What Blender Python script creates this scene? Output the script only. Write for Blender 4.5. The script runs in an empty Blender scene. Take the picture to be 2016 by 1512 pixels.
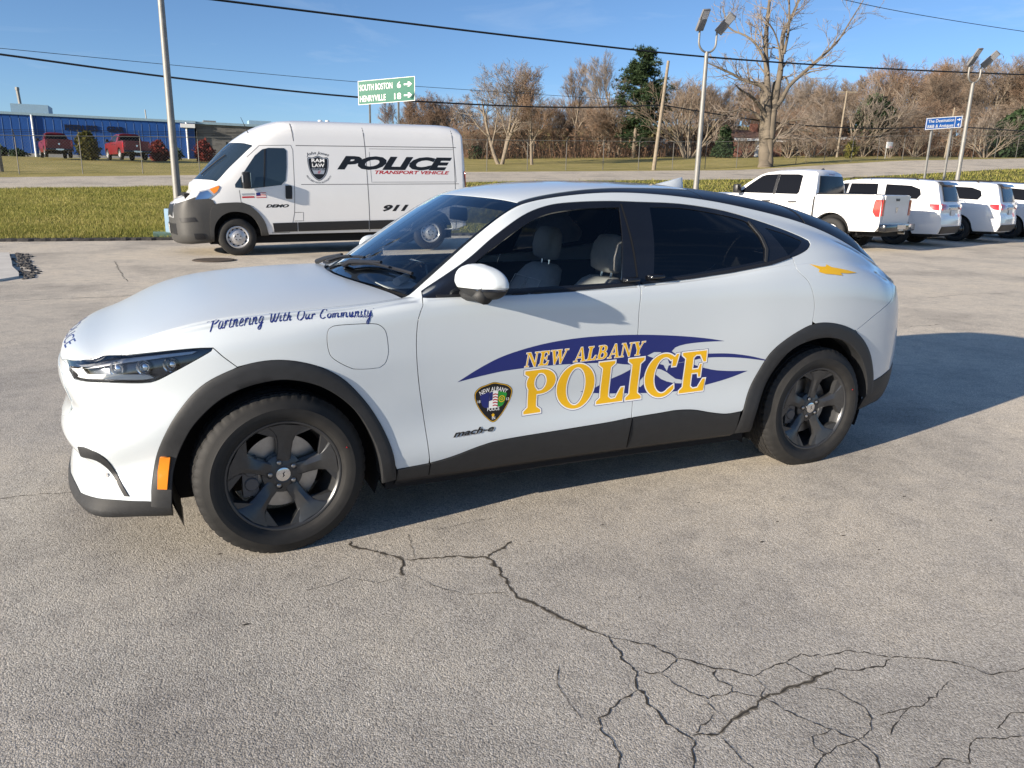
import bpy, bmesh, math, random
import numpy as np
from mathutils import Vector, Matrix
from mathutils.geometry import delaunay_2d_cdt
R_ = math.radians
scene = bpy.context.scene
COL = scene.collection
# ------------------------------------------------------------------ camera
CAM = np.array([-0.3898, -4.0856, 1.5756]); YAW, PITCH, ROLL = 0.4272, 0.2546, 0.0232
cd = bpy.data.cameras.new('camera'); cam = bpy.data.objects.new('camera', cd); COL.objects.link(cam)
_f = Vector((math.sin(YAW), math.cos(YAW), 0)); _r = Vector((math.cos(YAW), -math.sin(YAW), 0)); _u = Vector((0, 0, 1))
_f2 = _f*math.cos(PITCH)-_u*math.sin(PITCH); _u2 = _u*math.cos(PITCH)+_f*math.sin(PITCH)
_r3 = _r*math.cos(ROLL)+_u2*math.sin(ROLL); _u3 = _u2*math.cos(ROLL)-_r*math.sin(ROLL)
cam.matrix_world = Matrix(((_r3.x, _u3.x, -_f2.x, CAM[0]), (_r3.y, _u3.y, -_f2.y, CAM[1]), (_r3.z, _u3.z, -_f2.z, CAM[2]), (0, 0, 0, 1)))
cd.sensor_width = 36; cd.lens = 1513.88/2016*36; cd.clip_end = 2000; cd.clip_start = .05
scene.camera = cam
# ------------------------------------------------------------------ sky and sun
SUN_TO = Vector((-1, -.21, .285)).normalized()          # direction towards the sun
w = bpy.data.worlds.new('World'); scene.world = w; w.use_nodes = True
nt = w.node_tree; nt.nodes.clear()
sky = nt.nodes.new('ShaderNodeTexSky'); sky.sky_type = 'NISHITA'; sky.sun_disc = False
sky.sun_elevation = math.asin(SUN_TO.z); sky.sun_rotation = math.atan2(SUN_TO.x, SUN_TO.y)
sky.air_density = .7; sky.dust_density = .35; sky.ozone_density = 3.9
bg = nt.nodes.new('ShaderNodeBackground'); bg.inputs['Strength'].default_value = .087
wo = nt.nodes.new('ShaderNodeOutputWorld')
# faint cirrus wisps
tc = nt.nodes.new('ShaderNodeTexCoord'); mp = nt.nodes.new('ShaderNodeMapping'); mp.inputs['Scale'].default_value = (1.1, 1.1, 7.0); mp.inputs['Rotation'].default_value = (0, .10, .5)
nz = nt.nodes.new('ShaderNodeTexNoise'); nz.inputs['Scale'].default_value = 2.6; nz.inputs['Detail'].default_value = 7; nz.inputs['Roughness'].default_value = .62; nz.inputs['Distortion'].default_value = .6
cr_ = nt.nodes.new('ShaderNodeValToRGB'); cr_.color_ramp.elements[0].position = .54; cr_.color_ramp.elements[0].color = (0, 0, 0, 1); cr_.color_ramp.elements[1].position = .84; cr_.color_ramp.elements[1].color = (.30, .30, .30, 1)
mxs = nt.nodes.new('ShaderNodeMix'); mxs.data_type = 'RGBA'; mxs.inputs[7].default_value = (5.2, 5.8, 6.4, 1)
nt.links.new(tc.outputs['Generated'], mp.inputs[0]); nt.links.new(mp.outputs[0], nz.inputs['Vector']); nt.links.new(nz.outputs[0], cr_.inputs[0]); nt.links.new(cr_.outputs[0], mxs.inputs[0]); nt.links.new(sky.outputs[0], mxs.inputs[6])
nt.links.new(mxs.outputs[2], bg.inputs[0]); nt.links.new(bg.outputs[0], wo.inputs[0])
sl = bpy.data.lights.new('sun', 'SUN'); sl.energy = 5.0; sl.angle = R_(.53); sl.color = (1, .885, .735)
so = bpy.data.objects.new('sun', sl); COL.objects.link(so); so.rotation_euler = SUN_TO.to_track_quat('Z', 'Y').to_euler()
vs = scene.view_settings; vs.view_transform = 'Standard'; vs.look = 'None'; vs.exposure = .90; vs.gamma = 1
scene.cycles.max_bounces = 8; scene.cycles.transparent_max_bounces = 12
# ------------------------------------------------------------------ helpers
def tag(o, label=None, cat=None, group=None, kind=None):
    if label: o['label'] = label
    if cat: o['category'] = cat
    if group: o['group'] = group
    if kind: o['kind'] = kind
    return o
def thing(name, label, cat, loc=(0, 0, 0), rz=0, group=None):
    o = bpy.data.objects.new(name, None); COL.objects.link(o); o.location = loc; o.rotation_euler = (0, 0, rz); o.empty_display_size = .2
    return tag(o, label, cat, group)
def mesh(verts, faces, name='m', smooth=False, normals=None, sharp=None):
    me = bpy.data.meshes.new(name); me.from_pydata([tuple(map(float, v)) for v in verts], [], [tuple(int(i) for i in f) for f in faces])
    if smooth or normals is not None:
        me.polygons.foreach_set('use_smooth', [True]*len(me.polygons))
    if normals is not None: me.normals_split_custom_set_from_vertices([tuple(map(float, n)) for n in normals])
    elif sharp is not None:
        me.set_sharp_from_angle(angle=R_(sharp))
    me.update(); return me
def obj(name, me, mat=None, parent=None):
    o = bpy.data.objects.new(name, me); COL.objects.link(o)
    if mat is not None and len(me.materials) == 0: me.materials.append(mat)
    if parent is not None: o.parent = parent
    return o
class MB:
    """collects shapes of ONE mesh"""
    def __init__(s): s.v = []; s.f = []
    def add(s, v, f):
        b = len(s.v); s.v += [tuple(map(float, p)) for p in v]; s.f += [tuple(int(i)+b for i in q) for q in f]; return s
    def box(s, x0, x1, y0, y1, z0, z1):
        return s.add([(x0,y0,z0),(x1,y0,z0),(x1,y1,z0),(x0,y1,z0),(x0,y0,z1),(x1,y0,z1),(x1,y1,z1),(x0,y1,z1)],
                     [(0,3,2,1),(4,5,6,7),(0,1,5,4),(1,2,6,5),(2,3,7,6),(3,0,4,7)])
    def bar(s, a, b, w, h=None, up=(0, 0, 1)):
        a, b = Vector(a), Vector(b); d = (b-a).normalized(); up = Vector(up)
        if abs(d.dot(up)) > .98: up = Vector((1, 0, 0))
        x = d.cross(up).normalized()*w/2; y = x.cross(d).normalized()*(h or w)/2
        v = [p+i*x+j*y for p in (a, b) for i, j in ((-1,-1),(1,-1),(1,1),(-1,1))]
        return s.add(v, [(0,1,2,3),(7,6,5,4),(0,4,5,1),(1,5,6,2),(2,6,7,3),(3,7,4,0)])
    def tube(s, pts, rad, n=8, cap=True, closed=False):
        pts = [Vector(p) for p in pts]; m = len(pts)
        rad = list(rad) if hasattr(rad, '__len__') else [rad]*m
        b = len(s.v); prev = None
        for i, p in enumerate(pts):
            d = (pts[(i+1) % m if closed else min(i+1, m-1)]-pts[(i-1) % m if closed else max(i-1, 0)]).normalized()
            if prev is None:
                prev = d.cross(Vector((0, 0, 1)) if abs(d.z) < .9 else Vector((1, 0, 0))).normalized()
            x = (prev-d*prev.dot(d)).normalized(); prev = x; y = d.cross(x)
            for k in range(n):
                a = 2*math.pi*k/n; s.v.append(tuple(p+(x*math.cos(a)+y*math.sin(a))*rad[i]))
        for i in range(m if closed else m-1):
            j = (i+1) % m
            for k in range(n):
                s.f.append((b+i*n+k, b+i*n+(k+1) % n, b+j*n+(k+1) % n, b+j*n+k))
        if cap and not closed: s.f.append(tuple(b+k for k in range(n))[::-1]); s.f.append(tuple(b+(m-1)*n+k for k in range(n)))
        return s
    def lathe(s, prof, n=48, axis='y', c=(0, 0, 0), closed=False):
        """prof: (radius, along-axis) points"""
        b = len(s.v); m = len(prof)
        for k in range(n):
            a = 2*math.pi*k/n; ca, sa = math.cos(a), math.sin(a)
            for r, h in prof:
                s.v.append((c[0]+r*ca, c[1]+h, c[2]+r*sa) if axis == 'y' else (c[0]+r*ca, c[1]+r*sa, c[2]+h))
        for k in range(n):
            k2 = (k+1) % n
            for i in range(m if closed else m-1):
                j = (i+1) % m; q = (b+k*m+i, b+k2*m+i, b+k2*m+j, b+k*m+j)
                s.f.append(q if axis == 'z' else q[::-1])
        return s
    def prism(s, poly, z0, z1, fn=None):
        """extrude a 2D polygon; fn(x,y,h) places it"""
        n = len(poly); fn = fn or (lambda x, y, h: (x, y, h)); b = len(s.v)
        s.v += [tuple(fn(x, y, z0)) for x, y in poly]+[tuple(fn(x, y, z1)) for x, y in poly]
        s.f.append(tuple(b+i for i in range(n))[::-1]); s.f.append(tuple(b+n+i for i in range(n)))
        s.f += [(b+i, b+(i+1) % n, b+n+(i+1) % n, b+n+i) for i in range(n)]
        return s
    def build(s, name, mat, parent=None, smooth=None, bevel=None):
        me = mesh(s.v, s.f, name, smooth is not None, sharp=smooth if isinstance(smooth, (int, float)) and not isinstance(smooth, bool) else None)
        if bevel:
            bm = bmesh.new(); bm.from_mesh(me)
            e = [x for x in bm.edges if len(x.link_faces) == 2 and x.calc_face_angle(0) > .5]
            bmesh.ops.bevel(bm, geom=e, offset=bevel, segments=2, affect='EDGES', profile=.5, clamp_overlap=True)
            bm.to_mesh(me); bm.free()
            me.polygons.foreach_set('use_smooth', [True]*len(me.polygons)); me.set_sharp_from_angle(angle=R_(40))
        return obj(name, me, mat, parent)
def copy_tree(o, parent=None, skip=()):
    c = o.copy(); COL.objects.link(c); c.parent = parent
    for ch in list(o.children):
        if ch.name.split('.')[0] not in skip: copy_tree(ch, c, skip)
    return c
def crs(pts, step=.015, closed=False):
    """Catmull-Rom resample of a polyline"""
    P = np.array(pts, float); n = len(P); out = []
    for i in range(n if closed else n-1):
        p1, p2 = P[i], P[(i+1) % n]
        p0 = P[(i-1) % n] if (closed or i > 0) else 2*p1-p2
        p3 = P[(i+2) % n] if (closed or i < n-2) else 2*p2-p1
        k = max(1, int(np.linalg.norm(p2-p1)/step))
        for t in np.arange(k)/k:
            out.append(.5*((2*p1)+(-p0+p2)*t+(2*p0-5*p1+4*p2-p3)*t*t+(-p0+3*p1-3*p2+p3)*t**3))
    if not closed: out.append(P[-1])
    return np.array(out)
def lin(pts, step=.015, closed=False):
    P = np.array(pts, float); n = len(P); out = []
    for i in range(n if closed else n-1):
        p1, p2 = P[i], P[(i+1) % n]; k = max(1, int(np.linalg.norm(p2-p1)/step))
        out += [p1+(p2-p1)*t for t in np.arange(k)/k]
    if not closed: out.append(P[-1])
    return np.array(out)
def inside(poly, pts):
    poly = np.asarray(poly, float); x, y = pts[:, 0], pts[:, 1]; r = np.zeros(len(pts), bool)
    a = poly; b = np.roll(poly, -1, 0)
    for (x0, y0), (x1, y1) in zip(a, b):
        if y0 == y1: continue
        c = ((y0 > y) != (y1 > y)) & (x < (x1-x0)*(y-y0)/(y1-y0)+x0); r ^= c
    return r
def offset_poly(poly, d):
    """move every vertex of a closed polygon outwards by d (2D)"""
    P = np.asarray(poly, float); A = .5*np.sum(P[:,0]*np.roll(P[:,1],-1)-np.roll(P[:,0],-1)*P[:,1])
    e1 = P-np.roll(P, 1, 0); e2 = np.roll(P, -1, 0)-P
    def nrm(e): n = np.stack([e[:,1], -e[:,0]], 1); return n/(np.linalg.norm(n, axis=1)[:, None]+1e-12)
    n = nrm(e1)+nrm(e2); l = np.linalg.norm(n, axis=1)[:, None]; n = n/np.maximum(l, 1e-6); c = np.maximum(l/2, .45)
    return P+n*d/c*(1 if A > 0 else -1)
def cdt(loops, grid=None, pos=None, neg=()):
    """triangulate the area inside any of pos (default: loops, even-odd) and in none of neg"""
    vs_, es = [], []
    for L in loops:
        b = len(vs_); n = len(L); vs_ += [Vector((float(p[0]), float(p[1]))) for p in L]; es += [(b+i, b+(i+1) % n) for i in range(n)]
    nb = len(vs_)
    if grid is not None: vs_ += [Vector((float(p[0]), float(p[1]))) for p in grid]
    r = delaunay_2d_cdt(vs_, es, [], 0, 1e-6, True)
    V = np.array([(v.x, v.y) for v in r[0]]); F = np.array([f for f in r[2] if len(f) == 3])
    c = V[F].mean(1)
    if pos is None:
        k = np.zeros(len(c), bool)
        for L in loops: k ^= inside(L, c)
    else:
        k = np.zeros(len(c), bool)
        for L in pos: k |= inside(L, c)
    for L in neg: k &= ~inside(L, c)
    F = F[k]
    a = V[F]; ar = (a[:,1,0]-a[:,0,0])*(a[:,2,1]-a[:,0,1])-(a[:,2,0]-a[:,0,0])*(a[:,1,1]-a[:,0,1])
    F[ar < 0] = F[ar < 0][:, ::-1]
    us = np.unique(F); m = -np.ones(len(V), int); m[us] = np.arange(len(us))
    return V[us], m[F]
# ------------------------------------------------------------------ materials
def nmat(name):
    m = bpy.data.materials.new(name); m.use_nodes = True; t = m.node_tree; t.nodes.clear()
    o = t.nodes.new('ShaderNodeOutputMaterial'); b = t.nodes.new('ShaderNodeBsdfPrincipled'); t.links.new(b.outputs[0], o.inputs[0])
    return m, t, b, o
def N(t, kind, **kw):
    n = t.nodes.new('ShaderNode'+kind)
    for k, v in kw.items():
        if k in n.inputs.keys(): n.inputs[k].default_value = v
        else: setattr(n, k, v)
    return n
def coords(t, scale=None, which='Object'):
    c = N(t, 'TexCoord')
    if scale is None: return c.outputs[which]
    m = N(t, 'Mapping'); m.inputs['Scale'].default_value = scale if hasattr(scale, '__len__') else (scale,)*3
    t.links.new(c.outputs[which], m.inputs[0]); return m.outputs[0]
def ramp(t, fac, stops):
    r = N(t, 'ValToRGB'); e = r.color_ramp.elements
    while len(e) < len(stops): e.new(.5)
    for k, (p, c) in zip(e, stops): k.position = p; k.color = (*c, 1) if len(c) == 3 else c
    t.links.new(fac, r.inputs[0]); return r.outputs[0]
def mat(name, col, rough=.5, metal=0, coat=0, var=0, vscale=8, bump=0, bscale=60, spec=.5, trans=0, ior=1.45, alpha=1, emit=None, detail=4):
    m, t, b, o = nmat(name)
    b.inputs['Base Color'].default_value = (*col, 1); b.inputs['Roughness'].default_value = rough; b.inputs['Metallic'].default_value = metal
    b.inputs['Coat Weight'].default_value = coat; b.inputs['Coat Roughness'].default_value = .06; b.inputs['Specular IOR Level'].default_value = spec
    b.inputs['Transmission Weight'].default_value = trans; b.inputs['IOR'].default_value = ior; b.inputs['Alpha'].default_value = alpha
    if emit: b.inputs['Emission Color'].default_value = (*emit[:3], 1); b.inputs['Emission Strength'].default_value = emit[3]
    if var:
        n = N(t, 'TexNoise', Scale=vscale, Detail=detail); t.links.new(coords(t), n.inputs['Vector'])
        c = ramp(t, n.outputs[0], [(.25, tuple(max(0, x*(1-var)) for x in col)), (.75, tuple(min(1, x*(1+var)) for x in col))])
        t.links.new(c, b.inputs['Base Color'])
        rr = N(t, 'MapRange'); rr.inputs['To Min'].default_value = max(.02, rough-.08*min(1, var*4)); rr.inputs['To Max'].default_value = min(1, rough+.08*min(1, var*4))
        t.links.new(n.outputs[0], rr.inputs[0]); t.links.new(rr.outputs[0], b.inputs['Roughness'])
    if bump:
        n2 = N(t, 'TexNoise', Scale=bscale, Detail=3); t.links.new(coords(t), n2.inputs['Vector'])
        bp = N(t, 'Bump', Strength=min(1, bump), Distance=.01); t.links.new(n2.outputs[0], bp.inputs['Height']); t.links.new(bp.outputs[0], b.inputs['Normal'])
    return m
def glass_mat(name, tint, rough=0.0, refl=.5, refcol=(1, 1, 1)):
    """thin tinted pane: tinted see-through plus fresnel reflection"""
    m, t, b, o = nmat(name); t.nodes.remove(b)
    tr = N(t, 'BsdfTransparent'); tr.inputs[0].default_value = (*tint, 1)
    gl = N(t, 'BsdfGlossy', Roughness=rough); gl.inputs[0].default_value = (*refcol, 1)
    fr = N(t, 'Fresnel', IOR=1.52); mx = N(t, 'MixShader')
    ml = N(t, 'Math', operation='MULTIPLY'); ml.inputs[1].default_value = refl*2; ml.use_clamp = True
    t.links.new(fr.outputs[0], ml.inputs[0]); t.links.new(ml.outputs[0], mx.inputs[0]); t.links.new(tr.outputs[0], mx.inputs[1]); t.links.new(gl.outputs[0], mx.inputs[2])
    t.links.new(mx.outputs[0], o.inputs[0]); return m
M = {}
M['white'] = mat('white_paint', (.585, .635, .665), .34, coat=1.0)
M['white'].node_tree.nodes['Principled BSDF'].inputs['Coat Roughness'].default_value = .08
M['hood'] = mat('white_hood_paint', (.585, .635, .665), .36, coat=.9); M['hood'].node_tree.nodes['Principled BSDF'].inputs['Coat Roughness'].default_value = .24
M['white2'] = mat('fleet_white_paint', (.73, .735, .735), .42, coat=.8, var=.02, vscale=2)
M['clad'] = mat('grained_black_cladding', (.022, .023, .025), .56, bump=.12, bscale=900, var=.15, vscale=30)
M['black'] = mat('black_plastic', (.015, .015, .017), .42)
M['gloss'] = mat('gloss_black', (.008, .009, .012), .12, coat=.6)
M['dark'] = mat('dark_void', (.006, .006, .007), .85)
M['rubber'] = mat('tyre_rubber', (.017, .0165, .016), .72, var=.25, vscale=25, bump=.08, bscale=300)
M['rim'] = mat('dark_carbonised_alloy', (.078, .080, .084), .30, metal=.65, var=.06, vscale=60)
M['steel'] = mat('brushed_steel', (.42, .41, .40), .38, metal=1, var=.12, vscale=30)
M['chrome'] = mat('chrome', (.75, .75, .76), .12, metal=1)
M['silver'] = mat('silver_paint', (.55, .55, .56), .35, metal=.6)
M['amber'] = mat('amber_lens', (.75, .22, .01), .18, coat=.8)
M['redlens'] = mat('red_lens', (.42, .012, .012), .15, coat=1)
M['clear'] = glass_mat('clear_lens', (.93, .95, .97), 0, .6)
M['wind'] = glass_mat('windscreen_glass', (.80, .85, .86), 0, .80, (.88, .95, 1.0))
M['sideg'] = glass_mat('side_glass', (.95, .96, .955), 0, .38)
M['priv'] = glass_mat('privacy_glass', (.045, .05, .055), 0, .6)
M['roofblack'] = mat('satin_black_roof', (.012, .014, .020), .30, spec=.25)
M['seat'] = mat('grey_seat_trim', (.50, .505, .49), .6, var=.06, vscale=40)
M['trim'] = mat('dark_interior_trim', (.022, .023, .025), .6)
M['navy'] = mat('navy_vinyl', (.016, .026, .16), .3)
M['gold'] = mat('gold_vinyl', (.83, .47, .012), .35)
M['vwhite'] = mat('white_vinyl', (.85, .85, .83), .35)
M['vblack'] = mat('black_vinyl', (.010, .010, .012), .3)
M['vred'] = mat('red_vinyl', (.45, .012, .02), .35)
M['vgreen'] = mat('green_vinyl', (.02, .28, .04), .35)
M['paper'] = mat('paper', (.82, .82, .80), .7)
# ---------------------------------------------------------------- crossover body surface
import numpy as np
class Surf:
    """bicubic B-spline surface through a grid of section points (rows bottom->centreline, columns nose->tail);
    mirror-symmetric about y=0 at the first/last column and at the last row"""
    def __init__(s, P, relax=4, sym_ends=True, sym_top=True):
        s.sym_ends, s.sym_top = sym_ends, sym_top
        C = P.copy()
        for _ in range(relax):
            E = s._knots(C); C = C + (P - E)
        s.C = C; s.Q = s._pad(C); s.nr, s.nc = P.shape[:2]
    def _pad(s, C):
        m = np.array([1, -1, 1.])
        if s.sym_ends: L, R = C[:, 1:2]*m, C[:, -2:-1]*m
        else: L, R = 2*C[:, :1]-C[:, 1:2], 2*C[:, -1:]-C[:, -2:-1]
        D = np.concatenate([L, C, R], 1)
        B = 2*D[:1]-D[1:2]
        T = D[-2:-1]*m if s.sym_top else 2*D[-1:]-D[-2:-1]
        return np.concatenate([B, D, T], 0)
    def _knots(s, C):
        Q = s._pad(C)
        A = (Q[:, :-2]+4*Q[:, 1:-1]+Q[:, 2:])/6
        return (A[:-2]+4*A[1:-1]+A[2:])/6
    @staticmethod
    def _b(t):
        return np.stack([(1-t)**3, 3*t**3-6*t*t+4, -3*t**3+3*t*t+3*t+1, t**3], -1)/6
    @staticmethod
    def _d(t):
        return np.stack([-(1-t)**2, 3*t*t-4*t, -3*t*t+2*t+1, t*t], -1)/2
    def ev(s, u, v, der=False):
        u = np.clip(np.asarray(u, float), 0, s.nc-1-1e-9); v = np.clip(np.asarray(v, float), 0, s.nr-1-1e-9)
        i = np.floor(u).astype(int); j = np.floor(v).astype(int); tu = u-i; tv = v-j
        bu, bv = s._b(tu), s._b(tv)
        idx = np.arange(4)
        G = s.Q[(j[:, None]+idx)[:, :, None], (i[:, None]+idx)[:, None, :]]
        p = np.einsum('na,nb,nabc->nc', bv, bu, G)
        if not der: return p
        du, dv = s._d(tu), s._d(tv)
        return p, np.einsum('na,nb,nabc->nc', bv, du, G), np.einsum('na,nb,nabc->nc', dv, bu, G)
    def normal(s, u, v):
        p, a, b = s.ev(u, v, True)
        n = np.cross(b, a); n /= np.linalg.norm(n, axis=1)[:, None]+1e-12
        return p, n
    def table(s, k=5):
        if not hasattr(s, '_tab'):
            us = np.linspace(0, s.nc-1, (s.nc-1)*k+1); vs = np.linspace(0, s.nr-1, (s.nr-1)*k+1)
            U, V = np.meshgrid(us, vs); s._tab = (U.ravel(), V.ravel(), s.ev(U.ravel(), V.ravel()))
        return s._tab
    def inv(s, pts, ax=(0, 2), it=8, vlim=None):
        """(u,v) of the surface points whose coordinates ax equal pts"""
        pts = np.asarray(pts, float); U, V, T = s.table()
        if vlim is not None:
            k = (V >= vlim[0]) & (V <= vlim[1]); U, V, T = U[k], V[k], T[k]
        T2 = T[:, ax]; u = np.empty(len(pts)); v = np.empty(len(pts))
        for a in range(0, len(pts), 400):
            d = ((pts[a:a+400, None]-T2[None])**2).sum(-1); k = d.argmin(1); u[a:a+400] = U[k]; v[a:a+400] = V[k]
        for _ in range(it):
            p, a, b = s.ev(u, v, True)
            r = pts-p[:, ax]; a = a[:, ax]; b = b[:, ax]
            det = a[:, 0]*b[:, 1]-a[:, 1]*b[:, 0]; det = np.where(np.abs(det) < 1e-7, 1e-7, det)
            du = (r[:, 0]*b[:, 1]-r[:, 1]*b[:, 0])/det; dv = (a[:, 0]*r[:, 1]-a[:, 1]*r[:, 0])/det
            u = np.clip(u+np.clip(du, -.7, .7), 0, s.nc-1); v = np.clip(v+np.clip(dv, -.7, .7), 0, s.nr-1)
        return np.stack([u, v], 1)
def ki(x, *k):
    """smooth interpolation through (x,value) keys given flat"""
    kx = np.array(k[0::2], float); ky = np.array(k[1::2], float); x = np.asarray(x, float)
    h = np.diff(kx); d = np.diff(ky)/h
    m = np.zeros(len(kx)); m[0], m[-1] = d[0], d[-1]
    for i in range(1, len(kx)-1):
        if d[i-1]*d[i] > 0:
            w1, w2 = 2*h[i]+h[i-1], h[i]+2*h[i-1]; m[i] = (w1+w2)/(w1/d[i-1]+w2/d[i])
    xc = np.clip(x, kx[0], kx[-1]); i = np.clip(np.searchsorted(kx, xc)-1, 0, len(h)-1)
    t = (xc-kx[i])/h[i]
    return ((2*t**3-3*t*t+1)*ky[i]+(t**3-2*t*t+t)*h[i]*m[i]+(-2*t**3+3*t*t)*ky[i+1]+(t**3-t*t)*h[i]*m[i+1])
def make_body():
    XS = np.array([-.62,-.48,-.33,-.18,-.02,.14,.30,.44,.54,.60,.66,.80,.95,1.08,1.17,1.24,1.36,1.55,1.75,1.95,2.15,2.35,2.55,2.75,2.95,3.15,3.33,3.48,3.60])
    NX, NY = np.array([-.86,-.846,-.80,-.725]), np.array([0,.28,.52,.70])
    RX, RY = np.array([3.72,3.79,3.835,3.858,3.865]), np.array([.755,.62,.42,.2,0])
    W0 = ki(XS, -.62,.80,-.48,.866,-.33,.905,-.18,.926,0,.936,.14,.938,.3,.934,.5,.927,.8,.919,1.2,.915,1.7,.918,2.1,.924,2.4,.933,2.7,.941,2.95,.941,3.15,.931,3.33,.911,3.48,.885,3.6,.845)
    nn, ns, nt = 4, len(XS), 5
    wf = np.concatenate([np.ones(nn), np.clip((-.15-XS)/.55, 0, 1)**1.3, np.zeros(nt)])   # nose weight
    wr = np.concatenate([np.zeros(nn), np.clip((XS-3.1)/.6, 0, 1)**1.3, np.ones(nt)])
    X0 = np.concatenate([NX, XS, RX]); Y0 = np.concatenate([NY, W0, RY])
    def row(zf, zk, zr, dwk, dxf, dxr, yn=1.0, yt=1.0):
        z = np.concatenate([np.full(nn, 0.)+np.array(zf), ki(XS, *zk), np.full(nt, 0.)+np.array(zr)])
        y = np.concatenate([NY*yn, W0+ki(XS, *dwk), RY*yt])
        return np.stack([X0+dxf*wf+dxr*wr, y, z], 1)
    R = []
    R.append(row(.185, (-.62,.19,0,.20,3,.24,3.6,.27), .28, (0,-.10,3.6,-.10), .07, -.10, .93, .93))
    R.append(row(.21, (-.62,.215,-.3,.24,0,.25,1,.257,2.4,.262,3.0,.28,3.6,.30), .31, (-.62,-.03,0,-.045,3,-.045,3.6,-.05), -.008, -.035))
    R.append(row(.262, (-.62,.27,0,.33,3,.36,3.6,.39), .40, (-.6,-.01,0,-.012,3.6,-.012), -.008, .02))
    R.append(row(.347, (-.62,.36,-.3,.40,0,.43,2.4,.43,3.6,.47), .48, (-.6,-.012,0,-.008,3.6,-.004), .014, .035))
    R.append(row(.40, (-.62,.43,-.3,.51,0,.55,2.4,.55,3.6,.59), .60, (-.6,-.02,-.2,-.012,.3,-.008,.8,-.020,1.5,-.024,2.2,-.016,3,-.008,3.6,0), .036, .042))
    R.append(row(.495, (-.62,.53,-.3,.64,0,.68,2.4,.68,3.6,.70), .72, (-.62,.0,0,-.004,1,-.012,1.7,-.012,2.5,-.004,3.6,0), -.020, .042))
    R.append(row(.60, (-.62,.64,-.3,.76,0,.80,2.4,.81,3.6,.82), .83, (-.62,-.012,-.3,0,0,.002,1,-.006,1.8,-.006,2.6,.001,3.6,0), .026, .030))
    R.append(row(.71, (-.62,.76,-.3,.86,0,.90,1,.90,2.4,.93,3.6,.93), .93, (-.62,-.004,-.3,-.004,0,-.004,.8,-.005,1.5,-.004,2.6,-.004,3.6,-.006), .002, .012))
    R.append(row((.795,.797,.803,.82), (-.62,.848,-.48,.885,-.33,.918,-.18,.945,0,.966,.3,1.0,.6,1.035,.8,1.045,1.2,1.05,1.7,1.06,2.1,1.075,2.4,1.09,2.7,1.10,2.95,1.10,3.15,1.095,3.33,1.08,3.48,1.06,3.6,1.04), (1.02,1.005,.995,.99,.985),
                 (-.62,-.012,-.3,-.016,0,-.016,.6,-.014,1.2,-.013,1.7,-.013,2.4,-.016,2.95,-.022,3.6,-.03), .010, -.025))
    R.append(row((.806,.808,.816,.84), (-.62,.876,-.48,.925,-.33,.965,-.18,.990,0,1.010,.3,1.035,.6,1.068,.8,1.078,1.2,1.084,1.7,1.098,2.1,1.122,2.4,1.15,2.7,1.18,2.95,1.185,3.15,1.175,3.33,1.145,3.48,1.11,3.6,1.08), (1.05,1.03,1.02,1.01,1.005),
                 (-.62,-.035,-.3,-.045,0,-.048,.6,-.040,.8,-.036,1.2,-.034,1.7,-.034,2.4,-.045,2.95,-.065,3.3,-.075,3.6,-.08), .014, -.045))
    # hood shutline / A-pillar / roof rail
    y14 = ki(XS,-.62,.70,-.48,.775,-.33,.812,-.18,.828,0,.832,.14,.828,.3,.815,.44,.79,.54,.758,.6,.735,.66,.727,.8,.712,.95,.69,1.08,.668,1.17,.65,1.24,.638,1.36,.624,1.55,.614,1.75,.61,1.95,.61,2.15,.614,2.35,.62,2.55,.63,2.75,.643,2.95,.658,3.15,.668,3.33,.67,3.48,.662,3.6,.645)
    z14 = ki(XS,-.62,.890,-.48,.955,-.33,1.003,-.18,1.029,0,1.044,.14,1.049,.3,1.054,.44,1.06,.54,1.066,.6,1.072,.66,1.112,.8,1.222,.95,1.335,1.08,1.422,1.17,1.468,1.24,1.490,1.36,1.512,1.55,1.534,1.75,1.545,1.95,1.542,2.15,1.530,2.35,1.510,2.55,1.481,2.75,1.446,2.95,1.403,3.15,1.345,3.33,1.278,3.48,1.215,3.6,1.165)
    x14 = np.concatenate([NX+np.array([.018,.02,.025,.03]), XS, [3.68,3.735,3.77,3.79,3.80]])
    r14 = np.stack([x14, np.concatenate([NY*.97, y14, [.60,.49,.34,.17,0]]), np.concatenate([[.822,.826,.838,.862], z14, [1.13,1.115,1.105,1.102,1.10]])], 1)
    gw = np.concatenate([np.zeros(nn), ki(XS,-.62,0,.6,0,.72,1,3.0,1,3.3,.35,3.6,0), np.zeros(nt)])[:, None]   # greenhouse weight
    r9 = R[-1]
    r10g = r9+np.array([0,-.012,.012]); r10h = r9*.72+r14*.28
    r10 = r10h*(1-gw)+r10g*gw
    r13 = (r14*.9+r9*.1)*(1-gw)+(r14+np.array([0,.030,-.036]))*gw
    blg = np.array([0,.020,.004])*gw
    r11 = r10*.68+r13*.32+blg; r12 = r10*.34+r13*.66+blg
    hb = np.array([0,.010,.006])*(1-gw)*np.concatenate([np.zeros(nn), np.clip((XS+.55)/.4,0,1)*np.clip((3.7-XS)/.4,0,1), np.zeros(nt)])[:, None]
    R += [r10, r11+hb, r12+hb, r13, r14]
    xc = np.concatenate([[-.842,-.828,-.80,-.755], ki(XS,-.62,-.645,-.48,-.52,-.33,-.38,-.18,-.25,-.02,-.10,.14,.04,.30,.18,.44,.30,.54,.385,.60,.42,.66,.47,.8,.62,.95,.79,1.08,.95,1.17,1.06,1.24,1.13,1.36,1.27,1.55,1.5,1.75,1.73,1.95,1.94,3.15,3.17,3.33,3.37,3.48,3.48,3.6,3.58), [3.655,3.715,3.757,3.783,3.80]])
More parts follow.
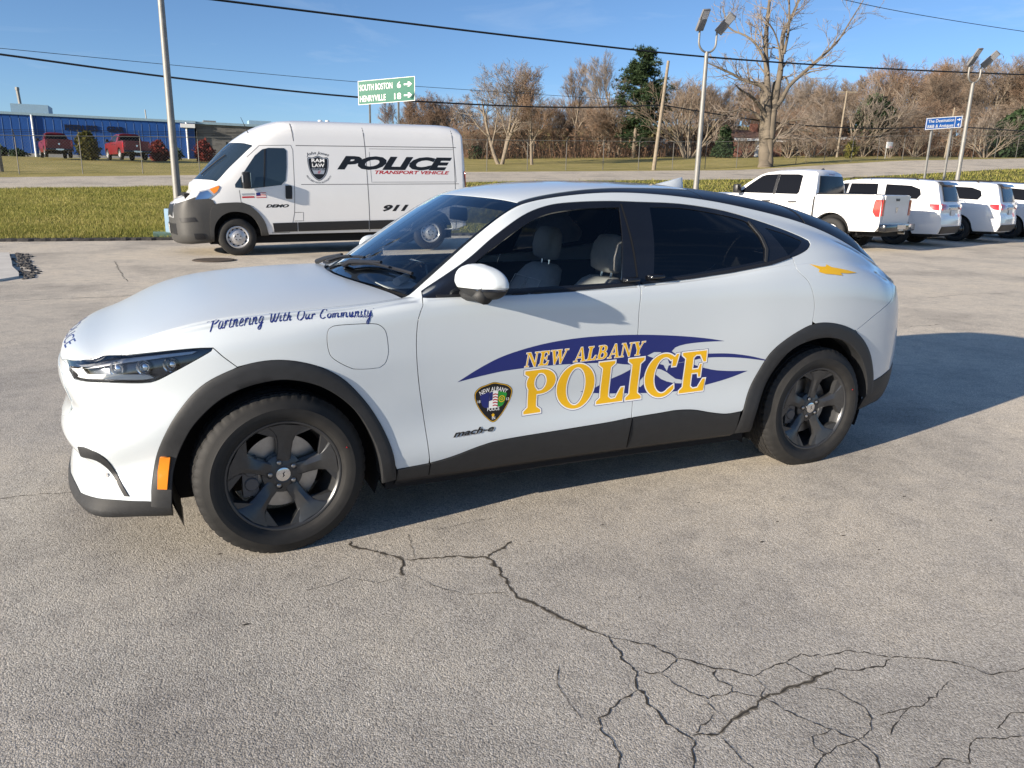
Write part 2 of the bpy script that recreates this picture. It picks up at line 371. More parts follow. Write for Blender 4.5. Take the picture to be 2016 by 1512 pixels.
    zc = np.concatenate([[.826,.843,.862,.884], ki(XS,-.62,.915,-.48,.965,-.33,1.015,-.18,1.050,-.02,1.075,.14,1.092,.30,1.102,.44,1.106,.54,1.107,.60,1.107,.66,1.132,.8,1.228,.95,1.333,1.08,1.427,1.17,1.490,1.24,1.525,1.36,1.558,1.55,1.588,1.75,1.60,1.95,1.602,2.15,1.60,2.35,1.592,2.55,1.578,2.75,1.558,2.95,1.53,3.15,1.488,3.33,1.44,3.48,1.39,3.6,1.295), [1.225,1.17,1.135,1.11,1.10]])
    hood = np.concatenate([np.ones(nn), ki(XS,-.62,1,.55,1,.66,0,3.6,0), np.zeros(nt)])
    for f, gh, gr in ((.93,.30,.30),(.80,.60,.58),(.60,.86,.80),(.32,.985,.945),(0,1,1)):
        g = gh*hood+gr*(1-hood); w = 1-f*f
        R.append(np.stack([r14[:,0]+(xc-r14[:,0])*w, r14[:,1]*f, r14[:,2]+(zc-r14[:,2])*g], 1))
    return Surf(np.array(R), 5)
# ------------------------------------------------------------------ lettering
def ell(cx, cy, rx, ry, n=28, a0=0, a1=360):
    full = a1-a0 == 360; k = np.linspace(R_(a0), R_(a1), n, endpoint=not full)
    return [(cx+rx*math.cos(a), cy+ry*math.sin(a)) for a in k]
def rect(x0, y0, x1, y1): return [(x0, y0), (x1, y0), (x1, y1), (x0, y1)]
def serif_glyph(c):
    """bold serif capital: (width, added polygons, removed polygons), cap height 1"""
    S_, H = .075, 1.0
    def stem(x0, x1, a=.10): return [rect(x0, 0, x1, H), [(x0-a, 0), (x1+a, 0), (x1+a, S_*.8), (x1, S_*1.9), (x0, S_*1.9), (x0-a, S_*.8)], [(x0-a, H), (x0-a, H-S_*.8), (x0, H-S_*1.9), (x1, H-S_*1.9), (x1+a, H-S_*.8), (x1+a, H)]]
    if c == 'I': return .46, stem(.13, .33), []
    if c == 'L': return .72, stem(.13, .33)+[[(.03, 0), (.70, 0), (.72, .33), (.65, .33), (.52, .09), (.33, S_)]], []
    if c == 'E': return .74, stem(.13, .33)+[[(.03, 0), (.70, 0), (.73, .30), (.66, .30), (.54, .09), (.33, S_)], [(.03, 1), (.68, 1), (.69, .73), (.62, .73), (.52, .91), (.33, 1-S_)], [(.33, .47), (.50, .47), (.53, .36), (.58, .36), (.58, .68), (.53, .68), (.50, .56), (.33, .56)]], []
    if c == 'P': return .76, stem(.13, .33)[:2]+[[(.03, 1), (.03, .93), (.13, .86), (.33, .86), (.33, 1)], ell(.42, .715, .34, .285), rect(.2, .43, .42, 1)], [ell(.40, .715, .145, .205), rect(.33, .51, .40, .92)]
    if c == 'B': return .80, stem(.13, .33)[:1]+[[(.03, 0), (.4, 0), (.4, .1), (.03, .06)], [(.03, 1), (.03, .94), (.4, .9), (.4, 1)], ell(.42, .75, .30, .25), rect(.2, .5, .42, 1), ell(.44, .28, .35, .28), rect(.2, 0, .44, .56)], [ell(.40, .755, .12, .165), rect(.33, .59, .40, .92), ell(.42, .29, .145, .19), rect(.33, .10, .42, .48)]
    if c == 'O': return .95, [ell(.475, .5, .46, .53, 40)], [ell(.475, .5, .235, .45, 36)]
    if c == 'C':
        o = ell(.47, .5, .46, .53, 40, 48, 318)+[(.80, .24)]+ell(.50, .5, .26, .44, 30, 55, 305)[::-1]
        return .90, [o, [(.70, .70), (.80, .70), (.86, .99), (.80, .99), (.70, .86)]], []
    if c == 'N': return .92, [rect(.12, 0, .20, H), rect(.72, 0, .80, H), [(.04, 1), (.30, 1), (.80, .10), (.80, -.02), (.70, -.02), (.16, .93)], [(.02, 0), (.30, 0), (.30, .06), (.02, .06)], [(.62, 1), (.92, 1), (.92, .94), (.62, .94)], [(.0, 1), (.2, 1), (.2, .94), (.0, .94)]], []
    if c == 'A': return .92, [[(.42, 1.02), (.54, 1.02), (.88, 0), (.66, 0)], [(.42, 1.02), (.50, 1.02), (.20, 0), (.12, 0)], rect(.24, .26, .70, .34), rect(.02, 0, .32, .06), rect(.58, 0, .96, .06)], []
    if c == 'W': return 1.28, [[(.10, 1), (.30, 1), (.47, .25), (.47, 0), (.36, 0)], [(.36, 0), (.44, 0), (.68, .80), (.62, .92)], [(.52, 1), (.74, 1), (.90, .25), (.90, 0), (.80, 0)], [(.80, 0), (.88, 0), (1.20, 1), (1.12, 1)], rect(.0, .94, .40, 1), rect(.46, .94, .80, 1), rect(1.02, .94, 1.30, 1)], []
    if c == 'Y': return .88, [rect(.34, 0, .54, .48), [(.06, 1), (.28, 1), (.54, .48), (.54, .40), (.34, .40)], [(.70, 1), (.78, 1), (.54, .44), (.46, .46)], rect(.24, 0, .64, .06), rect(0, .94, .38, 1), rect(.60, .94, .90, 1)], []
    return .4, [], []
def layout(txt, h, glyph=serif_glyph, gap=.06, width=None):
    """list of (x offset, scale, polygons, holes) with total width fitted"""
    adv = []; x = 0
    for c in txt:
        w_, a, b = glyph(c); adv.append((x, w_, a, b)); x += w_+gap
    sx = h if width is None else width/(x-gap)
    return sx, adv
def poly_dense(p, step): return lin(p, step, True)
def text_polys(txt, h, width=None, gap=.06, grow=0, shear=0):
    sx, adv = layout(txt, h, gap=gap, width=width); out = []
    for x, w_, a, b in adv:
        f = lambda L: [((x+px)*sx+shear*py*h, py*h) for px, py in L]
        A = [np.array(f(L)) for L in a]; B = [np.array(f(L)) for L in b]
        if grow: A = [offset_poly(L, grow) for L in A]; B = [offset_poly(L, -grow) for L in B if abs(np.ptp(L[:, 0])) > grow*2.4]
        out.append((A, B))
    return out
_txt_cache = {}
def sans(txt, size=1, bold=0, shear=0, sx=1.0):
    """flat triangles of a line of built-in sans lettering: verts (n,2) scaled so that cap height = size, faces"""
    c = bpy.data.curves.new('t', 'FONT'); c.body = txt; c.size = 1; c.offset = bold; c.shear = shear; c.resolution_u = 3
    o = bpy.data.objects.new('t', c); COL.objects.link(o); dg = bpy.context.evaluated_depsgraph_get()
    me = bpy.data.meshes.new_from_object(o.evaluated_get(dg)); bpy.data.objects.remove(o); bpy.data.curves.remove(c)
    V = np.array([(v.co.x, v.co.y) for v in me.vertices]); me.calc_loop_triangles(); F = np.array([t.vertices[:] for t in me.loop_triangles])
    bpy.data.meshes.remove(me)
    k = size/.69
    V = V*k; V[:, 0] = (V[:, 0]-V[:, 0].min())*sx
    a = V[F]; ar = (a[:,1,0]-a[:,0,0])*(a[:,2,1]-a[:,0,1])-(a[:,2,0]-a[:,0,0])*(a[:,1,1]-a[:,0,1]); F[ar < 0] = F[ar < 0][:, ::-1]
    return V, F
def fit_w(V, w_): V = V.copy(); V[:, 0] *= w_/max(1e-6, V[:, 0].max()); return V
# brush-script strokes, x-height .5, cap height 1, baseline 0
SCRIPT = {
 'P': (.62, [[(.22,.95),(.18,.5),(.08,-.12)], [(.02,.72),(.14,.93),(.38,1.02),(.58,.90),(.56,.62),(.36,.45),(.18,.46)]]),
 'W': (.92, [[(.0,.86),(.10,.97),(.20,.90),(.20,.5),(.24,.10),(.34,.02),(.46,.40),(.54,.80),(.50,.40),(.54,.06),(.64,.02),(.78,.42),(.90,1.0)]]),
 'O': (.70, [[(.40,1.0),(.18,.88),(.06,.50),(.14,.10),(.34,.0),(.54,.18),(.62,.56),(.54,.88),(.36,.98)]]),
 'C': (.62, [[(.56,.80),(.54,.96),(.40,1.0),(.20,.84),(.06,.46),(.12,.10),(.30,.0),(.52,.14)]]),
 'a': (.44, [[(.36,.46),(.22,.50),(.08,.34),(.08,.10),(.18,.02),(.32,.22),(.37,.46)], [(.37,.46),(.33,.14),(.38,.02),(.48,.12)]]),
 'r': (.36, [[(.05,.30),(.12,.48),(.10,.22),(.06,.0)], [(.09,.20),(.18,.42),(.30,.50),(.34,.38)]]),
 't': (.30, [[(.18,.86),(.10,.30),(.12,.04),(.22,.02),(.32,.14)], [(.02,.52),(.30,.56)]]),
 'n': (.50, [[(.04,.34),(.10,.48),(.08,.22),(.04,.0)], [(.06,.18),(.18,.42),(.30,.50),(.34,.40),(.30,.12),(.36,.02),(.48,.12)]]),
 'e': (.38, [[(.06,.20),(.24,.28),(.30,.42),(.22,.50),(.10,.38),(.06,.16),(.14,.02),(.28,.04),(.40,.16)]]),
 'i': (.24, [[(.08,.48),(.06,.16),(.10,.02),(.24,.14)], [(.15,.66),(.16,.72)]]),
 'g': (.44, [[(.36,.46),(.22,.50),(.08,.34),(.08,.12),(.18,.04),(.32,.24),(.37,.46)], [(.37,.46),(.32,-.10),(.20,-.32),(.06,-.26),(.16,-.10),(.46,.12)]]),
 'h': (.48, [[(.20,.98),(.12,.5),(.05,.0)], [(.07,.18),(.18,.42),(.30,.50),(.33,.38),(.29,.12),(.34,.02),(.46,.12)]]),
 'u': (.48, [[(.08,.48),(.06,.18),(.12,.02),(.26,.16),(.34,.46)], [(.35,.48),(.31,.14),(.36,.02),(.48,.12)]]),
 'o': (.42, [[(.24,.50),(.10,.38),(.06,.16),(.16,.01),(.30,.10),(.36,.32),(.28,.48),(.20,.48)], [(.32,.44),(.44,.40)]]),
 'm': (.72, [[(.04,.34),(.10,.48),(.08,.22),(.04,.0)], [(.06,.18),(.18,.44),(.28,.48),(.28,.30),(.23,.0)], [(.26,.20),(.38,.44),(.50,.50),(.54,.38),(.50,.12),(.56,.02),(.70,.12)]]),
 'y': (.46, [[(.08,.48),(.06,.18),(.12,.04),(.26,.18),(.35,.48)], [(.36,.48),(.30,-.10),(.18,-.34),(.06,-.28),(.16,-.10),(.44,.12)]]),
 '"': (.34, [[(.10,.98),(.07,.72)], [(.22,.98),(.19,.72)]]),
}
def script_strokes(txt, shear=.32):
    x = 0; out = []
    for c in txt:
        if c == ' ': x += .38; continue
        w_, st = SCRIPT[c]
        lk = 1.0 if (c.isupper() or c in 'th"') else 1.22
        for p in st: out.append((np.array([(x+a+shear*b*lk, b*lk) for a, b in p]), .040 if c == '"' else (.115 if c.isupper() else .10)))
        x += w_+.035
    return x, out
def ribbon(P, wid, step=.05):
    """broad-nib ribbon around a smoothed stroke: 2D verts, quads"""
    Q = crs(P, step); d = np.gradient(Q, axis=0); d /= np.linalg.norm(d, axis=1)[:, None]+1e-9
    n = np.stack([-d[:, 1], d[:, 0]], 1); t = np.linspace(0, 1, len(Q))
    ang = np.abs(n @ np.array([.80, -.60])); wv = wid*(.45+.55*ang)*(.55+.45*np.minimum(1, np.minimum(t, 1-t)*6))
    V = np.concatenate([Q+n*wv[:, None]/2, Q-n*wv[:, None]/2]); k = len(Q)
    F = [(i, k+i, k+i+1, i+1) for i in range(k-1)]
    return V, F
# ------------------------------------------------------------------ the police crossover (front axle at x=0, nose towards -x, left side y<0)
S = make_body(); MY = np.array([1, -1, 1.])
car = thing('police_car', 'white police crossover with gold POLICE lettering and dark wheels, parked in the foreground', 'car')
_us = []
for i in range(S.nc-1):
    L = np.linalg.norm(S.C[6, i+1]-S.C[6, i]); k = max(1, int(round(L/.035))); _us += list(i+np.arange(k)/k)
_us.append(S.nc-1); _us = np.array(_us)
_vs = []
for j in range(S.nr-1):
    L = np.linalg.norm(S.C[j+1, 18]-S.C[j, 18]); k = max(2, int(round(L/.035))); _vs += list(j+np.arange(k)/k)
_vs.append(S.nr-1); _vs = np.array(_vs)
_GU, _GV = [a.ravel() for a in np.meshgrid(_us, _vs)]
_GP = np.stack([_GU, _GV], 1)
def xz(pts, vlim=None): return S.inv(np.array(pts, float), (0, 2), vlim=vlim)
def inset_uv(L, d):
    p, a, b = S.ev(L[:, 0], L[:, 1], True); n = np.cross(b, a); n /= np.linalg.norm(n, axis=1)[:, None]+1e-12
    e = np.roll(p, -1, 0)-np.roll(p, 1, 0); e /= np.linalg.norm(e, axis=1)[:, None]+1e-12
    A = .5*np.sum(L[:,0]*np.roll(L[:,1],-1)-np.roll(L[:,0],-1)*L[:,1])
    o = np.cross(e, n)
    D = np.stack([(o*a).sum(1)/((a*a).sum(1)+1e-12), (o*b).sum(1)/((b*b).sum(1)+1e-12)], 1)*abs(d)
    area = lambda Q: abs(.5*np.sum(Q[:,0]*np.roll(Q[:,1],-1)-np.roll(Q[:,0],-1)*Q[:,1]))
    Q = L+D
    if (area(Q) > area(L)) == (d > 0): Q = L-D
    fix = (L[:, 1] > S.nr-1.01) | (L[:, 0] < .01) | (L[:, 0] > S.nc-1.01)
    Q[fix] = L[fix]; return Q
def lift(V, off=0, left=True):
    p, n = S.normal(V[:, 0], V[:, 1]); p = p+n*np.asarray(off).reshape(-1, 1) if np.ndim(off) else p+n*off
    return (p*MY, n*MY) if left else (p, n)
def shell(V, F, off, flange):
    """vertices, normals, faces of a panel on the right-hand (y>0) side with a return flange; uv faces are CCW"""
    p, n = S.normal(V[:, 0], V[:, 1]); p = p+n*off
    F = np.array(F)[:, ::-1]
    faces = [tuple(f) for f in F]; P = list(p); NN = list(n)
    if flange:
        cnt = {}
        for f in F:
            for a, b in ((f[0], f[1]), (f[1], f[2]), (f[2], f[0])): cnt[(a, b)] = 1
        bd = [(a, b) for a, b in cnt if (b, a) not in cnt]
        out = {}
        keep = []
        for a, b in bd:
            if abs(p[a][1]) < 2e-4 and abs(p[b][1]) < 2e-4: continue
            keep.append((a, b)); o = np.cross(p[b]-p[a], n[a]); l = np.linalg.norm(o)+1e-12
            for k in (a, b): out[k] = out.get(k, 0)+o/l
        idx = {}
        for k, o in out.items():
            o = o/(np.linalg.norm(o)+1e-12); b0 = len(P)
            P += [p[k]-n[k]*.0015+o*.0006, p[k]-n[k]*flange]; NN += [o, o]; idx[k] = b0
        for a, b in keep:
            A, B = idx[a], idx[b]
            faces += [(b, a, A, B), (B, A, A+1, B+1)]
    return np.array(P), np.array(NN), faces
def panel(name, loops, m, parent=None, off=0., flange=.014, side='both', gap=.0, label=None):
    """side: 'both' -> two objects, 'left' -> one, 'sym' -> one mesh across the centre line"""
    loops = [np.asarray(L, float) for L in loops]
    if gap: loops = [inset_uv(loops[0], gap)]+loops[1:]
    g = _GP; k = inside(loops[0], g)
    for L in loops[1:]: k &= ~inside(L, g)
    V, F = cdt(loops, g[k]); P, NN, faces = shell(V, F, off, flange)
    parent = parent or car; res = []
    rf = [f[::-1] for f in faces]
    if side == 'sym':
        b = len(P); res.append(obj(name, mesh(np.vstack([P, P*MY]), faces+[tuple(i+b for i in f) for f in rf], name, normals=np.vstack([NN, NN*MY])), m, parent))
    else:
        res.append(obj(name, mesh(P*MY, rf, name, normals=NN*MY), m, parent))
        if side == 'both': res.append(obj(name, mesh(P, faces, name, normals=NN), m, parent))
    if label: res[0]['label'] = label
    return res
# ---- feature lines, side view (x,z) in metres
FA_O = crs([(-.517,.272),(-.506,.358),(-.489,.441),(-.464,.523),(-.419,.618),(-.37,.691),(-.314,.755),(-.251,.801),(-.151,.844),(-.074,.861),(.004,.864),(.091,.85),(.179,.818),(.262,.763),(.33,.688),(.383,.613),(.435,.514),(.473,.409),(.492,.30),(.498,.262)], .02)
FA_I = crs([(-.440,.262),(-.427,.391),(-.41,.458),(-.382,.528),(-.34,.605),(-.283,.67),(-.22,.721),(-.142,.758),(-.064,.777),(.015,.783),(.095,.769),(.176,.736),(.26,.673),(.329,.592),(.38,.494),(.412,.398),(.430,.285),(.432,.252)], .02)
RA_O = crs([(2.415,.262),(2.425,.33),(2.441,.409),(2.469,.508),(2.522,.618),(2.584,.717),(2.684,.789),(2.819,.849),(2.921,.866),(3.047,.853),(3.175,.815),(3.285,.748),(3.375,.655),(3.43,.55),(3.452,.478),(3.465,.40)], .02)
RA_I = crs([(2.535,.262),(2.526,.365),(2.553,.479),(2.608,.60),(2.698,.709),(2.803,.76),(2.934,.781),(3.062,.768),(3.175,.722),(3.275,.65),(3.345,.56),(3.385,.47),(3.40,.38)], .02)
G_FD = crs([(.640,1.081),(.612,1.03),(.596,.974),(.589,.868),(.598,.73),(.625,.537),(.655,.299),(.66,.262)], .02)
G_B = crs([(1.752,1.108),(1.742,1.04),(1.735,.973),(1.736,.832),(1.742,.684),(1.740,.525),(1.730,.412),(1.735,.33),(1.735,.262)], .02)
G_RD = crs([(2.745,1.224),(2.745,1.157),(2.807,1.103),(2.844,1.036),(2.863,.958),(2.856,.858)], .02)
SILL = crs([(.495,.318),(.647,.326),(.76,.344),(.90,.380),(1.018,.397),(1.302,.409),(1.592,.421),(1.724,.431),(1.899,.439),(2.006,.444),(2.116,.436),(2.227,.411),(2.33,.394),(2.44,.40)], .02)
DLO_U = crs([(.640,1.081),(.88,1.231),(1.031,1.337),(1.191,1.429),(1.335,1.476),(1.472,1.494),(1.68,1.503),(1.861,1.501),(2.126,1.494),(2.386,1.465),(2.577,1.424),(2.762,1.371),(2.878,1.328),(2.918,1.308)], .03)
DLO_T = crs([(2.918,1.308),(2.914,1.290),(2.870,1.262),(2.80,1.238),(2.745,1.224)], .02)
DLO_L = crs([(2.745,1.224),(2.578,1.189),(2.311,1.154),(2.054,1.129),(1.754,1.108),(1.6,1.099),(1.339,1.090),(1.082,1.086),(.793,1.083),(.640,1.081)], .03)
HL = crs([(-.789,.826),(-.675,.87),(-.569,.893),(-.424,.913),(-.308,.924),(-.238,.925)], .02)
HLB = np.vstack([crs([(-.238,.925),(-.246,.913),(-.304,.88),(-.395,.83),(-.455,.799),(-.505,.790),(-.649,.788),(-.756,.777)], .02), lin([(-.756,.777),(-.775,.80),(-.789,.826)], .02)[1:]])
CHIN = crs([(-.788,.268),(-.742,.282),(-.663,.291),(-.595,.291),(-.513,.292)], .02)
def seg(line, x0, x1):
    lo_, hi_ = min(x0, x1), max(x0, x1); k = (line[:, 0] > lo_+.004) & (line[:, 0] < hi_-.004); inc = line[-1, 0] > line[0, 0]; L = line if inc else line[::-1]
    e = [np.array([[x, np.interp(x, L[:, 0], L[:, 1])]]) for x in (lo_, hi_)]
    return np.vstack([e[0], line[k], e[1]] if inc else [e[1], line[k], e[0]])
uFA_O, uFA_I, uRA_O, uRA_I = [xz(a, (0, 9)) for a in (FA_O, FA_I, RA_O, RA_I)]
uFD, uB = xz(G_FD, (0, 9.6)), xz(G_B, (0, 9.8)); uRD = xz(G_RD, (0, 12)); uSILL = xz(SILL, (0, 6))
uDU, uDT, uDL = xz(DLO_U, (9, 14)), xz(DLO_T, (9, 14)), xz(DLO_L, (9, 11.5))
uHL, uHLB = xz(HL, (6, 15)), xz(HLB, (5, 15)); uCH = xz(CHIN, (0, 5))
col_at = lambda x, v: S.inv(np.array([[x, 0.]]), (0, 1))
def u_at_x(x, v):
    us = np.linspace(0, S.nc-1, 2000); xs = S.ev(us, np.full(2000, float(v)))[:, 0]
    return float(np.interp(x, xs, us))
V14 = 14.0
u_apb = u_at_x(.603, V14)                        # A-pillar base on the rail row
u_hl = u_at_x(-.575, V14)
cat = np.vstack
def drop(a): return a[1:-1]
# fender: gap at headlamp tip -> shutline -> A-pillar base -> door gap -> sill -> arch
shut = np.stack([np.linspace(u_hl, u_apb, 60), np.full(60, V14)], 1)
bg = xz(lin([(-.238,.925),(-.203,.888),(-.155,.8455)], .02), (6, 15))
iFA = int(np.argmin(np.abs(FA_O[:, 0]+.155)+np.abs(FA_O[:, 1]-.845)))
iFS = int(np.argmin(np.abs(FA_O[:, 1]-.318)+10*(FA_O[:, 0] < 0)))
hl_top_rev = uHL[::-1]
kf = np.argmin(np.abs(G_FD[:, 1]-.326)); kb = np.argmin(np.abs(G_B[:, 1]-.432))
kHL = int(np.argmin(np.abs(HL[:, 0]+.569)))
fender_loop = cat([uHL[kHL:], bg[1:], uFA_O[iFA+1:iFS], xz(seg(SILL, .495, .647)), uFD[:kf][::-1], shut[::-1]])
# charge port door
CH = crs([(.204,.963),(.211,.979),(.227,.989),(.256,.993),(.32,.994),(.397,.992),(.427,.985),(.448,.967),(.458,.943),(.463,.903),(.464,.864),(.457,.834),(.445,.812),(.425,.799),(.389,.796),(.345,.797),(.306,.802),(.285,.812),(.256,.829),(.227,.85),(.211,.87),(.203,.9),(.201,.934)], .012, True)
uCHG = xz(CH, (4, 12))
fr = panel('fender', [fender_loop, uCHG], M['white'], gap=.002)[0]
panel('charge_port_door', [uCHG], M['white'], parent=fr, side='left', gap=.0035, off=.0005)
# doors
fd_loop = cat([uFD[:kf], xz(seg(SILL, .652, 1.731), (0, 6)), uB[:kb][::-1], xz(seg(DLO_L, .66, 1.747)[::1], (9, 11.5))])
fdoor = panel('front_door', [fd_loop], M['white'], gap=.0025)
iRS = int(np.argmin(np.abs(RA_O[:, 1]-.40)+10*(RA_O[:, 0] > 3))); iRG = int(np.argmin(np.abs(RA_O[:, 0]-2.856)))
rd_loop = cat([uB[:kb], xz(seg(SILL, 1.7315, 2.43), (0, 6)), uRA_O[iRS:iRG], uRD[::-1], xz(seg(DLO_L, 1.757, 2.735), (9, 11.5))])
rdoor = panel('rear_door', [rd_loop], M['white'], gap=.0025)
# side frame: A-pillar, cant rail, quarter panel
u_q = u_at_x(3.64, V14)
rail = np.stack([np.linspace(u_apb, u_q, 90), np.full(90, V14)], 1)
RB = crs([(3.600,1.085),(3.566,.975),(3.434,.908),(3.343,.868),(3.217,.8045)], .02)
iRB = int(np.argmin(np.abs(RA_O[:, 0]-3.21)))
uq_end = np.stack([np.linspace(u_q, u_q, 8), np.linspace(V14, 9.6, 8)], 1)
q_loop = cat([rail, uq_end[1:], xz(RB, (3, 10)), uRA_O[iRG+1:iRB][::-1], uRD[::-1][1:], uDT[::-1][1:], uDU[::-1][1:]])
panel('quarter_panel', [q_loop], M['white'], gap=.002, flange=.010)
# hood
u_cw = u_at_x(.575, V14)
u_cowl_c = u_at_x(.405, 19)
lipz = [(-.8445,.796)]
nose_v = 8.15
lip = np.array([(0, nose_v), (.5, nose_v), (1.0, 8.2), (1.5, 8.4)])
hood_edge = cat([lip, uHL[:kHL+1]])
ve = np.linspace(V14, 19, 24)
cowl_line = np.stack([np.full(24, u_cw), ve], 1)
hood_loop = cat([hood_edge, np.stack([np.linspace(u_hl, u_cw, 60)[1:], np.full(59, V14)], 1), cowl_line[1:], np.stack([np.linspace(u_cw, 0, 40)[1:], np.full(39, 19.)], 1), np.stack([np.zeros(14), np.linspace(19, nose_v, 16)[1:-1]], 1)])
panel('hood', [hood_loop], M['hood'], gap=.002, side='sym')
# front bumper
chin_nose = np.array([(0., 2.0), (.6, 2.05), (1.2, 2.15), (1.7, 2.25)])
bump_loop = cat([lip[:-1], lip[-1:], uHL[:1], uHLB[::-1][1:], bg[1:], uFA_O[3:iFA][::-1], uCH[::-1], chin_nose[::-1], np.stack([np.zeros(10), np.linspace(2.0, nose_v, 12)[1:-1]], 1)])
panel('front_bumper', [bump_loop], M['white'], gap=.002, side='sym')
lipb = cat([chin_nose, uCH, xz([(-.517,.292),(-.47,.292),(-.440,.29)], (0, 5)), np.array([(u_at_x(-.44, .4), .35), (u_at_x(-.5, .4), .3), (2.2, .3), (1., .3), (0, .3)]), np.stack([np.zeros(4), np.linspace(.3, 2.0, 6)[1:-1]], 1)])
panel('front_lip', [lipb], M['clad'], off=.004, side='sym')
panel('grille_panel', [np.array([(0, 7.7), (.6, 7.7), (1.2, 7.65), (1.75, 7.5), (1.85, 7.0), (1.75, 6.3), (1.5, 5.7), (1.1, 5.4), (.5, 5.3), (0, 5.3)]+[(0, v) for v in np.linspace(5.3, 7.7, 8)[1:-1]])], M['white'], off=.004, flange=.008, side='sym')
SLOT = np.vstack([crs([(-.768,.498),(-.745,.506),(-.70,.497),(-.665,.468),(-.638,.41),(-.61,.345),(-.593,.312)], .015), crs([(-.610,.312),(-.648,.392),(-.672,.430),(-.70,.455),(-.735,.458),(-.768,.44)], .015)])
panel('bumper_slot_trim', [xz(SLOT, (1, 8))], M['clad'], off=.004, flange=.006)
# headlights
M['bezel'] = mat('lamp_bezel', (.075, .080, .092), .25, metal=.5)
for sd in ('left', 'right'):
    h = bpy.data.objects.new('headlight', None); COL.objects.link(h); h.parent = car
    loop = inset_uv(cat([uHL, uHLB[1:-1]]), .003)
    def hp(name, L, m, off, fl):
        o = panel(name, [L], m, parent=h, off=off, flange=fl, side='both'); keep, kill = (o[0], o[1]) if sd == 'left' else (o[1], o[0])
        bpy.data.objects.remove(kill); keep.name = name; return keep
    hp('housing', loop, M['bezel'], -.030, 0)
    hp('lens', loop, M['clear'], 0, .02)
    lo = crs([(-.745,.790),(-.649,.800),(-.505,.803),(-.462,.812),(-.48,.822),(-.60,.822),(-.70,.812),(-.735,.806)], .02, True)
    hp('light_bar', xz(lo, (4, 14)), M['vwhite'], -.006, .012)
    up = crs([(-.74,.838),(-.60,.880),(-.43,.903),(-.30,.915),(-.32,.905),(-.44,.890),(-.60,.864),(-.73,.826)], .02, True)
    hp('upper_light_bar', xz(up, (4, 14)), M['silver'], -.012, .010)
    inn = crs([(-.772,.818),(-.742,.832),(-.70,.80),(-.735,.79)], .02, True)
    hp('inner_reflector', xz(inn, (4, 14)), M['vwhite'], -.010, .01)
    sgn = -1 if sd == 'left' else 1
    for (x, z) in ((-.60, .845), (-.50, .852), (-.40, .86)):
        uv = xz([(x, z)], (4, 14)); p, n = S.normal(uv[:, 0], uv[:, 1]); p = p[0]-n[0]*.028
        mb = MB(); mb.lathe([(.024, .004), (.026, -.004), (.030, -.012), (.032, -.004)], 20); mb.lathe([(0, -.012), (.010, -.011), (.018, -.006), (.023, .002)], 20)
        o = mb.build('projector_lens', M['chrome'], h, smooth=35); o.location = (p[0], sgn*p[1], p[2]); o.rotation_euler = (0, 0, R_(-30)*(-sgn) if sgn < 0 else R_(180-30))
# cladding rings of the wheel arches
def arch(name, O, I, parent=car):
    n = 90
    def rs(L):
        d = np.r_[0, np.cumsum(np.linalg.norm(np.diff(L, axis=0), axis=1))]; t = np.linspace(0, d[-1], n); return np.stack([np.interp(t, d, L[:, 0]), np.interp(t, d, L[:, 1])], 1)
    O, I = rs(O), rs(I); rows = []
    for t, off in ((0, .001), (0, .005), (.05, .008), (.35, .010), (.7, .010), (.96, .009), (1, .006)):
        q = O*(1-t)+I*t; uv = xz(q, (0, 9)); p, nn = S.normal(uv[:, 0], uv[:, 1]); p = p+nn*off; p[:, 0] = q[:, 0]; p[:, 2] = q[:, 1]; rows.append(p)
    last = rows[-1]
    for dy in (.012, .05, .10):
        r = last.copy(); r[:, 1] -= dy; rows.append(r)
    P = np.vstack(rows); k = len(rows)
    F = [(i*n+j, (i+1)*n+j, (i+1)*n+j+1, i*n+j+1) for i in range(k-1) for j in range(n-1)]
    for left in (True, False):
        obj(name, mesh(P*MY if left else P, F if left else [f[::-1] for f in F], name, smooth=True, sharp=40), M['clad'], parent)
arch('front_arch_cladding', FA_O, FA_I); arch('rear_arch_cladding', RA_O, RA_I)
AM = crs([(-.462,.480),(-.445,.488),(-.424,.484),(-.447,.349),(-.462,.342),(-.480,.350)], .02, True)
panel('side_marker', [xz([(-.461,.486),(-.424,.486),(-.434,.42),(-.446,.349),(-.480,.350),(-.472,.42)], (0, 8))], M['amber'], off=.018, flange=.012)
# sill cladding
sb = lambda x0, x1: xz([(x, .262) for x in np.linspace(x1, x0, 30)], (0, 4))
def sillp(x0, x1, nm):
    L = cat([xz(seg(SILL, x0, x1), (0, 6)), sb(x0, x1)]); panel(nm, [L], M['clad'], off=.007, gap=.002, flange=.02)
sillp(.497, .652, 'sill_cladding'); sillp(.6535, 1.7325, 'sill_cladding'); sillp(1.734, 2.42, 'sill_cladding')
und = np.array([(u, v) for u in () for v in ()])
def under(x0, x1):
    us = np.linspace(u_at_x(x0, 1), u_at_x(x1, 1), 30)
    L = cat([np.stack([us, np.full(30, 1.02)], 1), np.stack([us[::-1], np.full(30, .1)], 1)]); panel('sill_underside', [L], M['black'], flange=0)
under(.5, 2.44)
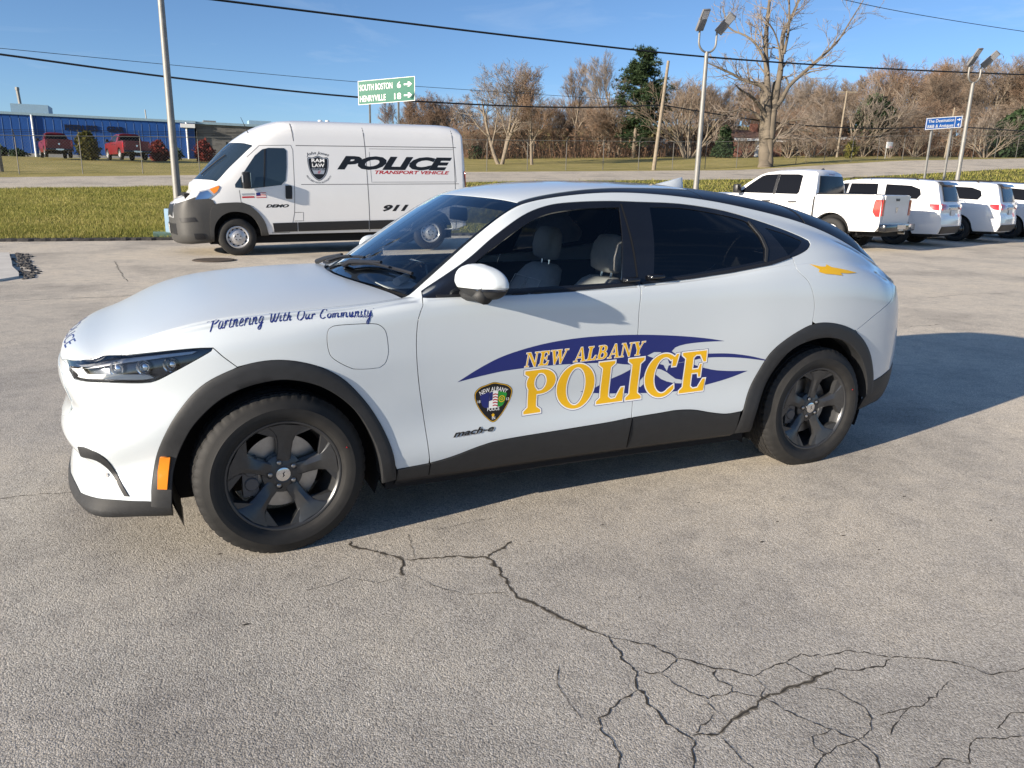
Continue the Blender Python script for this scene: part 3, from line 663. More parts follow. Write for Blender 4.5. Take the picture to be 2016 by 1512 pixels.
# rear bumper, lower valance, tail lights
RLW = crs([(3.452,.474),(3.52,.49),(3.60,.512),(3.66,.52)], .02); uRLW = xz(RLW, (1, 6))
tail_u = np.array([(34.2, 4.2), (35.5, 4.2), (37., 4.2)])
rb_loop = cat([xz(RB[::-1], (3, 10))[:-1], np.array([(34.0, 7.6), (35.5, 7.6), (37., 7.6)]), np.stack([np.full(6, 37.), np.linspace(7.6, 4.2, 8)[1:-1]], 1), tail_u[::-1], uRLW[::-1], uRA_O[iRB+1:][RA_O[iRB+1:, 1] > .48][::-1]])
panel('rear_bumper', [rb_loop], M['white'], gap=.002, side='sym')
val = cat([uRLW, tail_u, np.array([(37., 3.), (37., 1.), (37., .3), (35., .3), (33.3, .4)]), xz([(3.47,.25),(3.42,.26),(3.40,.30),(3.41,.40)], (0, 5))])
panel('rear_valance', [val], M['clad'], off=.004, side='sym')
hatch = cat([np.array([(33.2, 9.0), (33.4, 7.9), (34.2, 7.7), (35.5, 7.7), (37., 7.7)]), np.stack([np.full(8, 37.), np.linspace(7.7, 13.9, 10)[1:-1]], 1), np.array([(37., 13.9), (35.5, 13.9), (34., 13.9), (u_q+.25, 13.95), (u_q+.1, 9.7)])])
panel('tailgate', [hatch], M['white'], gap=.002, side='sym')
for a in (33.7, 34.35, 35.0):
    panel('tail_light', [np.array([(a, 8.2), (a+.42, 8.2), (a+.42, 9.6), (a, 9.6)])], M['redlens'], off=.006, flange=.006)
# glazing: windscreen, roof, black roof sides, rear screen
u_h0, u_h1 = u_at_x(.612, V14), u_at_x(1.205, V14)
def ublock(u0, u1, v0, v1, n=30, m=16):
    a = np.stack([np.linspace(u0, u1, n), np.full(n, v0)], 1); b = np.stack([np.full(m, u1), np.linspace(v0, v1, m)], 1)
    c = np.stack([np.linspace(u1, u0, n), np.full(n, v1)], 1); d = np.stack([np.full(m, u0), np.linspace(v1, v0, m)], 1)
    return cat([a, b[1:], c[1:], d[1:-1]])
panel('windscreen', [ublock(u_h0, u_h1, V14+.12, 19)], M['wind'], side='sym', flange=.006, off=-.001)
panel('windscreen_shade_band', [ublock(u_h1-.55, u_h1-.02, V14+.14, 19)], M['dark'], side='sym', flange=0, off=-.010)
panel('windscreen_edge_band', [ublock(u_h0+.1, u_h1-.1, V14+.13, V14+.75)], M['dark'], side='both', flange=0, off=-.010)
u_rw, u_rs = u_at_x(3.0, 19), u_at_x(3.47, 19)
u_rb = u_at_x(2.30, 19); u_rb14 = u_at_x(2.30, V14)
vt = lambda u: ki(u, u_h1, V14+.85, u_at_x(1.5, V14), V14+1.1, u_at_x(1.9, V14), V14+1.6, u_rb, V14+2.3)
_ue = np.linspace(u_h1+.03, u_rb, 40)
white_roof = cat([np.stack([_ue, vt(_ue)], 1), np.stack([np.full(12, u_rb), np.linspace(V14+2.3, 19, 12)], 1)[1:], np.stack([_ue[::-1], np.full(40, 19.)], 1)[1:], np.stack([np.full(12, _ue[0]), np.linspace(19, V14+.85, 12)], 1)[1:-1]])
panel('roof', [white_roof], M['white'], side='sym', flange=.01)
panel('headliner', [ublock(u_h1-.3, u_rw, V14+.4, 19)], M['trim'], side='sym', flange=0, off=-.05)
panel('roof_side_trim', [cat([np.stack([_ue, np.full(40, V14+.05)], 1), np.stack([np.full(8, u_rb), np.linspace(V14+.05, V14+2.27, 8)], 1)[1:], np.stack([_ue[::-1], vt(_ue[::-1])-.03], 1)[1:]])], M['roofblack'], side='both', flange=.01, off=-.004)
panel('rear_roof', [ublock(u_rb+.02, u_rw, V14+.05, 19)], M['roofblack'], side='sym', flange=.01, off=-.003)
panel('rear_spoiler', [ublock(u_rw+.04, u_rs, V14+.05, 19)], M['roofblack'], side='sym', flange=.03, off=.002)
u_rg = S.nc-1
panel('rear_screen', [cat([np.stack([np.linspace(u_rs+.05, 33.0, 12), np.full(12, 14.15)], 1), np.array([(34., 14.3), (35.5, 14.5), (37, 14.6)]), np.stack([np.full(6, 37.), np.linspace(14.6, 19, 8)[1:-1]], 1), np.stack([np.linspace(37, u_rs+.05, 16), np.full(16, 19.)], 1), np.stack([np.full(10, u_rs+.05), np.linspace(19, 14.15, 12)[1:-1]], 1)])], M['priv'], side='sym', flange=.004)
# side windows: black frame with three openings, panes
FG = crs([(.885,1.205),(.974,1.266),(1.177,1.383),(1.322,1.439),(1.493,1.464),(1.62,1.471),(1.742,1.475)], .03)
FGL = np.vstack([FG, lin([(1.742,1.475),(1.655,1.122)], .03)[1:], lin([(1.655,1.122),(1.35,1.114),(1.076,1.109),(.885,1.106)], .03)[1:], lin([(.885,1.106),(.885,1.205)], .03)[1:-1]])
RGL = np.vstack([crs([(1.925,1.477),(2.12,1.474),(2.344,1.447),(2.535,1.405),(2.562,1.34),(2.566,1.27),(2.537,1.21)], .03), crs([(2.537,1.21),(2.258,1.173),(2.002,1.145),(1.839,1.130)], .03)[1:], lin([(1.839,1.13),(1.925,1.477)], .03)[1:-1]])
QGL = lin([(2.64,1.377),(2.765,1.345),(2.862,1.306),(2.808,1.272),(2.72,1.233)], .02, True)
uFG, uRG, uQG = xz(FGL, (9, 14)), xz(RGL, (9, 14)), xz(QGL, (9, 14))
dlo = cat([uDU[:-1], uDT[:-1], uDL[:-1]])
panel('window_frame', [inset_uv(dlo, .0015), uFG, uRG, uQG], M['gloss'], off=-.002, flange=.012)
panel('front_window', [inset_uv(uFG, -.004)], M['sideg'], off=-.010, flange=0)
panel('rear_window', [inset_uv(uRG, -.004)], M['priv'], off=-.006, flange=0)
panel('quarter_window', [inset_uv(uQG, -.004)], M['priv'], off=-.005, flange=0)
panel('window_seal', [xz(np.vstack([lin([(.70,1.090),(1.08,1.096),(1.34,1.101),(1.74,1.117)], .03), lin([(1.74,1.104),(1.34,1.087),(1.08,1.083),(.70,1.081)], .03)]), (9, 11.5))], M['black'], off=.006, flange=.012)
panel('window_seal', [xz(np.vstack([lin([(1.765,1.119),(2.054,1.140),(2.311,1.166),(2.578,1.202),(2.72,1.232)], .03), lin([(2.72,1.217),(2.578,1.186),(2.311,1.151),(2.054,1.126),(1.765,1.107)], .03)]), (9, 12))], M['black'], off=.006, flange=.012)
panel('pillar_divider', [xz(lin([(1.752,1.49),(1.762,1.49),(1.752,1.125),(1.742,1.125)], .03, True), (9.3, 14))], M['dark'], off=-.001, flange=0)
panel('window_divider', [xz(lin([(2.54,1.405),(2.552,1.41),(2.585,1.33),(2.588,1.265),(2.556,1.20),(2.545,1.205),(2.572,1.268),(2.568,1.33)], .02, True), (9.3, 14))], M['trim'], off=.003, flange=.008)
for x0 in (1.655, 1.80):
    for sg in (-1, 1):
        mb = MB(); L = .085
        mb.add([(x0,0,.0),(x0+L,0,.004),(x0+L,.034,.010),(x0+.015,.030,.006),(x0,0,.026),(x0+L,0,.030),(x0+L,.034,.022),(x0+.015,.030,.018)], [(0,3,2,1),(4,5,6,7),(0,1,5,4),(1,2,6,5),(2,3,7,6),(3,0,4,7)])
        v = [(a, sg*(.868+b), 1.118+c+(x0-1.65)*.08) for a, b, c in mb.v]; mb.v = v
        mb.build('door_pull', M['gloss'], car, bevel=.004)
# ------------------------------------------------------------------ wheels
def tyre_mesh(rad=.359, w=.225, rr=.243, n=260):
    h = w/2
    prof = [(rr-.004, h-.022), (rr+.004, h-.014), (rr+.018, h-.006), (rr+.020, h-.004), (rr+.045, h), (rr+.060, h+.001), (rr+.062, h-.001), (rr+.085, h-.008), (rad-.020, h-.016), (rad-.009, h-.024), (rad-.003, h-.036)]
    tread = []
    for a, b in ((h-.036, h-.062), (h-.070, h-.100), (h-.108, -h+.108), (-h+.100, -h+.070), (-h+.062, -h+.036)):
        tread += [(a, 0), (b, 0), (b, 1), (b-.008 if b > -h+.04 else b, 1)]
    pr = prof[:-1]
    pr = pr+[(rad-.002, h-.036)]
    for a, b in ((h-.037, h-.060), (h-.068, h-.098), (h-.106, -h+.106), (-h+.098, -h+.068), (-h+.060, -h+.037)):
        pr += [(rad, a), (rad, b)]
        if b > -h+.05: pr += [(rad-.008, b-.002), (rad-.008, b-.006)]
    pr += [(rad-.002, -h+.036)]+[(r, -y) for r, y in prof[:-1]][::-1]
    P = np.array(pr); V = []; m = len(P)
    for k in range(n):
        a = 2*math.pi*k/n; sip = (k % 5 == 0)
        for i, (r, y) in enumerate(P):
            r2 = r
            if sip and abs(y) > h-.064 and r > rad-.012: r2 = r-.0045          # lateral shoulder cuts
            if sip and abs(y) <= h-.064 and r > rad-.002: r2 = r-.0025
            V.append((r2*math.cos(a), y, r2*math.sin(a)))
    F = [(k*m+i, k*m+i+1, ((k+1) % n)*m+i+1, ((k+1) % n)*m+i) for k in range(n) for i in range(m-1)]
    return mesh(V, F, 'tyre', True, sharp=38)
def rim_mesh():
    mb = MB()
    # lip and barrel; outer face looks towards -y
    mb.lathe([(.246, -.086), (.247, -.094), (.243, -.098), (.236, -.097), (.231, -.092), (.226, -.080), (.222, -.055), (.216, -.02), (.205, .05), (.215, .09), (.240, .095)], 80)
    # hub
    mb.lathe([(.0, -.062), (.034, -.062), (.038, -.064), (.066, -.060), (.085, -.052), (.088, -.030), (.080, .0), (.04, .0)], 60)
    def spoke(a0):
        # ridge spoke: stations r, half widths left/right of ridge, ridge height, edge height
        st = [(.060, .030, .030, -.063, -.060), (.085, .034, .026, -.069, -.062), (.115, .036, .024, -.074, -.064), (.150, .040, .026, -.080, -.070), (.180, .050, .034, -.086, -.078), (.205, .062, .050, -.091, -.086), (.231, .080, .072, -.0945, -.0935)]
        V = []; F = []; k = 6
        for r, hl, hr, zr, ze in st:
            for t, y in ((-hl, ze+.038), (-hl, ze+.004), (-hl*.86, ze), (.12*hr, zr), (hr*.88, ze), (hr, ze+.004)): V.append((r, t, y))
            V.append((r, hr, ze+.038))
        k = 7
        for i in range(len(st)-1):
            for j in range(k-1): F.append((i*k+j, i*k+j+1, (i+1)*k+j+1, (i+1)*k+j))
        out = []
        for r, t, y in V:
            a = a0+math.asin(max(-.99, min(.99, t/max(r, .06)))); out.append((r*math.cos(a), y, r*math.sin(a)))
        mb.add(out, F)
        # recessed triangular web each side of the spoke, out at the lip
        for sgn in (-1, 1):
            tri = [(.232, sgn*.052), (.232, sgn*.116), (.168, sgn*.030)]
            top = []; bot = []
            for r, t in tri:
                a = a0+math.asin(t/r); top.append((r*math.cos(a), -.0865 if r > .2 else -.076, r*math.sin(a))); bot.append((r*math.cos(a), -.05, r*math.sin(a)))
            f = [(0, 1, 2), (1, 0, 3, 4), (2, 1, 4, 5), (0, 2, 5, 3)]
            mb.add(top+bot, f if sgn > 0 else [q[::-1] for q in f])
    for i in range(5): spoke(R_(18+72*i-3))
    return mesh(mb.v, mb.f, 'rim', True, sharp=24)
TYRE, RIM = tyre_mesh(), rim_mesh()
mb = MB(); mb.lathe([(0, -.071), (.022, -.0705), (.030, -.068), (.032, -.060)], 32); CAP = mesh(mb.v, mb.f, 'cap', True, sharp=40)
mb = MB(); mb.lathe([(.0, -.068), (.006, -.0675), (.0095, -.064), (.0095, -.05)], 12); NUT = mesh(mb.v, mb.f, 'nut', True, sharp=40)
mb = MB(); mb.lathe([(.0155, -.0635), (.0145, -.058), (.0145, -.052)], 20); WELL = mesh(mb.v, mb.f, 'nut_well', True, sharp=40)
mb = MB(); mb.lathe([(.05, -.002), (.163, -.002), (.163, .010), (.05, .010)], 64); mb.lathe([(.0, -.03), (.070, -.03), (.072, .0), (.05, .0)], 40); DISC = mesh(mb.v, mb.f, 'disc', True, sharp=40)
def wheel(x, y, steer, left=True):
    w_ = bpy.data.objects.new('wheel', None); COL.objects.link(w_); w_.parent = car; w_.location = (x, y, .352)
    w_.rotation_euler = (0, 0, steer+(0 if left else math.pi))
    obj('tyre', TYRE, M['rubber'], w_); obj('rim', RIM, M['rim'], w_); obj('centre_cap', CAP, M['chrome'], w_)
    for i in range(5):
        a = R_(90+72*i+15); n = obj('lug_nut', NUT, M['steel'], w_); n.location = (.054*math.cos(a), 0, .054*math.sin(a))
        n = obj('lug_recess', WELL, M['dark'], w_); n.location = (.054*math.cos(a), -.001, .054*math.sin(a))
    obj('brake_disc', DISC, M['steel'], w_).location = (0, -.005, 0)
    mb = MB()
    for k in (-1, 1): mb.lathe([(0, -.052), (.026, -.052), (.030, -.048), (.030, .0)], 24, c=(-.128*1.0, 0, k*.032))
    mb.box(-.165, -.10, -.046, .0, -.085, .085)
    mb.build('brake_caliper', M['silver'] if False else mat_caliper, w_, smooth=35)
    mb = MB(); mb.tube([(-.004, -.0715, -.012), (.002, -.0715, -.004), (-.001, -.0715, .006), (.007, -.0715, .013)], [.0008, .003, .0025, .0008], 5)
    mb.build('cap_emblem', M['black'], w_)
    mb = MB(); mb.lathe([(0, -.1145), (.0025, -.1145), (.003, -.111)], 8, c=(.21*1.35*math.cos(R_(20)), 0, .21*1.35*math.sin(R_(20)))); mb.build('sidewall_dot', M['vred'], w_)
    return w_
mat_caliper = mat('grey_caliper', (.10, .10, .105), .45, metal=.4)
for x in (0, 2.984):
    wheel(x, -.815, R_(4.0) if x == 0 else 0); wheel(x, .815, R_(4.0) if x == 0 else 0, False)
# ------------------------------------------------------------------ wheel wells, floor
for x in (0, 2.984):
    for sg in (-1, 1):
        n = 40; V = []; 
        for i in range(n+1):
            a = math.pi*(-.12+1.24*i/n)
            for yy in (.855, .60): V.append((x-.435*math.cos(a), sg*yy, .352+.432*math.sin(a)))
        F = [(2*i, 2*i+1, 2*i+3, 2*i+2) for i in range(n)]
        V += [(x-.435*math.cos(math.pi*(-.12+1.24*i/n)), sg*.60, .352+.432*math.sin(math.pi*(-.12+1.24*i/n))) for i in range(n+1)]
        F.append(tuple(range(2*n+2, 3*n+3)))
        obj('wheel_well', mesh(V, F, 'well', True, sharp=40), M['dark'], car)
mb = MB(); mb.box(.46, 2.53, -.84, .84, .20, .30); mb.box(-.62, 3.55, -.585, .585, .21, .32); mb.build('floor_pan', M['dark'], car)
for sg in (-1, 1):
    MB().add([(.46,sg*.79,.30),(2.5,sg*.79,.30),(2.5,sg*.84,1.06),(.66,sg*.84,1.04)], [(0,1,2,3)]).build('door_card', M['trim'], car)
    MB().add([(-.445, sg*.86, .30), (-.445, sg*.62, .30), (-.40, sg*.62, .16), (-.40, sg*.84, .16)], [(0,1,2,3)]).build('wheel_air_deflector', M['black'], car)
    MB().add([(2.535, sg*.85, .28), (2.535, sg*.66, .28), (2.555, sg*.66, .17), (2.555, sg*.82, .17)], [(0,1,2,3)]).build('wheel_air_deflector', M['black'], car)
for q in ((-.40, -.36, .58, .90), (.46, .50, .76, 1.02), (3.45, 3.48, .55, 1.05)): MB().box(q[0], q[1], -q[2], q[2], .3, q[3]).build('bulkhead', M['dark'], car)
# ------------------------------------------------------------------ cowl, wipers
ublk = ublock(u_cw+.05, u_h0+.25, V14+.1, 19)
panel('cowl_panel', [ublk], M['black'], side='sym', off=-.022, flange=0)
panel('cowl_seal', [ublock(u_cw-.25, u_cw+.5, V14+.1, 19)], M['black'], side='sym', off=-.03, flange=0)
def on_glass(x, y, off=.0):
    uv = S.inv(np.array([[x, abs(y)]]), (0, 1), vlim=(14, 19) if S.nr == 20 else (6, S.nr-1)); p, n = S.normal(uv[:, 0], uv[:, 1]); p = p[0]+n[0]*off; return (p[0], math.copysign(p[1], y), p[2])
for (pts) in ([(.50,-.14),(.565,-.32),(.615,-.50),(.665,-.64)], [(.455,.42),(.50,.22),(.53,.02),(.56,-.16)]):
    P = crs(pts, .04); mb = MB()
    mb.tube([on_glass(a, b, .014) for a, b in P], .008, 6); mb.tube([on_glass(a-.012, b+.0, .030) for a, b in P[2:-3]], .006, 6)
    a, b = pts[0]; c = on_glass(a, b, .02)
    mb.tube([on_glass(pts[0][0]-.02, pts[0][1]+.10, .012), on_glass(*pts[0], .034), on_glass(*[.5*(q+r) for q, r in zip(pts[1], pts[2])], .034)], [.016, .013, .008], 8)
    mb.build('wiper', M['black'], car, smooth=40)
# ------------------------------------------------------------------ door mirrors
for sg in (-1, 1):
    m_ = bpy.data.objects.new('door_mirror', None); COL.objects.link(m_); m_.parent = car
    def shape(z0, z1, sc, m, name):
        V = []; F = []; nu, nv = 28, 16
        for j in range(nv+1):
            ph = -math.pi/2+math.pi*j/nv
            for i in range(nu):
                th = 2*math.pi*i/nu; e = .62
                cx, cy = math.cos(th), math.sin(th); cp, sp = math.cos(ph), math.sin(ph)
                X = math.copysign(abs(cx)**e, cx)*abs(cp)**.75; Y = math.copysign(abs(cy)**e, cy)*abs(cp)**.75; Z = math.copysign(abs(sp)**.85, sp)
                y = Y*.118; x = X*(.080 if X < 0 else .058); z = Z*(.078 if Z > 0 else .070)
                z *= (1-.16*(y/.118)) if Z > 0 else 1; x *= 1-.22*(y/.118); z += -.010*(y/.118)+ (.018*(y/.118)**2 if Z<0 else 0)
                z = max(z0, min(z1, z)); x += .05*(y/.118)
                V.append((x*sc, y*sc, z*sc))
        F = [(j*nu+i, j*nu+(i+1) % nu, (j+1)*nu+(i+1) % nu, (j+1)*nu+i) for j in range(nv) for i in range(nu)]
        V = [(.890+a, sg*(.968+b*.80), 1.150+c) for a, b, c in V]
        if sg < 0: F = [f[::-1] for f in F]
        return obj(name, mesh(V, F, name, True, sharp=50), m, m_)
    shape(-.018, 1, 1.0, M['white'], 'mirror_cap'); shape(-1, -.020, .985, M['clad'], 'mirror_housing')
    mb = MB(); mb.tube([(.83, sg*.855, 1.088), (.835, sg*.89, 1.090), (.855, sg*.95, 1.098), (.87, sg*1.02, 1.105)], [.028, .024, .026, .04], 10); mb.build('mirror_arm', M['clad'], m_, smooth=True)
    mb = MB(); mb.add([(.930, sg*.90, 1.105), (.953, sg*1.035, 1.105), (.949, sg*1.035, 1.185), (.926, sg*.90, 1.195)], [(0,1,2,3)]); mb.build('mirror_glass', M['chrome'], m_)
    mb = MB(); mb.tube([(.825, sg*.985, 1.131), (.850, sg*1.03, 1.130), (.905, sg*1.062, 1.130), (.945, sg*1.066, 1.131)], [.003, .006, .006, .004], 6); mb.build('turn_signal', M['clear'], m_)
# antenna fin
mb = MB(); 
for sg in (-1, 1): pass
fin = [(-.13,0,0),(-.10,.030,0),(0,.036,0),(.08,.032,0),(.10,.018,0),(.10,-.018,0),(.08,-.032,0),(0,-.036,0),(-.10,-.030,0)]
top = [(-.115,0,.008),(-.06,.018,.018),(.02,.014,.044),(.085,.008,.066),(.098,.005,.068),(.098,-.005,.068),(.085,-.008,.066),(.02,-.014,.044),(-.06,-.018,.018)]
mb.add([(2.50+a, b, 1.576+c-.05*a) for a, b, c in fin+top], [(i, (i+1) % 9, 9+(i+1) % 9, 9+i) for i in range(9)]+[tuple(range(9, 18))]); mb.build('antenna_fin', M['white'], car, smooth=40, bevel=.003)
# ------------------------------------------------------------------ interior
mb = MB(); mb.add([(.50,-.74,.98),(.50,.74,.98),(.62,.74,1.035),(.62,-.74,1.035),(.92,-.74,1.03),(.92,.74,1.03),(.99,.74,.95),(.99,-.74,.95),(.96,-.74,.70),(.96,.74,.70)], [(0,3,2,1),(3,4,5,2),(4,7,6,5),(7,8,9,6)])
mb.build('dashboard', M['trim'], car, smooth=60)
mb = MB(); mb.box(-.012, .012, -.13, .13, -.02, .36); o = mb.build('centre_screen', M['gloss'], car, bevel=.006); o.location = (.965, .02, .80); o.rotation_euler = (0, R_(-12), 0)
mb = MB(); mb.tube([(.0, .185*math.cos(a), .185*math.sin(a)) for a in np.linspace(0, 2*math.pi, 32, endpoint=False)], .015, 8, closed=True); mb.tube([(.03,-.17,0),(.035,0,0),(.03,.17,0)], .018, 6); mb.lathe([(0,.0),(.001,.0)], 4)
o = mb.build('steering_wheel', M['trim'], car, smooth=True); o.location = (1.13, -.38, .93); o.rotation_euler = (0, R_(-25), 0)
def seat_mesh():
    def loft(secs, n=20):
        V = []; F = []
        for (cx, cy, cz, hx, hy) in secs:
            for k in range(n):
                a = 2*math.pi*k/n; c, s_ = math.cos(a), math.sin(a); e = .6
                V.append((cx+hx*math.copysign(abs(c)**e, c), cy+hy*math.copysign(abs(s_)**e, s_), cz))
        for i in range(len(secs)-1):
            for k in range(n): F.append((i*n+k, i*n+(k+1) % n, (i+1)*n+(k+1) % n, (i+1)*n+k))
        F.append(tuple(range(n))[::-1]); F.append(tuple((len(secs)-1)*n+k for k in range(n))); return V, F
    back = loft([(.0,0,.50,.07,.23),(.03,0,.60,.085,.255),(.08,0,.75,.085,.265),(.14,0,.90,.08,.262),(.19,0,1.0,.07,.245),(.225,0,1.06,.06,.20),(.235,0,1.085,.045,.14)])
    head = loft([(.245,0,1.115,.03,.09),(.24,0,1.135,.048,.135),(.245,0,1.20,.055,.145),(.255,0,1.27,.05,.135),(.26,0,1.31,.035,.10),(.26,0,1.32,.01,.05)])
    base = MB(); base.box(-.50, .02, -.25, .25, .34, .52)
    return back, head, base
_bk, _hd, _bs = seat_mesh()
for x, y in ((1.62, -.38), (1.62, .38), (2.50, -.36), (2.50, .36)):
    s_ = bpy.data.objects.new('seat', None); COL.objects.link(s_); s_.parent = car; s_.location = (x, y, 0)
    obj('backrest', mesh(*_bk, 'backrest', True, sharp=60), M['seat'], s_); obj('headrest', mesh(*_hd, 'headrest', True, sharp=60), M['seat'], s_)
    _bs.build('cushion', M['seat'], s_, bevel=.05)
    for k in (-1, 1): MB().tube([(.235, k*.05, 1.06), (.245, k*.05, 1.14)], .007, 6).build('headrest_post', M['chrome'], s_)
    if x < 2:
        mb = MB()
        for a, b in (((-.172, .92), (-.06, .60)), ((-.172, .92), (.0, .58)), ((.172, .92), (.06, .60)), ((.172, .92), (.0, .58)), ((0, 1.0), (-.14, .60)), ((0, 1.0), (.14, .60)), ((-.19, 1.0), (.19, 1.0)), ((-.19, 1.0), (-.20, .60)), ((.19, 1.0), (.20, .60))):
            f = lambda t, z: (ki(z, .5, 0, .6, .03, .75, .08, .9, .14, 1.0, .19)-ki(z, .5, .07, .75, .086, 1.0, .072)-.002, t, z)
            p = [f(a[0]+(b[0]-a[0])*i/6, a[1]+(b[1]-a[1])*i/6) for i in range(7)]; mb.tube(p, .0028, 5)
        mb.build('stitching', M['paper'], s_)
mb = MB(); mb.box(.66, .86, -.22, .06, 1.036, 1.040); o = mb.build('dash_paper', M['paper'], car)
mb = MB(); mb.tube([(.72, -.16, 1.065), (.83, .03, 1.065)], .022, 10); mb.build('paper_roll', M['paper'], car)
mb = MB(); mb.box(.50, .56, -.72, -.60, 1.055, 1.058); mb.build('parking_tag', M['paper'], car)
mb = MB(); mb.box(-.012, .012, -.12, .12, -.035, .035); o = mb.build('rear_view_mirror', M['black'], car, bevel=.01); o.location = (1.12, .0, 1.41)
# ------------------------------------------------------------------ livery
def decal(name, V, F, m, off, parent=None, vlim=(0, 12), tri_refine=True):
    """2D (x,z) triangles laid on the left flank"""
    uv = xz(V, vlim); p, n = lift(uv, off)
    return obj(name, mesh(p, [f for f in F], name, normals=n), m, parent or car)
def gridpts(L, step):
    L = np.vstack(L); a, b = L.min(0), L.max(0); X, Y = np.meshgrid(np.arange(a[0], b[0], step), np.arange(a[1], b[1], step)); return np.stack([X.ravel(), Y.ravel()], 1)
def shape_decal(name, pos, m, off, neg=(), step=.025, parent=None, vlim=(0, 12)):
    pos = [poly_dense(L, step) for L in pos]; neg = [poly_dense(L, step) for L in neg]
    V, F = cdt(pos+neg, gridpts(pos, step), pos=pos, neg=neg); return decal(name, V, F, m, off, parent, vlim)
SW1 = np.vstack([crs([(.784,.700),(.90,.761),(1.019,.808),(1.194,.846),(1.375,.865),(1.564,.869),(1.762,.862),(1.968,.845),(2.139,.824),(2.271,.801)], .03), crs([(2.271,.801),(2.142,.803),(2.026,.798),(1.965,.784),(1.946,.765),(1.979,.745),(2.054,.735),(2.149,.739),(2.301,.732),(2.438,.711),(2.555,.682)], .03)[1:],
                 crs([(2.555,.676),(2.416,.699),(2.281,.713),(2.162,.717),(2.05,.706),(1.95,.70),(1.86,.713),(1.80,.72),(1.70,.712),(1.62,.725),(1.527,.734),(1.383,.740),(1.199,.741),(1.021,.734),(.893,.718)], .03)[:-1], np.array([[.893,.718]])])
SW2 = np.vstack([crs([(1.432,.592),(1.513,.605),(1.587,.640),(1.662,.665),(1.74,.70),(1.80,.725),(1.86,.71),(1.93,.69),(2.0,.70),(2.06,.704)], .03), crs([(2.06,.704),(2.093,.684),(2.206,.650),(2.318,.634),(2.448,.626)], .03)[1:], crs([(2.448,.626),(2.326,.592),(2.187,.566),(2.091,.552),(1.953,.545),(1.797,.553),(1.595,.568),(1.496,.580)], .03)[1:]])
HOLE = [crs([(1.80,.752),(1.84,.768),(1.88,.765),(1.92,.74),(1.94,.70),(1.93,.66),(1.90,.70),(1.86,.73)], .03, True), crs([(1.76,.60),(1.80,.65),(1.86,.68),(1.93,.655),(1.99,.615),(2.06,.60),(2.08,.585),(1.98,.592),(1.90,.62),(1.85,.655),(1.82,.62),(1.78,.585)], .03, True)]
swo = shape_decal('swoosh_decal', [SW1, SW2], M['navy'], .0006, neg=HOLE)
def split_text(name, txt, x0, z0, h, width, layers, gap, slope=0, shear=0, k=.0):
    for m, grow, off, nm in layers:
        A, B = [], []
        for a, b in text_polys(txt, h, width, gap, grow, shear):
            A += [L*1.0 for L in a]; B.append(b)
        pl = []
        VV, FF = [], []
        for a, b in text_polys(txt, h, width, gap, grow, shear):
            if not a: continue
            f = lambda L: np.stack([L[:, 0]+x0, L[:, 1]+z0+L[:, 0]*slope+k*(L[:, 1]/h)*L[:, 0]], 1)
            pos = [poly_dense(f(L), .02) for L in a]; neg = [poly_dense(f(L), .02) for L in b]
            V, F = cdt(pos+neg, gridpts(pos, .02), pos=pos, neg=neg)
            decal(nm, V, F, m, off)
split_text('police', 'POLICE', 1.118, .507, .215, 1.06, [(M['navy'], .0085, .0008, 'letter_edge'), (M['vwhite'], .0062, .0010, 'letter_outline'), (M['gold'], 0, .0012, 'gold_letter')], .03, slope=.028, k=.006)
split_text('town', 'NEW ALBANY', 1.118, .742, .069, .655, [(M['vwhite'], .0024, .0008, 'letter_outline'), (M['gold'], 0, .0010, 'gold_letter')], .06, slope=.025, shear=.15)
# badge
BX, BZ, BH = .967, .585, .098
SH = crs([(-1.0,.55),(-.75,.80),(-.35,.92),(0,1.0),(.35,.92),(.75,.80),(1.0,.55),(.98,.2),(.80,-.2),(.45,-.68),(0,-1.0),(-.45,-.68),(-.80,-.2),(-.98,.2)], .06, True)
fb = lambda L, s_=1: np.array([(BX+a*BH*.97*s_, BZ+b*BH*s_) for a, b in L])
bd = shape_decal('badge', [fb(SH)], M['vblack'], .0006); bd['label'] = 'shield shaped police badge decal'
shape_decal('badge_ring', [fb(SH, .975)], M['gold'], .0008, neg=[fb(SH, .945)], parent=bd)
INN = crs([(-.70,.40),(-.35,.50),(0,.55),(.35,.50),(.70,.40),(.66,.12),(.50,-.22),(0,-.30),(-.50,-.22),(-.66,.12)], .05, True)
def clipx(L, a, b): return np.array([(min(max(x, a), b), z) for x, z in L])
shape_decal('badge_blue_field', [fb(clipx(INN, -.8, -.24))], M['navy'], .0008, parent=bd)
shape_decal('badge_green_field', [fb(clipx(INN, .26, .8))], M['vgreen'], .0008, parent=bd)
shape_decal('badge_flag_field', [fb(clipx(INN, -.22, .24))], M['vwhite'], .0008, parent=bd)
for i in range(5):
    z = .40-.14*i; shape_decal('badge_stripe', [fb([(-.02,z),(.1,z+.03),(.24,z-.02),(.24,z-.08),(.1,z-.03),(-.02,z-.06)])], M['vred'], .0010, parent=bd)
shape_decal('badge_canton', [fb([(-.22,.50),(-.04,.53),(-.04,.1),(-.22,.06)])], M['navy'], .0010, parent=bd)
for r0, r1 in ((.17, .13), (.07, .04)): shape_decal('badge_wheel', [fb(ell(.46,.12,r0,r0))], M['gold'], .0010, neg=[fb(ell(.46,.12,r1,r1))], parent=bd)
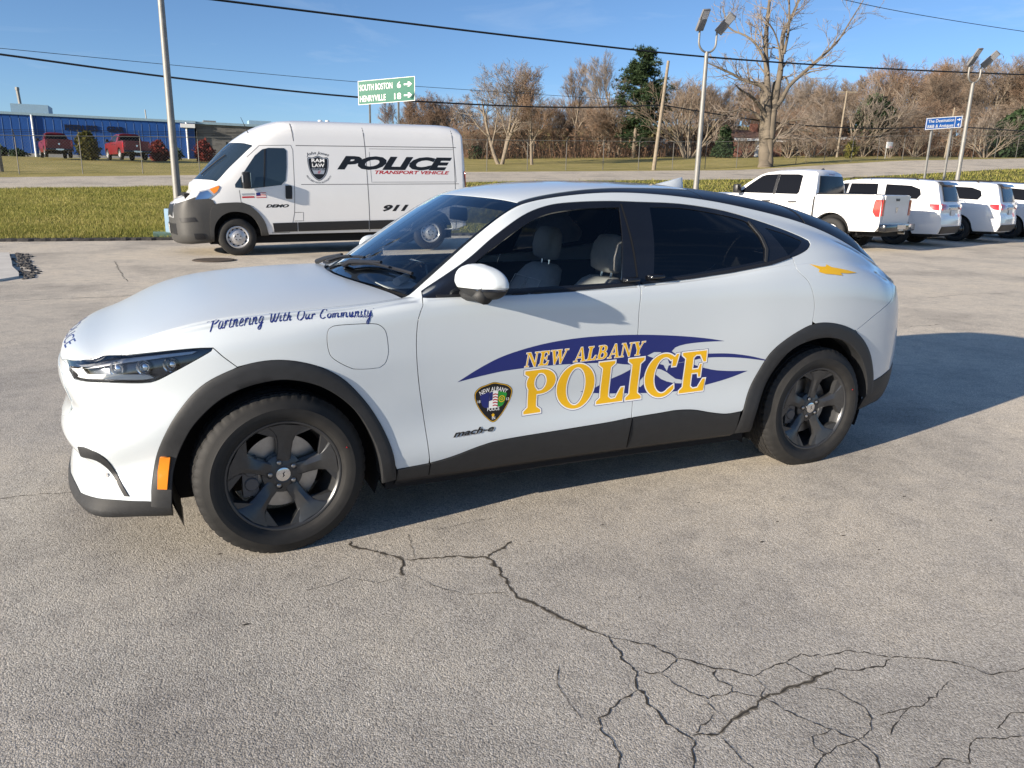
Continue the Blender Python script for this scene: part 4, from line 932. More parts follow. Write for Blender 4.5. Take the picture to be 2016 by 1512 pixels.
def small_text(txt, cx, cz, h, w_, m, off, parent, bold=.01, arc=0, slope=0, name='lettering'):
    V, F = sans(txt, h, bold); V = fit_w(V, w_); V = V-np.array([w_/2, 0])
    if arc: 
        t = V[:, 0]/arc; V = np.stack([np.sin(t)*(arc+V[:, 1]), np.cos(t)*(arc+V[:, 1])-arc], 1)
    V = V+np.array([cx, cz]); V[:, 1] += (V[:, 0]-cx)*slope
    return decal(name, V, F, m, off, parent)
small_text('NEW ALBANY', BX, BZ+.054, .021, .135, M['vwhite'], .0010, bd, arc=.14)
small_text('POLICE', BX+.002, BZ-.042, .016, .062, M['vwhite'], .0010, bd); small_text('IN', BX+.002, BZ-.084, .014, .016, M['vwhite'], .0010, bd)
small_text('18', BX-.072, BZ+.002, .013, .014, M['vwhite'], .0010, bd); small_text('13', BX+.074, BZ+.002, .013, .014, M['vwhite'], .0010, bd)
shape_decal('badge_fleur', [fb([(0,-.55),(.05,-.63),(.10,-.60),(.06,-.68),(.03,-.74),(-.03,-.74),(-.06,-.68),(-.10,-.60),(-.05,-.63)])], M['gold'], .0010, parent=bd)
# chrome-edged model script low on the door
V, F = sans('mach-e', .026, .02, .4); V = fit_w(V, .205); decal('model_emblem', V+np.array([.764, .440])+np.stack([0*V[:, 0], V[:, 0]*.04], 1), F, M['gloss'], .003)
V, F = sans('mach-e', .029, .032, .4); V = fit_w(V, .209); decal('model_emblem_edge', V+np.array([.762, .4385])+np.stack([0*V[:, 0], V[:, 0]*.04], 1), F, M['chrome'], .002)
# motto in brush script along the fender top: measured along the surface
x_end, strokes = script_strokes('"Partnering With Our Community"')
bx = np.linspace(0, 1, 24)
base = xz(np.stack([-.262+bx*.675, ki(bx, 0, .984, .2, 1.000, .5, 1.015, .8, 1.020, 1, 1.015)], 1), (7, 13))
bp_ = S.ev(base[:, 0], base[:, 1])
def motto(P):
    t = P[:, 0]/x_end; u = np.interp(t, bx, base[:, 0]); v = np.interp(t, bx, base[:, 1])
    hgt = P[:, 1]*.063                                   # walk up the surface by real distance
    for _ in range(8):
        p, a, b = S.ev(u, v, True); v = v+hgt/8/np.linalg.norm(b, axis=1)
    return np.stack([u, v], 1)
mv, mf, mo = [], [], []
for i, (P, wd) in enumerate(strokes):
    V, F = ribbon(P, wd*.92); b0 = len(mv); mv += list(motto(V)); mf += [tuple(k+b0 for k in f) for f in F]; mo += [.0007+.00012*(i % 4)]*len(V)
p, n = lift(np.array(mv), np.array(mo)); obj('motto_lettering', mesh(p, mf, 'motto', normals=n), M['navy'], car)
# POLICE across the hood's leading edge and the gold bolt on the quarter panel
def refine(V, F, k=2):
    V = np.asarray(V, float); F = np.asarray(F)
    for _ in range(k):
        e = {}; VV = list(V); FF = []
        def mid(a, b):
            key = (min(a, b), max(a, b))
            if key not in e: e[key] = len(VV); VV.append((VV[a]+VV[b])/2)
            return e[key]
        for a, b, c in F:
            x, y, z = mid(a, b), mid(b, c), mid(c, a); FF += [(a, x, z), (x, b, y), (z, y, c), (x, y, z)]
        V, F = np.array(VV), np.array(FF)
    return V, F
V, F = sans('POLICE', 1, .0); V = fit_w(V, 1.0); V, F = refine(V, F, 2)
yy = -(V[:, 0]-.5)*2*.33
lead = S.ev(np.interp(np.abs(yy), S.ev(np.linspace(0, 6, 200), np.full(200, 14.6))[:, 1], np.linspace(0, 6, 200)), np.full(len(yy), 14.6))
q = S.inv(np.stack([lead[:, 0]+.010+.044*V[:, 1], np.abs(yy)], 1), (0, 1), vlim=(13, 19)); p, n = S.normal(q[:, 0], q[:, 1]); p = p+n*.0008
sg_ = np.where(yy < 0, -1., 1.); p[:, 1] *= sg_; n[:, 1] *= sg_
obj('hood_lettering', mesh(p, [tuple(f) for f in F], 'hood_lettering', normals=n), M['navy'], car)
BOLT = [(2.845,1.187),(2.925,1.172),(2.960,1.171),(2.972,1.182),(3.005,1.167),(3.065,1.158),(3.13,1.147),(3.205,1.131),(3.125,1.129),(3.065,1.135),(3.075,1.120),(3.01,1.128),(2.94,1.134),(2.895,1.145),(2.905,1.158)]
shape_decal('bolt_decal', [BOLT], M['gold'], .0006, vlim=(5, 13.9))
# small parking sensor on the bumper corner
uv = xz([(-.668, .385)], (1, 7)); p, n = lift(uv, .001)
mb = MB(); mb.lathe([(0, -.004), (.010, -.004), (.0115, .002)], 16); o = mb.build('parking_sensor', M['silver'], car); o.location = tuple(p[0]); o.rotation_euler = (0, 0, R_(-55))
# ------------------------------------------------------------------ terrain
_tx = np.array([-400,-60,-8,18,39,55,75,140,400.]); _ty = np.array([-60,2,16.2,33.5,43,60,80,110,170,400.])
_tz = np.array([[0,0,.05,.55,.9,1.3,2.3,3,4,5],[0,0,.06,.70,1.1,2.1,2.9,3.4,5,8],[0,0,.085,.83,1.29,2.3,3.0,3.6,5,9],[0,.22,.36,1.72,2.24,2.75,3.5,4.4,7,12],[0,.55,.72,2.34,2.92,3.6,4.5,5.8,10,16],[0,.8,1.0,3.35,4.1,4.6,5.4,7,12,18],[0,1.,1.4,4.2,5.0,5.5,6.4,8.5,14,20],[0,1.2,2.,6,7,7.5,8.4,11,18,26],[0,1.2,2.5,7,8,8.6,9.4,13,22,32]]).T
def _ip(x, xs, Y):
    i = np.clip(np.searchsorted(xs, x)-1, 0, len(xs)-2); t = np.clip((x-xs[i])/(xs[i+1]-xs[i]), 0, 1); return i, t
def terr(x, y):
    x = np.atleast_1d(np.asarray(x, float)); y = np.atleast_1d(np.asarray(y, float))
    i, t = _ip(x, _tx, None); j, s_ = _ip(y, _ty, None)
    z = (_tz[j, i]*(1-t)+_tz[j, i+1]*t)*(1-s_)+(_tz[j+1, i]*(1-t)+_tz[j+1, i+1]*t)*s_
    lot = .085*np.tanh(np.maximum(0, x-1.6)/6)+.0060*np.logaddexp(0, (y-2.5)/.8)*.8   # the lot falls gently towards the crossover
    w_ = np.clip((y-15.6)/2.2, 0, 1); w_ = w_*w_*(3-2*w_)
    near = np.clip((np.hypot(x, y)-60)/60, 0, 1)
    r = lot*(1-w_)+z*w_
    r = np.where(y < 17.8, np.where(x > 30, np.minimum(r, 1.2), r), r)
    return r
tz1 = lambda x, y: float(terr(x, y)[0])
def sheet(xs, ys, dz=0):
    X, Y = np.meshgrid(xs, ys); Z = terr(X.ravel(), Y.ravel())+dz; n = len(xs)
    V = np.stack([X.ravel(), Y.ravel(), Z], 1); F = [(j*n+i, j*n+i+1, (j+1)*n+i+1, (j+1)*n+i) for j in range(len(ys)-1) for i in range(n-1)]
    return V, F
def spot(px, dist, dz=0):
    """ground point on the bearing of image column px, dist metres out along the view axis"""
    py = 361.6+.0232*(px-1008); v = _f2+_r3*((px-1008)/1513.88)-_u3*((py-756)/1513.88); k = dist/(v.x*math.sin(YAW)+v.y*math.cos(YAW))
    x, y = CAM[0]+v.x*k, CAM[1]+v.y*k
    return np.array([x, y, tz1(x, y)+dz])
KERB = 16.2
# ---- materials of the ground
def asphalt(name, tone=1.0, grain=185., patch=True):
    m, t, b, o = nmat(name); co = coords(t)
    v = N(t, 'TexVoronoi', Scale=grain); t.links.new(co, v.inputs['Vector'])
    v2 = N(t, 'TexVoronoi', Scale=grain*.42); t.links.new(co, v2.inputs['Vector'])
    nf = N(t, 'TexNoise', Scale=grain*1.4, Detail=3, Roughness=.7); t.links.new(co, nf.inputs['Vector'])
    nl = N(t, 'TexNoise', Scale=.55, Detail=6, Roughness=.62); t.links.new(co, nl.inputs['Vector'])
    nm = N(t, 'TexNoise', Scale=6.5, Detail=5, Roughness=.65); t.links.new(co, nm.inputs['Vector'])
    sep = N(t, 'SeparateColor'); t.links.new(v.outputs['Color'], sep.inputs[0])
    c1 = ramp(t, sep.outputs[0], [(0, (.215*tone,.198*tone,.172*tone)), (.35, (.29*tone,.268*tone,.233*tone)), (.75, (.345*tone,.320*tone,.280*tone)), (1, (.42*tone,.395*tone,.355*tone))])
    c2 = ramp(t, nl.outputs[0], [(.30, (.66,.66,.67)), (.5, (1,1,1)), (.72, (1.14,1.12,1.08))])
    c3 = ramp(t, nm.outputs[0], [(.28, (.80,.80,.81)), (.5, (1,1,1)), (.75, (1.08,1.07,1.05))])
    c4 = ramp(t, v.outputs['Distance'], [(0, (1,1,1)), (.55, (1,1,1)), (.85, (.68,.67,.66))])
    def mul(a, b_):
        k = N(t, 'Mix', data_type='RGBA', blend_type='MULTIPLY'); k.inputs[0].default_value = 1; t.links.new(a, k.inputs[6]); t.links.new(b_, k.inputs[7]); return k.outputs[2]
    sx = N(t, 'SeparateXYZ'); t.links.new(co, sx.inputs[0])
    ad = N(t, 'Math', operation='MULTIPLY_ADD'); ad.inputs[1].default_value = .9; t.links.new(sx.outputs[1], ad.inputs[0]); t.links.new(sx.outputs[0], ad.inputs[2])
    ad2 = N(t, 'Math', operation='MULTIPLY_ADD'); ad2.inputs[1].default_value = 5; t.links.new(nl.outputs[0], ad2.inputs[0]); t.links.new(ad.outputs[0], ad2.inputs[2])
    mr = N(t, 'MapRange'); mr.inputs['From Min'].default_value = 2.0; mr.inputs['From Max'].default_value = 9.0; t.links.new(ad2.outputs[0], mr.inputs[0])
    c5 = ramp(t, mr.outputs[0], [(0, (1, 1, 1)), (1, (1.46, 1.40, 1.29))])          # paler towards the back right: low-angle sun scatter put into the colour
    t.links.new(mul(mul(mul(mul(c1, c2), c3), c4), c5), b.inputs['Base Color'])
    b.inputs['Roughness'].default_value = .86; b.inputs['Specular IOR Level'].default_value = .3
    inv = N(t, 'Math', operation='SUBTRACT'); inv.inputs[0].default_value = 1; t.links.new(v.outputs['Distance'], inv.inputs[1])
    a1 = N(t, 'Math', operation='MULTIPLY_ADD'); a1.inputs[1].default_value = .55; t.links.new(nf.outputs[0], a1.inputs[0]); t.links.new(inv.outputs[0], a1.inputs[2])
    a2 = N(t, 'Math', operation='MULTIPLY_ADD'); a2.inputs[1].default_value = -.5; t.links.new(v2.outputs['Distance'], a2.inputs[0]); t.links.new(a1.outputs[0], a2.inputs[2])
    bp = N(t, 'Bump', Strength=.38, Distance=.004); t.links.new(a2.outputs[0], bp.inputs['Height']); t.links.new(bp.outputs[0], b.inputs['Normal'])
    return m
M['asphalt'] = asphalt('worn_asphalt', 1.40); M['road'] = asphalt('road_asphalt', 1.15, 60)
M['crack'] = mat('crack_fill', (.045, .039, .032), .95, var=.5, vscale=40)
M['moss'] = mat('crack_dirt', (.16, .14, .11), .95, var=.4, vscale=60)
def field_mat(name, a, b_, c, sc=.35):
    m, t, b, o = nmat(name); co = coords(t)
    n = N(t, 'TexNoise', Scale=sc, Detail=8, Roughness=.65); t.links.new(co, n.inputs['Vector'])
    n2 = N(t, 'TexNoise', Scale=14, Detail=4, Roughness=.7); t.links.new(co, n2.inputs['Vector'])
    mx = N(t, 'Math', operation='MULTIPLY_ADD'); mx.inputs[1].default_value = .5; t.links.new(n2.outputs[0], mx.inputs[0]); 
    h = N(t, 'Math', operation='MULTIPLY'); h.inputs[1].default_value = .5; t.links.new(n.outputs[0], h.inputs[0]); t.links.new(h.outputs[0], mx.inputs[2])
    t.links.new(ramp(t, mx.outputs[0], [(.32, a), (.5, b_), (.68, c)]), b.inputs['Base Color']); b.inputs['Roughness'].default_value = .95; b.inputs['Specular IOR Level'].default_value = .1
    bp = N(t, 'Bump', Strength=.6, Distance=.06); t.links.new(n2.outputs[0], bp.inputs['Height']); t.links.new(bp.outputs[0], b.inputs['Normal'])
    return m
M['lawn'] = field_mat('lawn_soil', (.055,.065,.018), (.11,.11,.034), (.20,.165,.065))
M['field'] = field_mat('dry_field', (.17,.165,.045), (.33,.28,.10), (.50,.39,.18))
# ---- sheets
xs = np.concatenate([np.linspace(-400,-60,12), np.linspace(-50,90,85), np.linspace(100,400,14)]); ys = np.concatenate([np.linspace(-60,14,8), np.linspace(15.2,60,60), np.linspace(64,170,36), np.linspace(190,400,8)])
V, F = sheet(xs, ys, -.05)
V[:, 2] -= .03*((V[:, 1] > 33) & (V[:, 1] < 43.5)) + .05*(V[:, 1] < 16)
tag(obj('ground', mesh(V, F, 'ground', True), M['field']), kind='structure')
xs = np.concatenate([np.linspace(-45,-12,12), np.linspace(-10,40,101), np.linspace(42,80,20)]); ys = np.concatenate([np.linspace(-14,KERB-.02,60)])
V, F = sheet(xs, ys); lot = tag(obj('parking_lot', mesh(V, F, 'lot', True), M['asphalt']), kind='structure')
xs = np.linspace(-160, 200, 181); V, F = sheet(xs, np.linspace(33.6, 42.8, 8), .02); tag(obj('road', mesh(V, F, 'road', True), M['road']), kind='structure')
# grass bank between lot and road
xs = np.linspace(-45, 110, 156); ys = np.linspace(KERB+.12, 33.6, 44); V, F = sheet(xs, ys, .02)
rg = np.random.default_rng(5); V[:, 2] += rg.normal(0, .012, len(V))
tag(obj('grass_bank', mesh(V, F, 'bank', True), M['lawn']), kind='structure')
V, F = sheet(np.linspace(-160, 200, 121), np.linspace(42.8, 47.5, 6), -.01); tag(obj('road_verge', mesh(V, F, 'verge', True), M['field']), kind='structure')
# ragged asphalt edge where the lot ends
mb = MB(); n = 260; xx = np.linspace(-14, 14, n); top = []; 
V = []
for i, x in enumerate(xx):
    z = tz1(x, KERB); h = .055+.02*rg.random(); y0 = KERB-.05*rg.random()
    V += [(x, y0-.06, z-.02), (x, y0-.02, z+h*.7), (x, y0+.05, z+h), (x, y0+.26, z+h*.8)]
F = [(4*i+k, 4*i+4+k, 4*i+5+k, 4*i+1+k) for i in range(n-1) for k in range(3)]
tag(obj('asphalt_kerb', mesh(V, F, 'kerb', False), mat('dark_kerb', (.045, .042, .040), .95, var=.4, vscale=20, bump=.5, bscale=40)), kind='structure')
# ---- cracks and dirt
CRACKS = [(9,[(0.267,-0.891),(0.276,-0.959),(0.345,-1.034),(0.421,-1.107),(0.443,-1.169),(0.408,-1.289)]),(10,[(0.443,-1.169),(0.54,-1.19),(0.662,-1.214),(0.79,-1.271),(0.799,-1.31),(0.795,-1.377),(0.788,-1.488),(0.773,-1.569),(0.779,-1.63),(0.811,-1.692),(0.847,-1.776),(0.877,-1.862),(0.913,-1.933),(0.96,-1.994)]),(10,[(0.79,-1.271),(0.867,-1.23),(0.944,-1.173)]),(8,[(0.96,-1.994),(0.952,-2.092),(0.941,-2.155),(0.953,-2.214),(0.916,-2.25),(0.895,-2.292),(0.907,-2.316),(0.893,-2.367),(0.89,-2.439),(0.903,-2.513),(0.919,-2.561),(0.882,-2.601),(0.84,-2.666)]),(7,[(0.89,-2.3),(0.808,-2.323),(0.751,-2.354),(0.712,-2.365),(0.689,-2.416),(0.691,-2.474),(0.687,-2.519),(0.644,-2.584)]),(7,[(0.956,-2.0),(1.013,-2.042),(1.064,-2.08),(1.098,-2.141),(1.121,-2.202),(1.164,-2.236),(1.197,-2.299),(1.25,-2.336),(1.298,-2.387),(1.389,-2.371),(1.451,-2.364),(1.537,-2.35),(1.601,-2.385),(1.701,-2.403),(1.767,-2.437),(1.826,-2.491),(1.929,-2.537),(1.977,-2.584),(2.012,-2.638),(2.037,-2.691),(2.205,-2.721)]),(13,[(1.012,-2.567),(1.079,-2.534),(1.153,-2.521),(1.243,-2.484),(1.322,-2.478),(1.426,-2.481),(1.481,-2.472),(1.584,-2.466),(1.659,-2.503),(1.733,-2.512),(1.808,-2.499)]),(8,[(1.012,-2.567),(0.958,-2.544),(0.928,-2.548)]),(5,[(0.953,-2.214),(1.02,-2.252),(1.025,-2.306),(1.046,-2.374),(1.077,-2.425),(1.17,-2.415),(1.249,-2.477)]),(5,[(1.02,-2.252),(1.089,-2.216),(1.121,-2.202)]),(5,[(1.197,-2.299),(1.174,-2.357),(1.188,-2.403),(1.168,-2.418)]),(5,[(1.077,-2.425),(1.07,-2.486),(1.079,-2.534)]),(6,[(0.943,-2.546),(0.982,-2.512),(1.043,-2.502)]),(5,[(1.249,-2.477),(1.269,-2.551),(1.303,-2.636),(1.339,-2.685),(1.372,-2.749),(1.45,-2.732),(1.495,-2.698),(1.514,-2.634),(1.493,-2.568),(1.445,-2.508)]),(5,[(1.136,-2.79),(1.243,-2.751),(1.372,-2.749)]),(5,[(1.372,-2.749),(1.372,-2.813),(1.328,-2.87)]),(4,[(1.007,-2.573),(1.002,-2.651),(1.006,-2.735)]),(4,[(1.339,-2.685),(1.255,-2.684),(1.23,-2.722),(1.243,-2.751)]),(5,[(1.514,-2.688),(1.638,-2.703),(1.733,-2.705),(1.88,-2.657)]),(5,[(1.427,-2.911),(1.547,-2.909),(1.598,-2.938),(1.652,-2.898),(1.718,-2.885),(1.867,-2.938)]),(4,[(1.807,-2.88),(1.921,-2.848),(1.979,-2.866)]),(4,[(1.638,-2.703),(1.549,-2.738),(1.488,-2.764)]),(3,[(0.717,-2.085),(0.667,-2.168),(0.662,-2.263),(0.658,-2.351)]),(3,[(0.446,-1.288),(0.496,-1.418),(0.591,-1.532),(0.715,-1.566),(0.773,-1.569)]),(3,[(0.497,-1.173),(0.518,-1.054),(0.539,-0.927)]),(3,[(0.658,-0.933),(0.825,-0.915),(0.976,-0.909)]),(3,[(0.408,-1.289),(0.287,-1.319),(0.208,-1.225),(0.099,-1.259),(0.013,-1.27)]),(4,[(1.451,-2.364),(1.461,-2.412),(1.481,-2.472)]),(4,[(1.298,-2.387),(1.286,-2.443),(1.243,-2.484)]),(6,[(-1.27,0.191),(-1.098,0.193),(-0.927,0.163),(-0.634,0.108)]),(8,[(-2.365,7.047),(-1.709,7.176),(-0.946,7.205),(-0.557,7.273)]),(5,[(-1.199,11.708),(-1.108,10.828),(-1.006,9.673),(-0.891,8.67)]),(4,[(9.324,3.736),(9.936,3.716),(10.871,3.829),(11.756,3.697)]),(5,[(7.418,2.078),(8.0,2.064)])]
rc = np.random.default_rng(3)
cm, dm = MB(), MB()
for ci, (wd, L) in enumerate(CRACKS):
    far = math.hypot(L[0][0]-CAM[0], L[0][1]-CAM[1]) > 6
    Q = lin(L, .03 if far else .012); k = len(Q)
    amp = (.010 if wd > 4 else .006)*(3 if far else 1)
    j = rc.normal(0, 1, (k, 2)); j = (j+np.roll(j, 1, 0)+np.roll(j, 2, 0)*.6)/1.6
    Q = Q+j*amp*.42
    d = np.gradient(Q, axis=0); d /= np.linalg.norm(d, axis=1)[:, None]+1e-9; nn = np.stack([-d[:, 1], d[:, 0]], 1)
    t = np.linspace(0, 1, k); wv = min(wd, 8.5)*.00046*(3.0 if far else 1)*np.clip(.35+np.abs(rc.normal(.55, .5, k)), .2, 2.2)*np.minimum(1, .4+np.minimum(t, 1-t)*8)
    for mbx, ww, z in ((cm, wv, .0011+.0001*(ci % 5)), (dm, wv*(2.6 if wd > 8 else 0), .0005+.0001*(ci % 3))):
        if ww.max() <= 0: continue
        e1 = Q+nn*ww[:, None]*(.5+.5*rc.random((k, 1))); e2 = Q-nn*ww[:, None]*(.5+.5*rc.random((k, 1)))
        z1 = terr(e1[:, 0], e1[:, 1])+z; z2 = terr(e2[:, 0], e2[:, 1])+z
        mbx.add(np.vstack([np.c_[e1, z1], np.c_[e2, z2]]), [(i, k+i, k+i+1, i+1) for i in range(k-1)])
co_ = cm.build('crack', M['crack'], lot); co_['kind'] = 'stuff'
do_ = dm.build('crack_dirt', M['moss'], lot); do_['kind'] = 'stuff'
# small pits and pebbles of the surface
mb = MB()
for (x, y) in [(-.27,-.82),(-.13,-.84),(.09,-1.08),(.38,-1.07),(1.43,-1.17),(2.03,-1.13),(2.42,-1.71),(1.64,-1.12),(3.23,-1.87),(3.09,-1.49),(2.92,-1.54),(2.24,-1.47),(2.02,-1.61)]+[tuple(p) for p in rc.uniform((-1.6,-2.9),(3.2,-.9),(8,2))]:
    r = .003+.006*rc.random(); a = rc.random()*6; n = 9
    pt = [(x+r*(1.0+.5*rc.random())*1.5*math.cos(2*math.pi*i/n)*.9, y+r*(.5+.5*rc.random())*math.sin(2*math.pi*i/n)) for i in range(n)]
    mb.add([(p, q, tz1(p, q)+.0009) for p, q in pt], [tuple(range(n))])
o = mb.build('surface_pit', M['crack'], lot); o['kind'] = 'stuff'
# concrete patch with a broken edge, round utility cover
pt = [(-6.5,13.6),(-3.05,13.35),(-2.93,12.6),(-2.78,11.7),(-2.66,10.9),(-2.45,10.0),(-2.38,9.5),(-2.62,9.08),(-6.5,8.9)]
mb = MB(); mb.prism(pt, -.02, .03, lambda x, y, h: (x, y, tz1(x, y)+h))
tag(mb.build('concrete_slab', mat('pale_concrete', (.60, .57, .51), .9, var=.12, vscale=3, bump=.2, bscale=50)), kind='structure')
mb = MB()
for i in range(130):
    t = rc.random(); a = np.array([-3.0, 13.3]); b = np.array([-2.36, 9.45]); c = a+(b-a)*t+rc.normal(0, .07, 2)+np.array([.13, 0]); r = .02+.05*rc.random()
    z = tz1(*c); pts = [(c[0]+r*rc.uniform(.6, 1.2)*math.cos(q), c[1]+r*1.6*rc.uniform(.6, 1.2)*math.sin(q), z+.002) for q in np.arange(6)*math.pi/3]
    top_ = [(c[0]+(p[0]-c[0])*.6, c[1]+(p[1]-c[1])*.6, z+.006+.018*rc.random()) for p in pts]
    mb.add(pts+top_, [(k, (k+1) % 6, 6+(k+1) % 6, 6+k) for k in range(6)]+[tuple(range(6, 12))])
tag(mb.build('broken_asphalt', mat('asphalt_rubble', (.07, .065, .06), .95, var=.4, vscale=12)), kind='stuff')
n = 40
cx, cy = .50, 11.55
R0 = [[(cx+r*math.cos(a), cy+r*math.sin(a), tz1(cx, cy)+h) for a in np.arange(n)*2*math.pi/n] for r, h in ((.40, .004), (.38, .012), (.34, .010), (.335, .016))]
V = sum(R0, []); F = [(k*n+i, k*n+(i+1) % n, (k+1)*n+(i+1) % n, (k+1)*n+i) for k in range(3) for i in range(n)]+[tuple(3*n+i for i in range(n))]
tag(obj('manhole_cover', mesh(V, F, 'cover', False), mat('rusty_iron', (.085, .065, .048), .85, var=.35, vscale=12, bump=.4, bscale=30)), 'dark round manhole cover flush with the asphalt below the van front wheel', 'manhole cover')
# ---- grass blades on the bank and on the far verge
def blades(name, n, d0, d1, px0, px1, y0, y1, h0, m, seed):
    r = np.random.default_rng(seed); k = n*3
    d = np.sqrt(r.uniform(d0*d0, d1*d1, k))**1.0; d = d0*(d1/d0)**r.random(k)
    a = (r.uniform(px0, px1, k)-1008)/1513.88
    x = CAM[0]+d*(math.sin(YAW)+a*math.cos(YAW)); y = CAM[1]+d*(math.cos(YAW)-a*math.sin(YAW))
    ok = (y > y0) & (y < y1); x, y, d = x[ok][:n], y[ok][:n], d[ok][:n]; n = len(x)
    z = terr(x, y)+.01; th = r.uniform(0, 6.283, n); cl = .5+.5*np.sin(x*2.1+np.sin(y*1.7)*2)*np.sin(y*1.3+x*.6)
    h = h0*(.55+.75*r.random(n))*(.7+.6*cl)*np.maximum(1, d/34); w_ = .006*np.maximum(1, d/16); ln = r.uniform(.1, .75, n)*h; ph = r.uniform(0, 6.283, n)
    V = np.empty((n, 3, 3)); V[:, 0] = np.stack([x-w_*np.cos(th), y-w_*np.sin(th), z], 1); V[:, 1] = np.stack([x+w_*np.cos(th), y+w_*np.sin(th), z], 1); V[:, 2] = np.stack([x+ln*np.cos(ph), y+ln*np.sin(ph), z+h], 1)
    me = bpy.data.meshes.new(name); me.vertices.add(3*n); me.vertices.foreach_set('co', V.ravel()); me.loops.add(3*n); me.loops.foreach_set('vertex_index', np.arange(3*n, dtype=np.int32)); me.polygons.add(n); me.polygons.foreach_set('loop_start', np.arange(0, 3*n, 3, dtype=np.int32)); me.polygons.foreach_set('loop_total', np.full(n, 3, dtype=np.int32)); me.update(); me.validate()
    return obj(name, me, m)
def leafy(name, stops, rough=.75, trans=.25):
    m, t, b, o = nmat(name); g = N(t, 'NewGeometry'); nn = N(t, 'TexNoise', Scale=.5, Detail=5); t.links.new(coords(t), nn.inputs['Vector'])
    ad = N(t, 'Math', operation='MULTIPLY_ADD'); ad.inputs[1].default_value = .55; t.links.new(g.outputs['Random Per Island'], ad.inputs[0])
    hm = N(t, 'Math', operation='MULTIPLY'); hm.inputs[1].default_value = .45; t.links.new(nn.outputs[0], hm.inputs[0]); t.links.new(hm.outputs[0], ad.inputs[2])
    t.links.new(ramp(t, ad.outputs[0], stops), b.inputs['Base Color']); b.inputs['Roughness'].default_value = rough; b.inputs['Specular IOR Level'].default_value = .2
    tl = N(t, 'BsdfTranslucent'); mx = N(t, 'MixShader'); mx.inputs[0].default_value = trans
    t.links.new(ramp(t, ad.outputs[0], stops), tl.inputs[0]); t.links.new(b.outputs[0], mx.inputs[1]); t.links.new(tl.outputs[0], mx.inputs[2]); t.links.new(mx.outputs[0], o.inputs[0]); return m
M['grass'] = leafy('grass_blades', [(.12, (.11,.135,.025)), (.4, (.22,.23,.05)), (.62, (.36,.32,.09)), (.88, (.55,.46,.20))])
g1 = blades('grass', 190000, 16, 40, -420, 460, KERB+.15, 33.4, .085, M['grass'], 1); tag(g1, 'short yellow green grass on the bank behind the parking lot', 'grass', kind='stuff')
g2 = blades('grass', 60000, 22, 62, 900, 2080, KERB+.15, 33.4, .085, M['grass'], 2); tag(g2, 'sunlit mown grass beyond the row of white vehicles', 'grass', kind='stuff')

def spot_y(px, Y):
    """ground point on the bearing of image column px where the world y is Y"""
    py = 361.6+.0232*(px-1008); v = _f2+_r3*((px-1008)/1513.88)-_u3*((py-756)/1513.88); k = (Y-CAM[1])/v.y
    x = CAM[0]+v.x*k; return np.array([x, Y, tz1(x, Y)])
# ------------------------------------------------------------------ helpers to lay parts on another body surface
def use(Sn, root, du=.10, dv=.10):
    global S, car, _GP
    S, car = Sn, root; us, vs_ = [], []
    for i in range(S.nc-1):
        L = np.linalg.norm(S.C[3, i+1]-S.C[3, i]); k = max(1, int(round(L/du))); us += list(i+np.arange(k)/k)
    for j in range(S.nr-1):
        L = np.linalg.norm(S.C[j+1, S.nc//2]-S.C[j, S.nc//2]); k = max(2, int(round(L/dv))); vs_ += list(j+np.arange(k)/k)
    a, b = np.meshgrid(np.array(us+[S.nc-1]), np.array(vs_+[S.nr-1])); _GP = np.stack([a.ravel(), b.ravel()], 1)
def simple_wheel(parent, x, y, rad, rimr, width, rim_m, holes=0, left=True, tread=M['rubber']):
    w_ = bpy.data.objects.new('wheel', None); COL.objects.link(w_); w_.parent = parent; w_.location = (x, y, rad-.008); w_.rotation_euler = (0, 0, 0 if left else math.pi)
    h = width/2; mb = MB()
    mb.lathe([(rimr, -h+.02), (rimr+.02, -h+.004), (rimr+.05, -h), (rad-.04, -h+.01), (rad-.012, -h+.03), (rad, -h+.05), (rad, h-.05), (rad-.02, h-.02), (rimr, h-.02)], 40)
    mb.build('tyre', tread, w_, smooth=40)
    mb = MB(); mb.lathe([(rimr+.004, -h+.018), (rimr-.012, -h+.012), (rimr-.03, -h+.03), (rimr*.80, -h+.055), (rimr*.62, -h+.035), (rimr*.5, -h+.02), (rimr*.40, -h+.018), (rimr*.36, -h+.0), (0, -h-.002)], 40)
    rm = mb.build('rim', rim_m, w_, smooth=35)
    if holes:
        for i in range(holes):
            a = 2*math.pi*i/holes; mb = MB(); n = 8
            c = (rimr*.78*math.cos(a), rimr*.78*math.sin(a)); V = [(c[0]+rimr*.10*math.cos(t), -h+.046, c[1]+rimr*.10*math.sin(t)) for t in np.arange(n)*2*math.pi/n]
            mb.add(V, [tuple(range(n))]); mb.build('hand_hole', M['dark'], w_)
        for i in range(5):
            a = 2*math.pi*i/5+.3; mb = MB(); mb.lathe([(0, -h-.012), (.012, -h-.012), (.014, -h+.02)], 8, c=(rimr*.26*math.cos(a), 0, rimr*.26*math.sin(a))); mb.build('lug_nut', M['black'], w_)
    return w_
